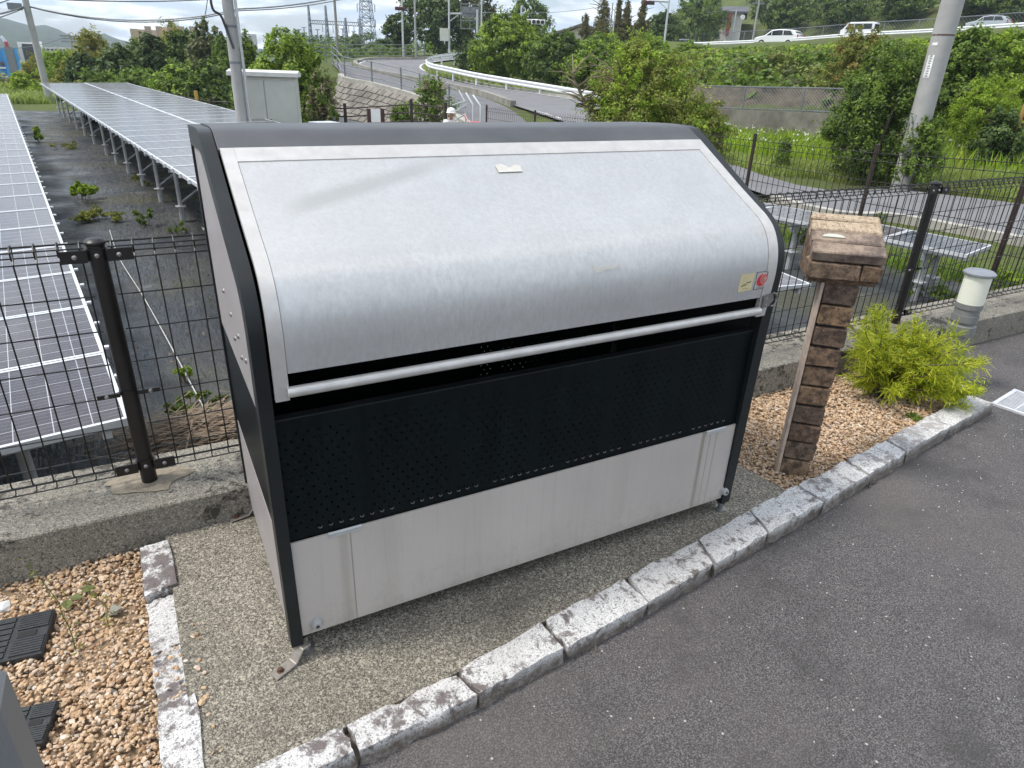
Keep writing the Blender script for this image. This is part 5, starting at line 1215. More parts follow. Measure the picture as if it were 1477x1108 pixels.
guardrail('guardrail', 'white W-beam guardrail curving round the road bend in the middle', GR, 4, .62)
GU = smoothline([p + V(0, 0, .02) for p in UPR_A], 8)
guardrail('guardrail', 'white guardrail along the upper road in front of the parked cars', GU, 5, .55)

# ================================================================== CHAIN-LINK FENCES
def chainlink(name, label, line, hgt, pitch, every, wire=.008, postr=.03):
    line = [np.array(p) for p in line]; T = empty(name, line[0], label, 'fence'); L = np.array(line)
    cum_ = np.concatenate([[0], np.cumsum(np.linalg.norm(np.diff(L, axis=0), axis=1))]); tot = cum_[-1]
    def P(u, h): return np.array([np.interp(u, cum_, L[:, k]) for k in range(3)]) + V(0, 0, h)
    n = int(tot / every)
    for i in range(n + 1):
        u = tot * i / n; b = MB(); b.tube([P(u, -.2), P(u, hgt)], postr, 6); b.build('post', MT['galvd'], T)
    for h in (.05, hgt):
        b = MB(); b.tube([P(u, h) for u in np.linspace(0, tot, 24)], postr * .8, 5); b.build('rail', MT['galvd'], T)
    b = MB(); u = -hgt
    while u < tot:
        for s_ in (0, 1):
            u0, u1 = (u, u + hgt) if s_ == 0 else (u + hgt, u); h0, h1_ = 0, hgt
            lo, hi = min(u0, u1), max(u0, u1)
            if lo < 0 or hi > tot: continue
            b.tube([P(u0, h0), P(u1, h1_)], wire, 3, caps=False)
        u += pitch
    b.build('wire_mesh', MT['galvd'], T)['kind'] = 'stuff'
    return T
LW = [p.copy() for p in WALLTOP[:4]]
lw = MB(); Lx = np.array(smoothline(LW, 5)); nn = offs(Lx, 1) - Lx; Lf, Lb = Lx - nn * .15, Lx + nn * .15
for a, c in ((Lf - V(0, 0, 2.0), Lf), (Lf, Lb), (Lb, Lb - V(0, 0, 2.0))): lw.strip(a, c)
tag(lw.build('concrete_wall', simple('brown_grey_concrete', (.19, .175, .145), .92, var=.4, scale=1.8, bump=.4, bscale=20)), 'grey concrete wall under the wire fence at the foot of the slope', 'wall')
chainlink('chain_link_fence', 'grey wire fence with brown bank behind it on top of the concrete wall', Lx, .76, .11, 1.75)
chainlink('chain_link_fence', 'tall dark wire fence behind the parked cars on the upper road', [p + V(0, 0, .1) for p in UB], 1.7, .32, 3.4, .012, .05)
bk_ = MB(); Lq = Lx + nn * .0; ff_ = np.array([away(p, 1.3) for p in Lx]); 
bk_.strip(ff_ + V(0, 0, -.1), np.array([away(p, 2.3) for p in Lx]) + V(0, 0, .72)); tag(bk_.build('earth_bank', simple('brown_bank', (.10, .08, .055), .98, var=.5, scale=3, bump=.8, bscale=9)), kind='structure')

# ================================================================== POLES, SIGNALS, CABLES
def pole(name, label, px0, py0, px1, py1, d, wpx, cat='pole', group=None, mat='pole', top=None, taper=.75, zb=None):
    """from the foot (px0,py0) up; a pole that runs out of the frame goes on to a real height"""
    p0 = at(px0, py0, d); m = mpp(px0, py0, d); zt_ = at(px1, py1, d)[2]
    if top: zt_ = p0[2] + top
    zb_ = zb if zb is not None else p0[2] - .3
    T = empty(name, (p0[0], p0[1], zb_), label, cat, group); r = wpx * m / 2
    b = MB(); b.tube([(p0[0], p0[1], zb_), (p0[0], p0[1], zt_)], [r, r * taper], 14); b.build('shaft', MT[mat], T, smooth=True); return T, p0, zt_, r
pg = 'utility poles'
T, q, zt2, r = pole('utility_pole', 'grey concrete pole standing left of the cream cabinet', 351, 182, 325, 0, 17, 16, top=8.5, zb=GZ - .1)
for py in (40, 92):
    z = at(330, py, 17)[2]; b = MB(); b.lathe((q[0], q[1], z), [(r * .97, 0), (r * .97, .05)], 14); b.build('band', MT['galvd'], T)
b = MB(); p1_ = at(306, -4, 17); pts = [at(304, -20, 17), at(304, 0, 16.9), at(308, 15, 16.9), at(318, 22, 16.9), at(325, 38, 16.9), at(337, 70, 16.8)]; b.tube(smoothline(pts, 4), .025, 6); b.build('drop_cable', MT['black'], T)
b = MB(); b.tube([(q[0] + r + .03, q[1] - .1, GZ), (q[0] + r * .9 + .02, q[1] - .1, 4.8)], .03, 6); b.build('conduit', MT['galv'], T)
T1, q1, zt1, r1 = pole('utility_pole', 'grey concrete pole rising behind the far tip of the raised solar row', 76, 165, 38, 0, 45, 9, top=13, zb=GZ - .3)
b = MB(); b.box((q1[0] - .5, q1[1], at(32, 10, 45)[2]), (.6, .25, .3)); b.build('cable_box', MT['galvd'], T1)
T, q, z_, r = pole('utility_pole', 'small distant pole with crossarms in front of the mountains', 117, 128, 98, 48, 90, 3.5, zb=-1.2)
for py in (52, 56, 60):
    zz = at(99, py, 90)[2]; b = MB(); b.box((q[0], q[1], zz), (1.9, .12, .12), rz=-.5); b.build('crossarm', MT['galvd'], T)
T, q, zP3, r = pole('utility_pole', 'dark slim pole in front of the substation gantry', 487, 68, 480, -4, 75, 4, mat='conc_dark', top=9)
pole('utility_pole', 'pale slim pole between the bend and the dark trees', 600, 83, 597, -4, 72, 3.2, top=9)
T11, q11, z11, r11 = pole('utility_pole', 'thick leaning looking concrete pole in front of the green slope', 1306, 250, 1372, 0, 18.6, 29, top=9, zb=-1.0, taper=.86)
plm = simple('plate_white', (.70, .70, .68), .6)
for (pa, pb_, wd) in (((1337, 80), (1327, 112), .055), ((1341, 62), (1340, 66), .05)):
    a = at(pa[0], pa[1], 18.6); c = at(pb_[0], pb_[1], 18.6); M3 = math.atan2(CAM[1] - q11[1], CAM[0] - q11[0]); zz = (a[2] + c[2]) / 2; rr_ = r11 * .93
    b = MB(); px_ = q11[0] + math.cos(M3 - .55) * rr_; py_ = q11[1] + math.sin(M3 - .55) * rr_; b.box((px_, py_, zz), (.012, wd * 2.4, abs(a[2] - c[2])), rz=M3 - .55); pt = b.build('number_plate', plm, T11)
    if pa[1] > 70:
        for i in range(9):
            zz2 = zz + abs(a[2] - c[2]) * (i / 9 - .44); b = MB()
            for k in range(2): b.box((px_ + math.cos(M3 - .55) * .007, py_ + math.sin(M3 - .55) * .007, zz2 + k * .015), (.003, wd * (1.1 - .4 * ((i + k) % 2)), .008), rz=M3 - .55)
            b.build('plate_marks', ink, pt)
b = MB(); zz = at(1348, 52, 18.6)[2]; b.lathe((q11[0], q11[1], zz), [(r11 * .96, 0), (r11 * .96, .03)], 16); b.build('band', MT['rust'], T11)
# traffic signals
def signal_head(name, p, wd, face_m, parent, col='dark'):
    a = math.atan2(-(p[0] - CAM[0]), p[1] - CAM[1]) ; b = MB(); b.box(p, (wd, .22, wd * .32), rz=-a * 0 - .45); o = b.build(name, face_m, parent, bevel=.03)
    for k in (-1, 0, 1):
        d_ = Matrix.Rotation(-.45, 3, 'Z') @ Vector((k * wd * .31, -.14, 0)); b = MB(); b.lathe(Vector(p) + d_, [(wd * .115, 0), (wd * .13, .12)], 10, Matrix.Rotation(-.45, 3, 'Z') @ Matrix.Rotation(math.pi / 2, 3, 'X')); b.build('lens_hood', MT['black'], o)
def signal(label, foot, topy, d, headpx, armz, back=True):
    T, q, zt_, r = pole('traffic_signal', label, foot[0], foot[1], foot[0] - 2, topy, d, 3.2, cat='traffic signal', mat='galv')
    hp = at(headpx[0], headpx[1], d); b = MB(); b.tube([(q[0], q[1], hp[2] + .1), tuple(hp + V(0, 0, .15))], .07, 6); b.tube([(q[0], q[1], hp[2] - .5), tuple((hp * .5 + V(q[0], q[1], hp[2]) * .5) + V(0, 0, .1))], .04, 5); b.build('arm', MT['galv'], T)
    signal_head('signal_head', hp, 1.15 if back else .95, MT['white'] if back else simple('dark_red_housing', (.16, .03, .03), .6), T); return T
s1 = signal('traffic signal with red lamp housing left of the dark trees', (582, 82), -6, 74, (577, 12.5), 0, False)
s2_ = signal('traffic signal on the pole above the guardrail bend, white head to the right', (648, 80), -8, 64, (677, 23), 0)
b = MB(); p = at(641, 50, 64); b.box(p, (.75, .3, .95), rz=-.5); b.build('control_box', MT['cabinet'], s2_)
signal('traffic signal with white head above the bright middle tree', (751, 45), 8, 63, (776, 32), 0)
s4 = signal('traffic signal with red lamps hung from a curved arm above the olive bush', (958, 62), -8, 66, (936, 4), 0, False)
sg = empty('sign_frame', at(688, 70, 63), 'rear of a large framed road sign on a pole among trees', 'road sign')
b = MB(); p = at(688, 70, 63); t_ = at(688, 14, 63); b.tube([p, (p[0], p[1], t_[2])], .1, 7); b.build('pole', MT['galv'], sg)
b = MB(); c = at(678, 24, 63)
for dx in (-.75, 0, .75):
    b.box((c[0] + dx * .87, c[1] - dx * .48, c[2]), (.06, .06, 1.9))
for dz in (-.9, -.3, .3, .9): b.box((c[0], c[1], c[2] + dz), (1.7, .06, .06), rz=-.5)
b.box((c[0] + .05, c[1] + .12, c[2] + .35), (1.3, .03, .75), rz=-.5); b.build('sign_back', MT['galvd'], sg)
pole('street_pole', 'left one of two thin close poles beside the brown conifers', 879, 62, 880, 4, 68, 1.8, mat='galvd')
pole('street_pole', 'right one of two thin close poles beside the brown conifers', 883, 62, 882, 10, 68, 1.8, mat='galv')
pole('street_pole', 'tall pole rising behind the sign frame', 694, 60, 695, -6, 70, 2.6, mat='galv', top=9)
pole('utility_pole', 'thin grey pole left of the white house', 1056, 55, 1058, 14, 102, 2.6, mat='galv')
T12, q12, z12, r12 = pole('utility_pole', 'pole right of the white house below the dark forest', 1086, 56, 1092, -6, 102, 3.0, top=11)
zz = at(1090, 5, 102)[2]; b = MB(); b.box((q12[0], q12[1], zz), (1.6, .15, .15), rz=-.4); b.build('crossarm', MT['galvd'], T12)
T, q, z_, r = pole('utility_pole', 'small dark utility pole right of the grey pole top', 344, 60, 340, 24, 110, 3)
T, q, z_, r = pole('utility_pole', 'thin mast beside the beige building', 291, 52, 290, 32, 120, 2.4, mat='galvd')
yst = at(1461, 205, 23); b = MB(); yt = at(1466, 150, 23); b.tube([(yst[0], yst[1], -.9), (yst[0], yst[1], yt[2])], .05, 8); tag(b.build('stake', simple('orange_wood', (.33, .20, .07), .8), smooth=True), 'orange-brown wooden stake in the weeds at the right edge', 'stake')
def cable(label, pts, r, sag=0.):
    b = MB(); b.tube(pts, r, 5); return tag(b.build('cable', MT['galvd'], loc=pts[0]), label, 'cable', 'overhead cables')
def span(a, c, sag, n=14): return [a + (c - a) * t - V(0, 0, 4 * sag * t * (1 - t)) for t in np.linspace(0, 1, n)]
cable('upper cable sagging from the left pole across the sky', span(at(46, -3, 45), at(470, -24, 60), .55) , .035)
cable('double lower cable sagging from the left pole past the grey pole', span(at(40, 9, 45), at(345, 13, 40), .55) + span(at(345, 13, 40), at(560, -25, 50), .3)[1:], .035)
cable('second strand just below the double cable', span(at(42, 10, 45), at(345, 15.5, 40), .58) + span(at(345, 15.5, 40), at(560, -20, 50), .3)[1:], .025)
cable('cable running from the left pole off the left side', span(at(34, 10, 45), at(-60, 28, 40), .1), .04)
cable('thin lower cable running from the left pole off the left side', span(at(34, 12, 45), at(-60, 38, 40), .1), .025)
cable('topmost cable left of the left pole', span(at(30, -8, 45), at(-60, 18, 40), .1), .03)
cable('thin wire crossing in front of the mountains', span(at(98, 52, 90), at(-20, 70, 80), .4), .03)
cable('thin wire from the small distant pole towards the bamboo', span(at(98, 53, 90), at(330, 60, 80), .5), .03)
cable('thin wire above the brown conifers', span(at(700, 18, 70), at(880, 8, 70), .3), .02)
cable('thin wire above the white house', span(at(1018, 18, 80), at(1100, 0, 70), .2), .02)
cable('steep guy wire with an insulator left of the grey pole', [at(293, 42, 60), at(297, 16, 58), at(301, -12, 56)], .03)

# ================================================================== SUBSTATION
def lattice(b, p, w0, w1, h, n, r):
    c = [(-1, -1), (1, -1), (1, 1), (-1, 1)]
    def P(i, z): t = z / h; w_ = w0 + (w1 - w0) * t; return (p[0] + c[i][0] * w_ / 2, p[1] + c[i][1] * w_ / 2, p[2] + z)
    for i in range(4): b.tube([P(i, 0), P(i, h)], r, 3)
    for k in range(n):
        z0, z1 = h * k / n, h * (k + 1) / n
        for i in range(4):
            j = (i + 1) % 4; b.tube([P(i, z0), P(j, z1)], r * .6, 3, caps=False); b.tube([P(j, z0), P(i, z1)], r * .6, 3, caps=False); b.tube([P(i, z1), P(j, z1)], r * .6, 3, caps=False)
steel = simple('tower_steel', (.22, .26, .31), .6, .2)
D_ = 190; p = at(531, 72, D_); tw = empty('transmission_tower', p, 'tall lattice transmission tower right of the substation gantry', 'pylon')
m = mpp(531, 40, D_); b = MB(); lattice(b, p, 22 * m, 9 * m, 92 * m, 9, .12); b.build('lattice_mast', steel, tw)
for py in (14, 33, -8):
    z = p[2] + (72 - py) * m; b = MB()
    for sgn in (-1, 1):
        tip = p + V(RT[0], RT[1], 0) * sgn * 12.5 * m; b.tube([(p[0], p[1], z + 1.0), (tip[0], tip[1], z), (p[0], p[1], z - .6)], .1, 3); b.tube([(tip[0], tip[1], z), (tip[0], tip[1], z - 1.6)], .12, 4)
    b.build('crossarm', steel, tw)
gn = empty('substation_gantry', at(500, 72, 200), 'steel lattice gantry of the substation against the sky', 'gantry'); m = mpp(490, 40, 200)
for px, ty in ((450, 16), (474, 16), (501, 31), (522, 32)):
    p = at(px, 72, 200); b = MB(); lattice(b, p, 5 * m, 1.5 * m, (72 - ty) * m, 8, .13); b.build('gantry_leg', steel, gn)
b = MB(); a, c = at(449, 29, 200), at(525, 33, 200)
for dz in (0, .8):
    for dy in (0, .8): b.tube([a + V(0, dy, -dz), c + V(0, dy, -dz)], .09, 3)
for i in range(24): 
    q0, q1 = a + (c - a) * i / 24, a + (c - a) * (i + 1) / 24; b.tube([q0, q1 - V(0, 0, .8)], .06, 3); b.tube([q0 - V(0, 0, .8), q1], .06, 3)
for i in range(8):
    q0 = a + (c - a) * (.2 + .1 * i); b.tube([q0 - V(0, 0, .8), q0 - V(0, 0, 2.6)], .1, 4)
b.build('gantry_beam', steel, gn)
low = empty('switchgear', at(490, 70, 195), 'row of small bushings and busbars below the gantry', 'switchgear')
for i, px in enumerate((434, 441, 460, 496, 506, 512, 518, 526, 535)):
    ty = (43, 40, 43, 42, 55, 46, 52, 54, 55)[i]; p = at(px, 72, 195); z1 = at(px, ty, 195)[2]; b = MB(); b.tube([p, (p[0], p[1], z1)], [.25, .12], 5); b.box((p[0], p[1], z1), (1.1, .2, .2), rz=-.5); b.build('bushing', steel, low)
b = MB(); b.tube([at(425, 53, 195), at(545, 55, 195)], .14, 4); b.build('busbar', steel, low)

# ================================================================== BUILDINGS
def block(T, name, px0, px1, py0, py1, d, depth, mat, part=True):
    """upright box whose front runs between two photo columns at a distance"""
    a, c = at(px0, py1, d), at(px1, py1, d); zt_ = at((px0 + px1) / 2, py0, d)[2]; e_ = (c - a) * V(1, 1, 0); L = np.linalg.norm(e_); e_ /= L; n_ = V(-e_[1], e_[0], 0); zb_ = a[2] - 2
    ctr = (a + c) / 2 + n_ * depth / 2; ang = math.atan2(e_[1], e_[0]); b = MB(); b.box((ctr[0], ctr[1], (zt_ + zb_) / 2), (L, depth, zt_ - zb_), rz=ang); o = b.build(name, mat, T)
    return a, e_, n_, L, zt_, ang, o
bb = empty('scaffolded_building', at(15, 125, 150), 'building wrapped in bright blue construction sheets with a red crane top', 'building')
bluem = NT('blue_sheeting'); v = bluem.coord(); bluem.set(bluem.mix(bluem.rng(bluem.noise(.4, v, 4), .35, .7), (.02, .22, .55), (.06, .36, .70)), .6); bluem = bluem.m
a, e_, n_, L, zt_, ang, o = block(bb, 'sheeted_wall', -30, 38, 70, 126, 150, 12, bluem)
m = mpp(15, 100, 150)
for px0, px1, py0, py1, mt, nm in ((12, 22, 70, 108, 'galvd', 'scaffold_bay'), (0, 5, 90, 94, 'rust', 'orange_banner'), (9, 13, 72, 126, None, 'sheet_strip'), (0, 16, 97, 99, 'white', 'ledge'), (0, 18, 110, 111.5, 'white', 'ledge'), (27, 31, 72, 126, None, 'sheet_strip'), (20, 27, 98, 126, 'galvd', 'scaffold_bay')):
    p = at((px0 + px1) / 2, (py0 + py1) / 2, 149.6); b = MB(); b.box(p, ((px1 - px0) * m, .5, (py1 - py0) * m), rz=ang); b.build(nm, MT[mt] if mt else bluem, bb)
p = at(9, 62, 165); b = MB(); b.tube([p - V(0, 0, 8), p], .4, 4); b.box(p, (4 * m, 1, 4 * m)); b.build('crane_mast', MT['red'], bb); b = MB(); b.tube([p, at(1, 52, 165)], .35, 4); b.build('crane_jib', MT['white'], bb)
ap = empty('apartment_block', at(80, 90, 180), 'white apartment block with rows of windows behind the left pole', 'building'); wallw = simple('apartment_wall', (.62, .60, .58), .8, var=.06, scale=.3)
block(ap, 'grey_wing', 38, 56, 68, 95, 178, 14, simple('grey_wing', (.12, .12, .14), .8)); block(ap, 'tower', 54, 68, 60, 95, 185, 12, MT['white']); block(ap, 'tower_slab', 27, 52, 61, 72, 190, 12, MT['white'])
a, e_, n_, L, zt_, ang, o = block(ap, 'main_wing', 60, 84, 68, 96, 176, 12, wallw); a2_ = block(ap, 'far_wing', 84, 112, 68.5, 96, 182, 12, wallw)
m = mpp(80, 80, 176)
def windows(T, a, e_, n_, L, zs, nwin, w_, h_, ang):
    for z in zs:
        for i in range(nwin):
            c = a + e_ * (L * (i + .5) / nwin) - n_ * .04; b = MB(); b.box((c[0], c[1], z), (w_, .16, h_), rz=ang); fo = b.build('window', MT['glassdark'], T)
zs = [at(70, y, 176)[2] for y in (71.5, 76.5, 81.5, 86.5)]
windows(ap, a, e_, n_, L, zs, 4, 3.2 * m, 2.1 * m, ang); windows(ap, a2_[0], a2_[1], a2_[2], a2_[3], zs, 5, 3.0 * m, 2.0 * m, a2_[5])
b0 = block(ap, 'roof_room', 32, 50, 63.5, 68, 177.5, 6, MT['glassdark'])
ml = empty('beige_hall', at(260, 60, 170), 'wide flat beige hall rising behind the trees', 'building'); beige = simple('beige_wall', (.56, .42, .32), .8, var=.06, scale=.2)
block(ml, 'main_wall', 205, 300, 45, 80, 170, 30, beige); block(ml, 'raised_wall', 233, 262, 40, 60, 172, 20, beige); block(ml, 'corner_wall', 194, 206, 42, 80, 168, 20, simple('tan_wall', (.45, .34, .22), .8)); block(ml, 'grey_wing', 343, 372, 49, 70, 175, 20, simple('light_grey_wall', (.52, .52, .54), .8))
for i in range(5):
    p = at(215 + i * 16, 52, 169.9); b = MB(); b.box(p, (1.2, .2, 3.5), rz=-.05); b.build('wall_seam', simple('seam', (.40, .29, .22), .8) if i == 0 else bpy.data.materials['seam'], ml)
rs_ = empty('rusty_shed', at(209, 100, 56), 'rusty brown corrugated shed wall among the trees', 'shed'); a, e_, n_, L, zt_, ang, o = block(rs_, 'shed_wall', 195, 224, 88, 97.5, 56, 2.5, MT['rust'])
m = mpp(209, 92, 56)
for i in range(9): c = a + e_ * (L * (i + .5) / 9) - n_ * .05; b = MB(); b.box((c[0], c[1], zt_ - 4.5 * m), (L / 22, .1, 9 * m), rz=ang); b.build('corrugation', MT['rust'], rs_)
def house(name, label, px0, px1, pye, pyr, pyb, d, depth, wm, rm, ridge_along=True, ov=.5):
    T = empty(name, at((px0 + px1) / 2, pyb, d), label, 'house'); a, e_, n_, L, ze, ang, o = block(T, 'wall', px0, px1, pye, pyb, d, depth, wm)
    zr = at((px0 + px1) / 2, pyr, d)[2]; b = MB()
    if ridge_along:
        pr = [(-ov, ze - .1), (depth / 2, zr), (depth + ov, ze - .1), (depth + ov, ze + .1), (depth / 2, zr + .25), (-ov, ze + .1)]
        b.prism(pr, -ov, L + ov, lambda u, v, t: tuple(a * V(1, 1, 0) + e_ * t + n_ * u + V(0, 0, v)))
    else:
        pr = [(-ov, ze - .1), (L / 2, zr), (L + ov, ze - .1), (L + ov, ze + .15), (L / 2, zr + .3), (-ov, ze + .15)]
        b.prism(pr, -ov, depth + ov, lambda u, v, t: tuple(a * V(1, 1, 0) + e_ * u + n_ * t + V(0, 0, v)))
        g = MB(); g.prism([(0, ze - .2), (L, ze - .2), (L / 2, zr - .02)], .02, .2, lambda u, v, t: tuple(a * V(1, 1, 0) + e_ * u + n_ * t + V(0, 0, v))); g.build('gable', wm, T)
    b.build('roof', rm, T); return T, a, e_, n_, L, ze, ang
house('house', 'cream house gable with brown roof left of the brown conifers', 806, 872, 50, 37, 66, 98, 9, simple('cream_wall', (.55, .50, .40), .85, var=.06, scale=.4), simple('brown_roof', (.12, .10, .085), .8), False)
hT, a, e_, n_, L, ze, ang = house('house', 'white two-storey house with dark tiled roof beside the round green tree', 1034, 1066, 18, 7, 58, 108, 11, simple('white_wall', (.66, .64, .60), .85, var=.05, scale=.4), MT['roofdark'], True, .7)
m = mpp(1050, 40, 108)
for px, py, w_, h_ in ((1053, 35, 3, 6), (1046, 27, 2.5, 4)):
    p = at(px, py, 107.8); b = MB(); b.box(p, (w_ * m, .14, h_ * m), rz=ang); b.build('window', MT['glassdark'], hT)
hs_ = at(1068, 24, 107); b = MB(); b.box((hs_[0], hs_[1] + 2, at(1068, 36, 107)[2]), (5 * m, 4, 26 * m), rz=ang); b.build('red_porch', simple('red_cladding', (.22, .05, .04), .8), hT); b = MB(); b.lathe(at(1071, 25, 106), [(3.2 * m, 0), (3.2 * m, .15)], 16, Matrix.Rotation(-.5, 3, 'Z') @ Matrix.Rotation(math.pi / 2, 3, 'X')); b.build('round_dish', MT['white'], hT)
cp = empty('carport', at(860, 64, 74), 'small carport frame roof beside the brown conifers', 'carport'); b = MB(); p = at(852, 60, 74); b.box(p, (3.4, 2.4, .18), rz=-.4); b.build('roof', MT['galv'], cp); b = MB()
for dx in (-1.5, 1.5): b.box(p + V(dx * .9, -dx * .4, -1), (.12, .12, 2)); 
b.build('frame', MT['galv'], cp)

# ================================================================== CARS
def car(label, px, py, d, ang, paint, kind='hatch', sc=1.):
    """py is the sill line on the photo; ang: heading of the car's nose"""
    p = at(px, py, d); z = p[2]; T = empty('parked_car', p, label, 'car', 'cars on the upper road'); M3 = Matrix.Rotation(ang, 3, 'Z')
    if kind == 'van': Lc, body = 4.4, [(-2.2, .35), (-2.22, .95), (-2.16, 1.75), (-2.0, 1.86), (1.0, 1.86), (1.35, 1.78), (1.85, 1.1), (2.2, .92), (2.22, .35)]; win = [(-1.95, 1.02), (-1.92, 1.66), (1.05, 1.66), (1.62, 1.04)]
    else: Lc, body = 4.2, [(-2.05, .38), (-2.1, .85), (-2.05, 1.08), (-1.55, 1.48), (-.3, 1.54), (.45, 1.46), (1.1, 1.02), (1.9, .86), (2.08, .7), (2.1, .38)]; win = [(-1.7, 1.03), (-1.4, 1.40), (-.3, 1.45), (.38, 1.38), (.88, 1.02)]
    W_ = 1.68
    def f(u, v, t): return tuple(M3 @ Vector((u * sc, t * sc, 0)) + Vector((p[0], p[1], z + (v - .35) * sc)))
    b = MB(); b.prism(body, -W_ / 2, W_ / 2, f); b.build('body', paint, T, bevel=.06 * sc, smooth=True)
    for sg in (-1, 1):
        b = MB(); b.prism(win, sg * (W_ / 2 - .01), sg * (W_ / 2 + .012), f); b.build('side_window', MT['glassdark'], T)
        for q in (-.75, .35):
            b = MB(); b.prism([(q, win[0][1]), (q, 1.6 if kind == 'van' else 1.42), (q + .07, 1.6 if kind == 'van' else 1.42), (q + .07, win[0][1])], sg * (W_ / 2 + .0125), sg * (W_ / 2 + .016), f); b.build('pillar', paint, T)
        for wx in (-1.32, 1.3):
            b = MB(); c = Vector(f(wx, .33, sg * (W_ / 2 - .09))); Mx = M3 @ Matrix.Rotation(sg * math.pi / 2, 3, 'X').to_3x3(); b.lathe(c, [(.32 * sc, -.1 * sc), (.32 * sc, .1 * sc)], 18, Mx); wh = b.build('wheel', MT['tyre'], T); b = MB(); b.lathe(c, [(.2 * sc, .09 * sc), (.2 * sc, .115 * sc)], 14, Mx); b.build('rim', MT['galv'], wh); b = MB(); b.lathe(c, [(.2 * sc, -.115 * sc), (.2 * sc, -.09 * sc)], 14, Mx); b.build('rim', MT['galv'], wh)
    rearw = [(-W_ / 2 + .14, 1.06), (W_ / 2 - .14, 1.06), (W_ / 2 - .2, 1.62 if kind == 'van' else 1.36), (-W_ / 2 + .2, 1.62 if kind == 'van' else 1.36)]
    def xr(v): 
        pts_ = sorted([(q[1], q[0]) for q in body if q[0] < -1.0]); return float(np.interp(v, [a_[0] for a_ in pts_], [a_[1] for a_ in pts_])) - .012
    b = MB(); vs = [f(xr(v), v, t) for t, v in rearw] + [f(xr(v) + .03, v, t) for t, v in rearw]; b.add(vs, [(0, 1, 2, 3), (7, 6, 5, 4), (0, 4, 5, 1), (1, 5, 6, 2), (2, 6, 7, 3), (3, 7, 4, 0)]); b.build('rear_window', MT['glassdark'], T)
    for sg in (-1, 1):
        b = MB(); b.box(f(xr(.95) - .01, .95, sg * (W_ / 2 - .12)), (.05 * sc, .16 * sc, .3 * sc), rz=ang); b.build('tail_light', MT['red'], T)
        b = MB(); b.box(f(2.05, .75, sg * (W_ / 2 - .25)), (.1 * sc, .3 * sc, .14 * sc), rz=ang); b.build('headlight', MT['white'], T)
    return T
pw = NT('white_car_paint'); pw.set((.72, .73, .74), .25, 0, .5); pw.bsdf.inputs['Coat Weight'].default_value = .6; ps_ = NT('silver_car_paint'); ps_.set((.45, .48, .50), .28, .5, .5); pd = NT('grey_car_paint'); pd.set((.22, .25, .27), .28, .4, .5)
upd = UPR_A[2] - UPR_A[1]; hd = math.atan2(upd[1], upd[0]) + math.pi
car('white hatchback seen from behind its left side, leftmost white car on the upper road', 1122, 63, 88.0, hd + .15, pw.m, 'hatch', 1.15)
upd = UPR_A[3] - UPR_A[2]; hd = math.atan2(upd[1], upd[0]) + math.pi
car('white van with dark windows on the upper road left of the thick pole', 1238, 51, 86.0, hd + .12, pw.m, 'van', .78)
upd = UPR_A[5] - UPR_A[4]; hd = math.atan2(upd[1], upd[0]) + math.pi
car('silver white hatchback on the upper road right of the thick pole', 1424, 40, 80, hd + .05, ps_.m, 'hatch', .78)
car('grey car half hidden by leaves at the left end of the upper road', 981, 72, 96, hd + .5, pd.m, 'hatch', 1.0)

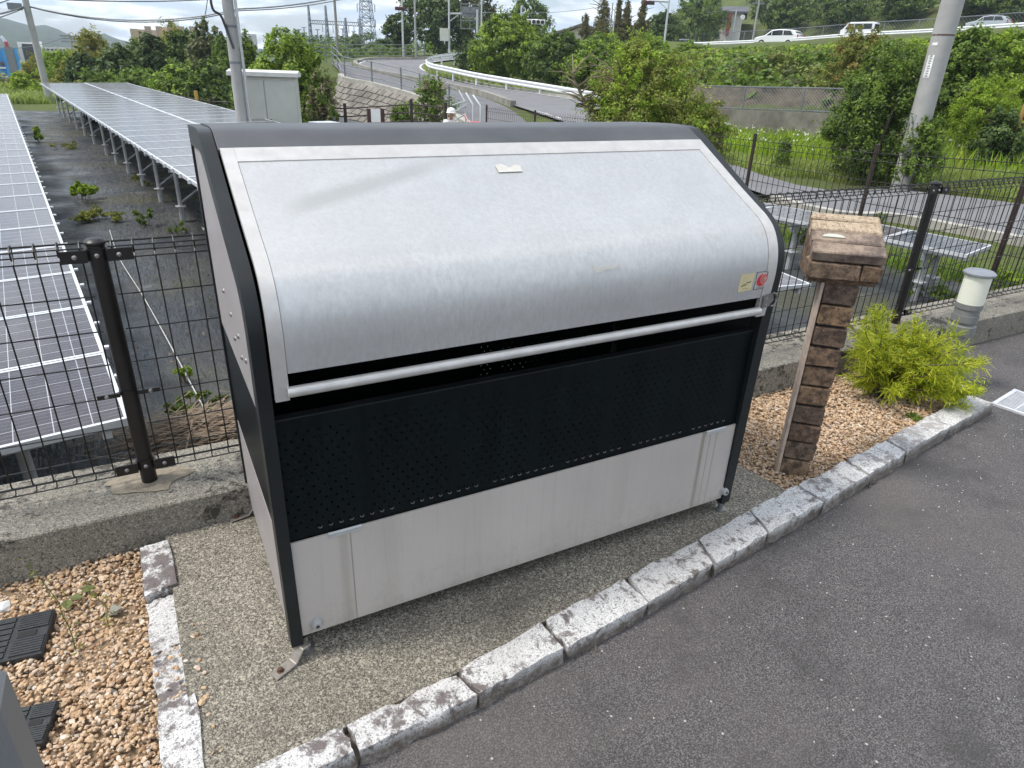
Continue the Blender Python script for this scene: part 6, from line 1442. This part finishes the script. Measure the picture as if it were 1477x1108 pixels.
# ================================================================== PERSON (white helmet), red load
def person():
    hp = at(650, 163, 23.0); zh = hp[2]; zf = zh - 1.62; T = empty('person', (hp[0], hp[1], zf), 'person in white helmet and white shirt standing behind the bin roof', 'person')
    dirn = V(-.5, -.86, 0)
    def skin(name, vs, es, rs, mat, root=0):
        me = bpy.data.meshes.new(name); me.from_pydata([tuple(V(*v) + V(hp[0], hp[1], zf) - np.array(wloc(T))) for v in vs], es, []); o = bpy.data.objects.new(name, me); COL.objects.link(o); o.parent = T; me.materials.append(mat)
        md = o.modifiers.new('Skin', 'SKIN')
        for i, r in enumerate(rs): me.skin_vertices[0].data[i].radius = (r, r * .85)
        me.skin_vertices[0].data[root].use_root = True; o.modifiers.new('Sub', 'SUBSURF').levels = 1; md.use_smooth_shade = True
        return o
    skinm = simple('skin', (.42, .26, .18), .6, var=.06)
    vs = [(0, 0, .92), (0, .0, 1.12), (0, -.01, 1.32), (0, -.02, 1.42), (0, -.03, 1.49), (0, -.045, 1.57), (0, -.04, 1.66),
          (.19, 0, 1.37), (.26, -.06, 1.12), (.24, -.24, .98), (.235, -.31, .95), (-.19, 0, 1.37), (-.26, -.05, 1.12), (-.24, -.22, 1.0), (-.235, -.29, .97),
          (.09, 0, .86), (.10, -.02, .48), (.10, .02, .07), (.10, -.13, .04), (-.09, 0, .86), (-.10, .02, .48), (-.10, .05, .07), (-.10, -.10, .04)]
    es = [(0, 1), (1, 2), (2, 3), (3, 4), (4, 5), (5, 6), (2, 7), (7, 8), (8, 9), (9, 10), (2, 11), (11, 12), (12, 13), (13, 14), (0, 15), (15, 16), (16, 17), (17, 18), (0, 19), (19, 20), (20, 21), (21, 22)]
    rs_ = [.15, .14, .165, .085, .06, .095, .085, .07, .05, .036, .04, .07, .05, .036, .04, .10, .062, .045, .045, .10, .062, .045, .045]
    me_b = skin('body', vs, es, rs_, skinm)
    sh = [vs[0], vs[1], vs[2], vs[3], vs[7], vs[8], vs[11], vs[12]]; skin('shirt', sh, [(0, 1), (1, 2), (2, 3), (2, 4), (4, 5), (2, 6), (6, 7)], [.165, .155, .185, .09, .085, .066, .085, .066], MT['white'])
    tr = [vs[0], vs[15], vs[16], vs[17], vs[19], vs[20], vs[21]]; skin('trousers', tr, [(0, 1), (1, 2), (2, 3), (0, 4), (4, 5), (5, 6)], [.16, .115, .078, .06, .115, .078, .06], simple('navy_cloth', (.03, .035, .05), .9))
    b = MB(); b.lathe((hp[0], hp[1] - .04, zf + 1.63), [(.135, 0), (.138, .03), (.125, .09), (.085, .135), (.03, .155)], 16); b.lathe((hp[0], hp[1] - .055, zf + 1.625), [(.165, 0), (.16, .012), (.13, .016)], 16); b.build('helmet', MT['white'], T, smooth=True)
    b = MB(); b.lathe((hp[0], hp[1] - .145, zf + 1.555), [(.016, 0), (.006, .05)], 8); b.build('nose', skinm, T, smooth=True)
person()
rp = at(686, 181, 22.5); b = MB(); rg = np.random.default_rng(2)
prof = [(.42, 0), (.40, .25), (.30, .36), (.14, .41), (.02, .42)]; b.lathe((rp[0], rp[1], rp[2] - .3), prof, 14); rt = empty('red_load', rp, 'red covered heap with a thin pink pole beside the helmeted person', 'red cover')
b.build('cover', simple('red_cover', (.52, .08, .10), .7, var=.2, scale=3), rt, smooth=True); b = MB(); b.tube([at(676, 176, 22.6), at(670, 165, 24.6)], .02, 6); b.build('pole', simple('pink_pole', (.55, .22, .2), .6), rt)
b = MB(); b.tube([(rp[0], rp[1], GZ - .6), (rp[0], rp[1], rp[2] - .29)], .3, 8); b.build('base', MT['galvd'], rt)
b = MB(); p = at(838, 163, 36); b.box((p[0], p[1], p[2] - .1), (.5, .4, 1.1), rz=-.3); tag(b.build('dark_board', MT['dark']), 'dark upright board at the road edge left of the olive bush', 'board')
# ================================================================== TREES AND SHRUBS
wd = 'woodland trees beyond the solar field'
tree('bamboo_clump', 'yellow-green bamboo clump at the left end of the woodland', 'bamboo', 62, 84, 135, 60, 62, 'yellow', 5000, .34, wd, asp=.25, clump=.28, low=.05)
tree('bamboo_clump', 'pale bamboo clump left of the distant small pole', 'bamboo', 96, 76, 140, 58, 66, 'bright', 5000, .34, wd, asp=.3, clump=.28, low=.05)
tree('bamboo_clump', 'feathery bamboo with pointed tops under the small mountain', 'bamboo', 152, 54, 145, 56, 74, 'yellow', 7000, .36, wd, asp=.22, clump=.3, low=.05)
tree('broadleaf_tree', 'dark grey-green tree right of the distant small pole', 'tree', 131, 82, 150, 52, 60, 'dark', 6000, .32, wd, low=.05)
tree('broadleaf_tree', 'dark round tree left of the rusty shed', 'tree', 182, 72, 152, 50, 72, 'dark', 6500, .30, wd, low=.05)
tree('bamboo_clump', 'yellow bamboo tops rising against the beige hall', 'bamboo', 258, 40, 120, 64, 62, 'yellow', 7000, .34, wd, asp=.22, clump=.28, low=.1)
tree('broadleaf_tree', 'dark tree in front of the beige hall, centre of the woodland', 'tree', 232, 55, 135, 55, 62, 'dark', 8000, .30, wd, low=.05)
tree('broadleaf_tree', 'bushy mid-green tree right of the woodland centre', 'tree', 275, 50, 140, 54, 62, 'mid', 8000, .28, wd, low=.05, mat2='dark', f2=.4)
tree('broadleaf_tree', 'grey-green tree just left of the grey pole', 'tree', 312, 44, 145, 52, 70, 'greyg', 9000, .28, wd, low=.05)
tree('vine_shrub', 'vine covered mound below the rusty shed', 'shrub', 205, 104, 150, 44, 80, 'mid', 6000, .24, wd, low=.0, clump=.25)
tree('vine_shrub', 'vine covered mound in front of the dark woodland trees', 'shrub', 262, 98, 158, 41, 90, 'mid', 7000, .22, wd, low=.0, clump=.22, mat2='bright', f2=.35)
tree('vine_shrub', 'dark vine covered mound behind the yellow marker post', 'shrub', 310, 92, 165, 38, 80, 'dark', 6500, .22, wd, low=.0, mat2='mid', f2=.5)
tree('vine_shrub', 'low green thicket at the far end of the raised solar row', 'shrub', 128, 118, 146, 50, 70, 'olive', 4000, .22, wd, low=0)
tree('vine_shrub', 'light thicket behind the raised row, left of the vine mounds', 'shrub', 165, 112, 150, 46, 62, 'bright', 4000, .22, wd, low=0)
tree('broadleaf_bush', 'big bright green bush rising behind the cream cabinet', 'bush', 420, 52, 160, 27, 128, 'mid', 17000, .15, None, low=.0, clump=.17, clumps=46, mat2='bright', f2=.6, nb=9)
tree('broadleaf_bush', 'smaller green bush between the grey pole and the cabinet', 'bush', 366, 56, 150, 30, 62, 'mid', 8000, .17, None, low=.0, clump=.2)
tree('dry_bush', 'brownish dry bush at the left end of the block wall', 'bush', 466, 104, 170, 25.5, 52, 'dry', 4500, .12, None, low=.0, mat2='mid', f2=.5, branchy=8)
tree('dry_bush', 'dry thorny bush with green tips at the right end of the block wall', 'bush', 622, 112, 172, 29, 72, 'dry', 3600, .13, None, low=0, mat2='mid', f2=.75, branchy=14, stems=3)
tree('wild_shrub', 'small green shrub below the block wall by the gate posts', 'bush', 578, 148, 178, 27, 38, 'mid', 1800, .12, None, low=0)
for px, ty, by, d, w_, lf, lb in ((110, 96, 152, 54, 60, 'yellow', 'yellowish bamboo thicket in front of the left bamboo'), (215, 62, 150, 60, 60, 'mid', 'green tree filling the gap left of the woodland centre'), (338, 58, 150, 50, 60, 'mid', 'leafy tree partly hidden by the grey pole'), (40, 108, 140, 52, 44, 'bright', 'small light bamboo bush beside the blue sheeted building'), (150, 108, 158, 45, 60, 'mid', 'leafy mound just beyond the far end of the raised solar row')):
    tree('woodland_tree', lb, 'tree', px, ty, by, d, w_, lf, 6000, .28, wd, low=.0, asp=.35)
ct_ = 'trees around the road bend'
tree('dark_tree', 'tall dark evergreen right of the pale slim pole', 'tree', 632, -14, 82, 80, 110, 'dark', 13000, .34, ct_, low=.05, clumps=40)
tree('dark_tree', 'dark tree tapering towards the transmission tower', 'tree', 574, 30, 84, 82, 56, 'dark', 7000, .33, ct_, low=.03)
tree('dark_tree', 'dark tree with reddish brown foliage behind the sign frame', 'tree', 676, -30, 80, 84, 86, 'brown', 10000, .34, ct_, low=.05, mat2='dark', f2=.5)
tree('dark_tree', 'far rounded tree against the sky right of the sign frame', 'tree', 762, 4, 75, 88, 80, 'mid', 9000, .33, ct_, low=.05, mat2='dark', f2=.5)
tree('broadleaf_tree', 'bright green tree inside the guardrail bend', 'tree', 732, 30, 122, 51, 122, 'mid', 22000, .22, ct_, low=.0, clump=.14, clumps=60, mat2='bright', f2=.55, nb=9)
tree('broadleaf_tree', 'green tree behind the guardrail left of the olive bush', 'tree', 800, 54, 130, 47, 100, 'mid', 15000, .21, ct_, low=.0, clump=.15, clumps=50, mat2='dark', f2=.45)
tree('broadleaf_tree', 'leafy green tree on the bank behind the olive bush', 'tree', 852, 66, 138, 43, 96, 'mid', 13000, .19, ct_, low=.0, clump=.16, clumps=46, mat2='bright', f2=.4)
tree('dark_shrub', 'dark low shrub under the bright tree by the guardrail', 'bush', 690, 66, 108, 55, 70, 'dark', 7000, .22, ct_, low=0)
tree('broadleaf_bush', 'green bush above the olive bush below the signal pole', 'bush', 930, 58, 128, 46, 90, 'bright', 10000, .19, ct_, low=.0, clump=.16, mat2='mid', f2=.5)
tree('vine_shrub', 'low bushes under the cream house gable', 'shrub', 812, 58, 80, 70, 90, 'mid', 6000, .24, ct_, low=0)
tree('broadleaf_tree', 'round dark green tree left of the white house', 'tree', 1004, -6, 62, 102, 92, 'dark', 13000, .30, ct_, low=.05, clumps=44, mat2='mid', f2=.4)
tree('broadleaf_tree', 'small tree below the curved signal arm', 'tree', 952, 22, 62, 80, 60, 'dark', 6000, .28, ct_, low=.0)
for i, (px, ty, w_, lb) in enumerate(((866, 0, 46, 'tallest brown conifer left of the twin thin poles'), (842, 22, 32, 'low brown conifer by the cream house gable'), (900, 4, 32, 'brown conifer right of the twin thin poles'), (922, -4, 30, 'thin brown conifer left of the red signal'), (888, -2, 22, 'slim dark conifer directly behind the twin poles'))):
    tree('conifer', lb, 'tree', px, ty, 68, 72, w_ * 1.5, 'brown', 3600, .30, 'brown conifers', conic=.9, low=.0, nb=10, clump=.35, clumps=14, asp=.25, hollow=.5)
tree('vine_shrub', 'low hedge of shrubs below the brown conifers', 'shrub', 868, 52, 88, 62, 90, 'mid', 7000, .22, ct_, low=0, mat2='bright', f2=.4)
tree('vine_shrub', 'shrubs below the red signal and its curved arm', 'shrub', 930, 56, 98, 58, 90, 'bright', 7000, .22, ct_, low=0, mat2='mid', f2=.4)
tree('vine_shrub', 'shrubs at the left end of the upper road by the grey car', 'shrub', 992, 68, 112, 56, 96, 'mid', 8000, .22, ct_, low=0, mat2='bright', f2=.5)
b1 = 'shrubs on the right'
tree('olive_bush', 'large olive green bush with bare twigs behind the bin roof', 'bush', 926, 74, 196, 19.5, 222, 'olive', 38000, .085, None, low=.0, clump=.15, clumps=70, nb=13, mat2='bright', f2=.45, branchy=22, stems=5, hollow=.6, trunk=.07)
tree('olive_bush', 'low olive green bush right of the large olive bush', 'bush', 1010, 142, 205, 19.5, 96, 'olive', 8000, .085, None, low=.0, clump=.2, mat2='bright', f2=.3, branchy=6, stems=3, trunk=.04)
tree('evergreen_bush', 'large dark glossy evergreen bush left of the thick pole', 'bush', 1250, 74, 250, 19.4, 158, 'dark', 34000, .095, None, low=.0, clump=.16, clumps=70, nb=13, mat2='mid', f2=.7, stems=3, trunk=.05, asp=.45)
tree('evergreen_bush', 'glossy green bush at the foot of the thick pole', 'bush', 1322, 172, 252, 18.4, 66, 'mid', 9000, .08, None, low=0, clump=.2, trunk=.03)
tree('sumac_bush', 'shrub with orange red tips rising above the dark evergreen bush', 'bush', 1222, 46, 150, 29, 88, 'olive', 9000, .15, None, low=.1, asp=.3, clump=.2, mat2='orange', f2=.12, trunk=.05)
tree('broadleaf_bush', 'bright yellow-green bush left of the thick pole on the slope', 'bush', 1290, 66, 150, 26, 70, 'bright', 9000, .13, None, low=.0, clump=.18)
tree('vine_shrub', 'dark vine covered bush right of the thick pole', 'bush', 1362, 56, 200, 26, 110, 'mid', 17000, .13, None, low=.0, clump=.16, clumps=44)
tree('vine_shrub', 'large leafy bush on the slope near the right photo edge', 'bush', 1430, 52, 160, 31, 150, 'mid', 19000, .16, None, low=.0, clump=.15, clumps=50, mat2='bright', f2=.5)
tree('feathery_shrub', 'light green feathery shrub low on the right', 'bush', 1412, 118, 205, 24, 110, 'bright', 14000, .11, None, low=.0, clump=.15, clumps=44, asp=.25)
tree('dark_shrub', 'dark bush in shadow below the feathery shrub', 'bush', 1440, 160, 212, 23, 84, 'dark', 7000, .11, None, low=0)
tree('vine_shrub', 'rounded yellow-green bush beyond the right photo edge', 'bush', 1500, 92, 200, 26, 110, 'bright', 12000, .13, None, low=0, clump=.16)
tree('wild_shrub', 'small dark shrub in the lit grass between the fence and the road', 'bush', 1127, 198, 240, 19.5, 28, 'mid', 1500, .06, None, low=0, trunk=.02)
# slope thicket that reads as one mass
def _polar(L):
    L = np.array(L); d = L[:, :2] - CAM[:2]; return np.arctan2(d[:, 0], d[:, 1]), np.hypot(d[:, 0], d[:, 1]), L[:, 2]
_wb, _ub = _polar(WALLTOP), _polar(UPR_A)
def slope_cap(x, y):
    """creeper is cut back towards the road: tall on the lower slope, never above the guardrail's foot at the top"""
    a = np.arctan2(x - CAM[0], y - CAM[1]); r = np.hypot(x - CAM[0], y - CAM[1])
    rw, zw = np.interp(a, _wb[0], _wb[1]), np.interp(a, _wb[0], _wb[2]); ru, zu = np.interp(a, _ub[0], _ub[1]), np.interp(a, _ub[0], _ub[2])
    t = np.clip((r - rw) / (ru - rw), 0, 1); return zw + (zu - zw) * t + .12 + 1.5 * (1 - t) + .15 * np.sin(x * 1.3) * np.sin(y * .9)
def thicket(name, label, n_cl, leaf, lsize, per, seed, t0=.0, t1=1., x0=915, x1=1600, rad=(.5, 1.1)):
    rg = np.random.default_rng(seed); bl = []
    for i in range(n_cl):
        px = rg.uniform(x0, x1); t = rg.uniform(t0, t1) ** 1.15; k = (px - 990) / (1640 - 990); 
        wq = np.array([np.interp(px, [990, 1100, 1180, 1330, 1480, 1640], [p[j] for p in WALLTOP]) for j in range(3)]); uq = np.array([np.interp(px, [930, 1050, 1150, 1240, 1340, 1477, 1640], [p[j] for p in UPR_A]) for j in range(3)])
        t = min(t, .975); q = away(wq, 2.3) * (1 - t) + away(uq, -1.6) * t; r = rg.uniform(*rad) * (.9 + .8 * t); bl.append((q[0], q[1], q[2], r * 1.3, r * 1.3, r * .8))
    zz = H([b_[0] for b_ in bl], [b_[1] for b_ in bl]); bl = [(a, b_, z + r * (.35 if r3 > .4 else .2), r, r2, r3) for (a, b_, _, r, r2, r3), z in zip(bl, zz)]
    P, N = crown_points(bl, per, .26, 20, rg, .75); zg = H(P[:, 0], P[:, 1]); kp = P[:, 2] > zg - .05; kp &= P[:, 2] < slope_cap(P[:, 0], P[:, 1]); vv, ff = leaf_verts(P[kp], N[kp], lsize, .6, .08, rg)
    tag(npmesh(name, vv, ff, LM[leaf]), label, 'thicket', kind='stuff')
thicket('slope_thicket', 'dense mid-green creeper covering the slope below the upper road', 230, 'mid', .27, 95000, 1)
thicket('slope_thicket', 'bright young creeper leaves along the top of the slope', 110, 'bright', .28, 52000, 2, .3, .98)
thicket('slope_thicket', 'darker shrubs scattered over the slope', 90, 'olive', .24, 30000, 3, .0, .6)
thicket('slope_thicket', 'grey-green scrub on the lower slope above the wire fence', 45, 'greyg', .15, 20000, 4, .02, .55, 980, 1330)
# hill forest above the upper road
for i, (px, ty, w_, d) in enumerate(((1108, -28, 80, 86), (1160, -60, 110, 84), (1230, -70, 120, 82), (1300, -70, 120, 80), (1372, -80, 120, 78), (1450, -80, 130, 76), (1530, -80, 130, 76), (1128, 0, 70, 80), (1205, -10, 90, 78), (1290, -16, 90, 76), (1400, -20, 100, 73), (1470, -24, 90, 71))):
    d = d * 1.38; by = np.interp(px, [1100, 1477], [46, 22])
    tree('forest_tree', 'dark tree of the hillside forest above the parked cars', 'tree', px, ty, by + 4, d, w_, 'dark', 7500, .34, 'hillside forest trees', low=.02, clumps=36, mat2='mid', f2=.2 if i < 7 else .4)
# far treeline around the substation and fields
def mass(name, label, pts, leaf, n, lsize, seed):
    rg = np.random.default_rng(seed); bl = []
    for (px, py, d, r) in pts:
        p = at(px, py, d); bl.append((p[0], p[1], p[2] - r * .3, r * 1.3, r * 1.3, r))
    P, N = crown_points(bl, n, .3, 14, rg, .75); vv, ff = leaf_verts(P, N, lsize, .6, .08, rg); tag(npmesh(name, vv, ff, LM[leaf]), label, 'tree line', kind='stuff')
mass('far_tree_line', 'low dark tree line in front of the substation', [(425 + i * 9, 66 + 3 * math.sin(i * 2.1), 120 + 8 * (i % 3), 2.0 + .6 * math.sin(i * 1.3)) for i in range(15)], 'dark', 14000, .42, 6)
mass('far_tree_line', 'low green bushes behind the long rail fence', [(440 + i * 12, 78 + 2 * math.sin(i * 1.7), 76 + 3 * (i % 2), 1.3) for i in range(15)], 'mid', 9000, .26, 7)
mass('far_tree_line', 'tree line below the left mountains', [(-60 + i * 16, 128, 95, 2.4) for i in range(12)], 'olive', 9000, .45, 8)
# grasses
def grass(name, label, n, hgt, wdt, seed, fx_, leaf='grass', bend=.35):
    rg = np.random.default_rng(seed); P = fx_(rg, n); n = len(P); a = rg.uniform(0, 2 * math.pi, n); h_ = hgt * rg.uniform(.5, 1.3, n); w_ = wdt * rg.uniform(.7, 1.3, n)
    s_ = np.stack([np.cos(a), np.sin(a), 0 * a], 1) * w_[:, None]; lean = rg.normal(0, bend, (n, 2)); m_ = P + np.stack([lean[:, 0] * h_ * .3, lean[:, 1] * h_ * .3, h_ * .6], 1); t_ = P + np.stack([lean[:, 0] * h_, lean[:, 1] * h_, h_], 1)
    vv = np.stack([P - s_, P + s_, m_ + s_ * .7, m_ - s_ * .7, t_ + s_ * .1, t_ - s_ * .1], 1).reshape(-1, 3); i0 = np.arange(n)[:, None] * 6; ff = np.concatenate([i0 + np.array([0, 1, 2, 3]), i0 + np.array([3, 2, 4, 5])], 0)
    tag(npmesh(name, vv, ff, LM[leaf]), label, 'grass', kind='stuff')
def region(pxr, pyr, z=None, dr=None):
    def f(rg, n):
        px = rg.uniform(*pxr, n); py = rg.uniform(*pyr, n); out = []
        P = np.array([onz(a, b_, -.55) for a, b_ in zip(px, py)]); P[:, 2] = H(P[:, 0], P[:, 1]); 
        d2 = ((P[:, None, :2] - road_s[None, ::3, :2]) ** 2).sum(2).min(1); return P[d2 > .9]
    return f
verge = [onz(1000, 236, -.5), onz(1100, 250, -.5), onz(1255, 264, -.55), onz(1477, 290, -.6), onz(1640, 312, -.62)]
def verge_pts(rg, n, lo=.3, hi=9.):
    t = rg.uniform(0, len(verge) - 1.001, n); i = t.astype(int); f = (t - i)[:, None]; VV = np.array(verge); p = VV[i] * (1 - f) + VV[i + 1] * f
    d = rg.uniform(lo, hi, n) ** 1.0; dv = p - CAM; dv[:, 2] = 0; dv /= np.linalg.norm(dv, axis=1)[:, None]; q = p + dv * d[:, None]; q[:, 2] = H(q[:, 0], q[:, 1]); return q
grass('verge_grass', 'sunlit grass verge between the road and the slope', 46000, .22, .013, 31, lambda rg, n: verge_pts(rg, n))
grass('tall_weeds', 'tall light green weeds standing at the foot of the wall and slope', 9000, .5, .018, 32, lambda rg, n: verge_pts(rg, n, 3.0, 7.5), 'bright', .2)
grass('near_weeds', 'green weeds growing beside the solar row on the right', 1300, .16, .010, 33, lambda rg, n: np.array([(lambda p: (p[0], p[1], GZ + .03))(onz(c_[0] + rg.normal(0, 16), c_[1] + rg.normal(0, 7), GZ)) for c_ in [((1140, 345), (1375, 400), (1450, 410), (1300, 385))[k % 4] for k in range(n)]]), 'mid', .5)
grass('roadside_grass', 'grass along the inside of the guardrail bend', 9000, .35, .03, 34, lambda rg, n: (lambda L_: np.array([(lambda p: (p[0], p[1], h_))(away(L_[k], o)) for k, o, h_ in [(kk, oo, L_[kk][2] - .05 + .03 * oo) for kk, oo in zip(rg.integers(0, 40, n), rg.uniform(.3, 2.5, n))]]))(np.array(GR[:45])), 'grass', .4)
grass('field_grass', 'light green field grass at the far left beyond the solar rows', 9000, .4, .05, 35, lambda rg, n: np.array([onz(rg.uniform(-60, 78), rg.uniform(128, 152), -1.0) for _ in range(n)]), 'grass', .4)
# white flower heads in the tall weeds
P = verge_pts(np.random.default_rng(40), 480, 4.0, 7.6); rg = np.random.default_rng(41); P[:, 2] += rg.uniform(.35, .62, len(P)); N = rg.normal(size=P.shape); N /= np.linalg.norm(N, axis=1)[:, None]
vv, ff = leaf_verts(P, N, .075, .8, .1, rg); tag(npmesh('flower_heads', vv, ff, simple('white_petal', (.55, .56, .46), .8)), 'small white flower heads above the tall weeds', 'flowers', kind='stuff')
# dark leaves at the bottom of the bank beside the wall, right of the bin: weeds under the panels
for i, a in enumerate([(1150, 350, 26, 60, 'mid', 900, 'leafy weeds under the solar row right of the bin'), (1330, 430, 24, 90, 'mid', 900, 'weeds behind the dark fence post on the right'), (1450, 415, 26, 70, 'bright', 700, 'broad leafy weeds behind the bollard lamp'), (1250, 270, 0, 0, '', 0, '')][:3]):
    px, py, hp, wp, lf, n, lb = a; weed_plant(px, py, hp, wp, GZ + .05, lf, n, lb, 'weeds growing through the black sheet')
weed_plant(1268, 318, 14, 18, -.58, 'mid', 160, 'single weed at the near edge of the right-hand road')

# ================================================================== MOUNTAINS
def ridge(name, pts, d, depth, mat, seed):
    rg = np.random.default_rng(seed); P = np.array(pts, float); xs_ = np.linspace(P[0, 0], P[-1, 0], 160); ys_ = np.interp(xs_, P[:, 0], P[:, 1]); ys_ = ys_ + np.convolve(rg.normal(0, .9, 160), np.ones(5) / 5, 'same')
    rows = 14; vs = []
    for r in range(rows + 1):
        t = r / rows
        for x, y in zip(xs_, ys_):
            p = at(x, y, d); zt_ = p[2]; q = away(p, -(depth) * (1 - t)); z = -9 + (zt_ + 9) * t ** .85; n_ = (math.sin(x * .21 + r * .9 + seed) + math.sin(x * .47 - r * .5)) * zt_ * .03 * math.sin(math.pi * t); vs.append((q[0], q[1], z + n_))
    for x, y in zip(xs_, ys_): p = away(at(x, y, d), depth); vs.append((p[0], p[1], -9))
    n = 160; ff = np.array([(r * n + i, r * n + i + 1, (r + 1) * n + i + 1, (r + 1) * n + i) for r in range(rows + 1) for i in range(n - 1)]); tag(npmesh(name, np.array(vs), ff, mat, smooth=True), kind='structure')
s = NT('mountain_forest'); v = s.coord(); s.set(s.ramp(s.noise(.035, v, 9, .7), [(.35, (.022, .042, .024)), (.6, (.06, .09, .04))]), .95, 0, .1); s.bump(s.noise(.06, v, 8, .7), 1, 8)
ridge('mountain', [(-260, 40), (-120, 24), (-40, 20), (8, 27), (30, 33), (48, 38), (52, 37), (66, 36), (85, 43), (102, 52), (118, 54), (130, 56), (140, 52), (149, 47), (158, 52), (172, 57), (195, 62), (260, 66), (420, 72), (700, 78)], 1250, 500, s.m, 1)
ridge('mountain', [(-200, 70), (-60, 60), (20, 58), (60, 62), (110, 72), (150, 66), (200, 70), (300, 72), (500, 76)], 900, 300, s.m, 2)

# ================================================================== HAZE
b = MB(); b.box((0, 1150, 93), (5200, 3600, 212)); hz = b.build('haze', None)
hz.data.materials.clear()
hm = bpy.data.materials.new('haze_air'); hm.use_nodes = True; t = hm.node_tree; t.nodes.clear(); pv = t.nodes.new('ShaderNodeVolumePrincipled'); pv.inputs['Color'].default_value = (.78, .88, 1, 1); pv.inputs['Density'].default_value = .00045; pv.inputs['Anisotropy'].default_value = .2
ou = t.nodes.new('ShaderNodeOutputMaterial'); t.links.new(pv.outputs[0], ou.inputs['Volume']); hz.data.materials.append(hm); tag(hz, kind='stuff')
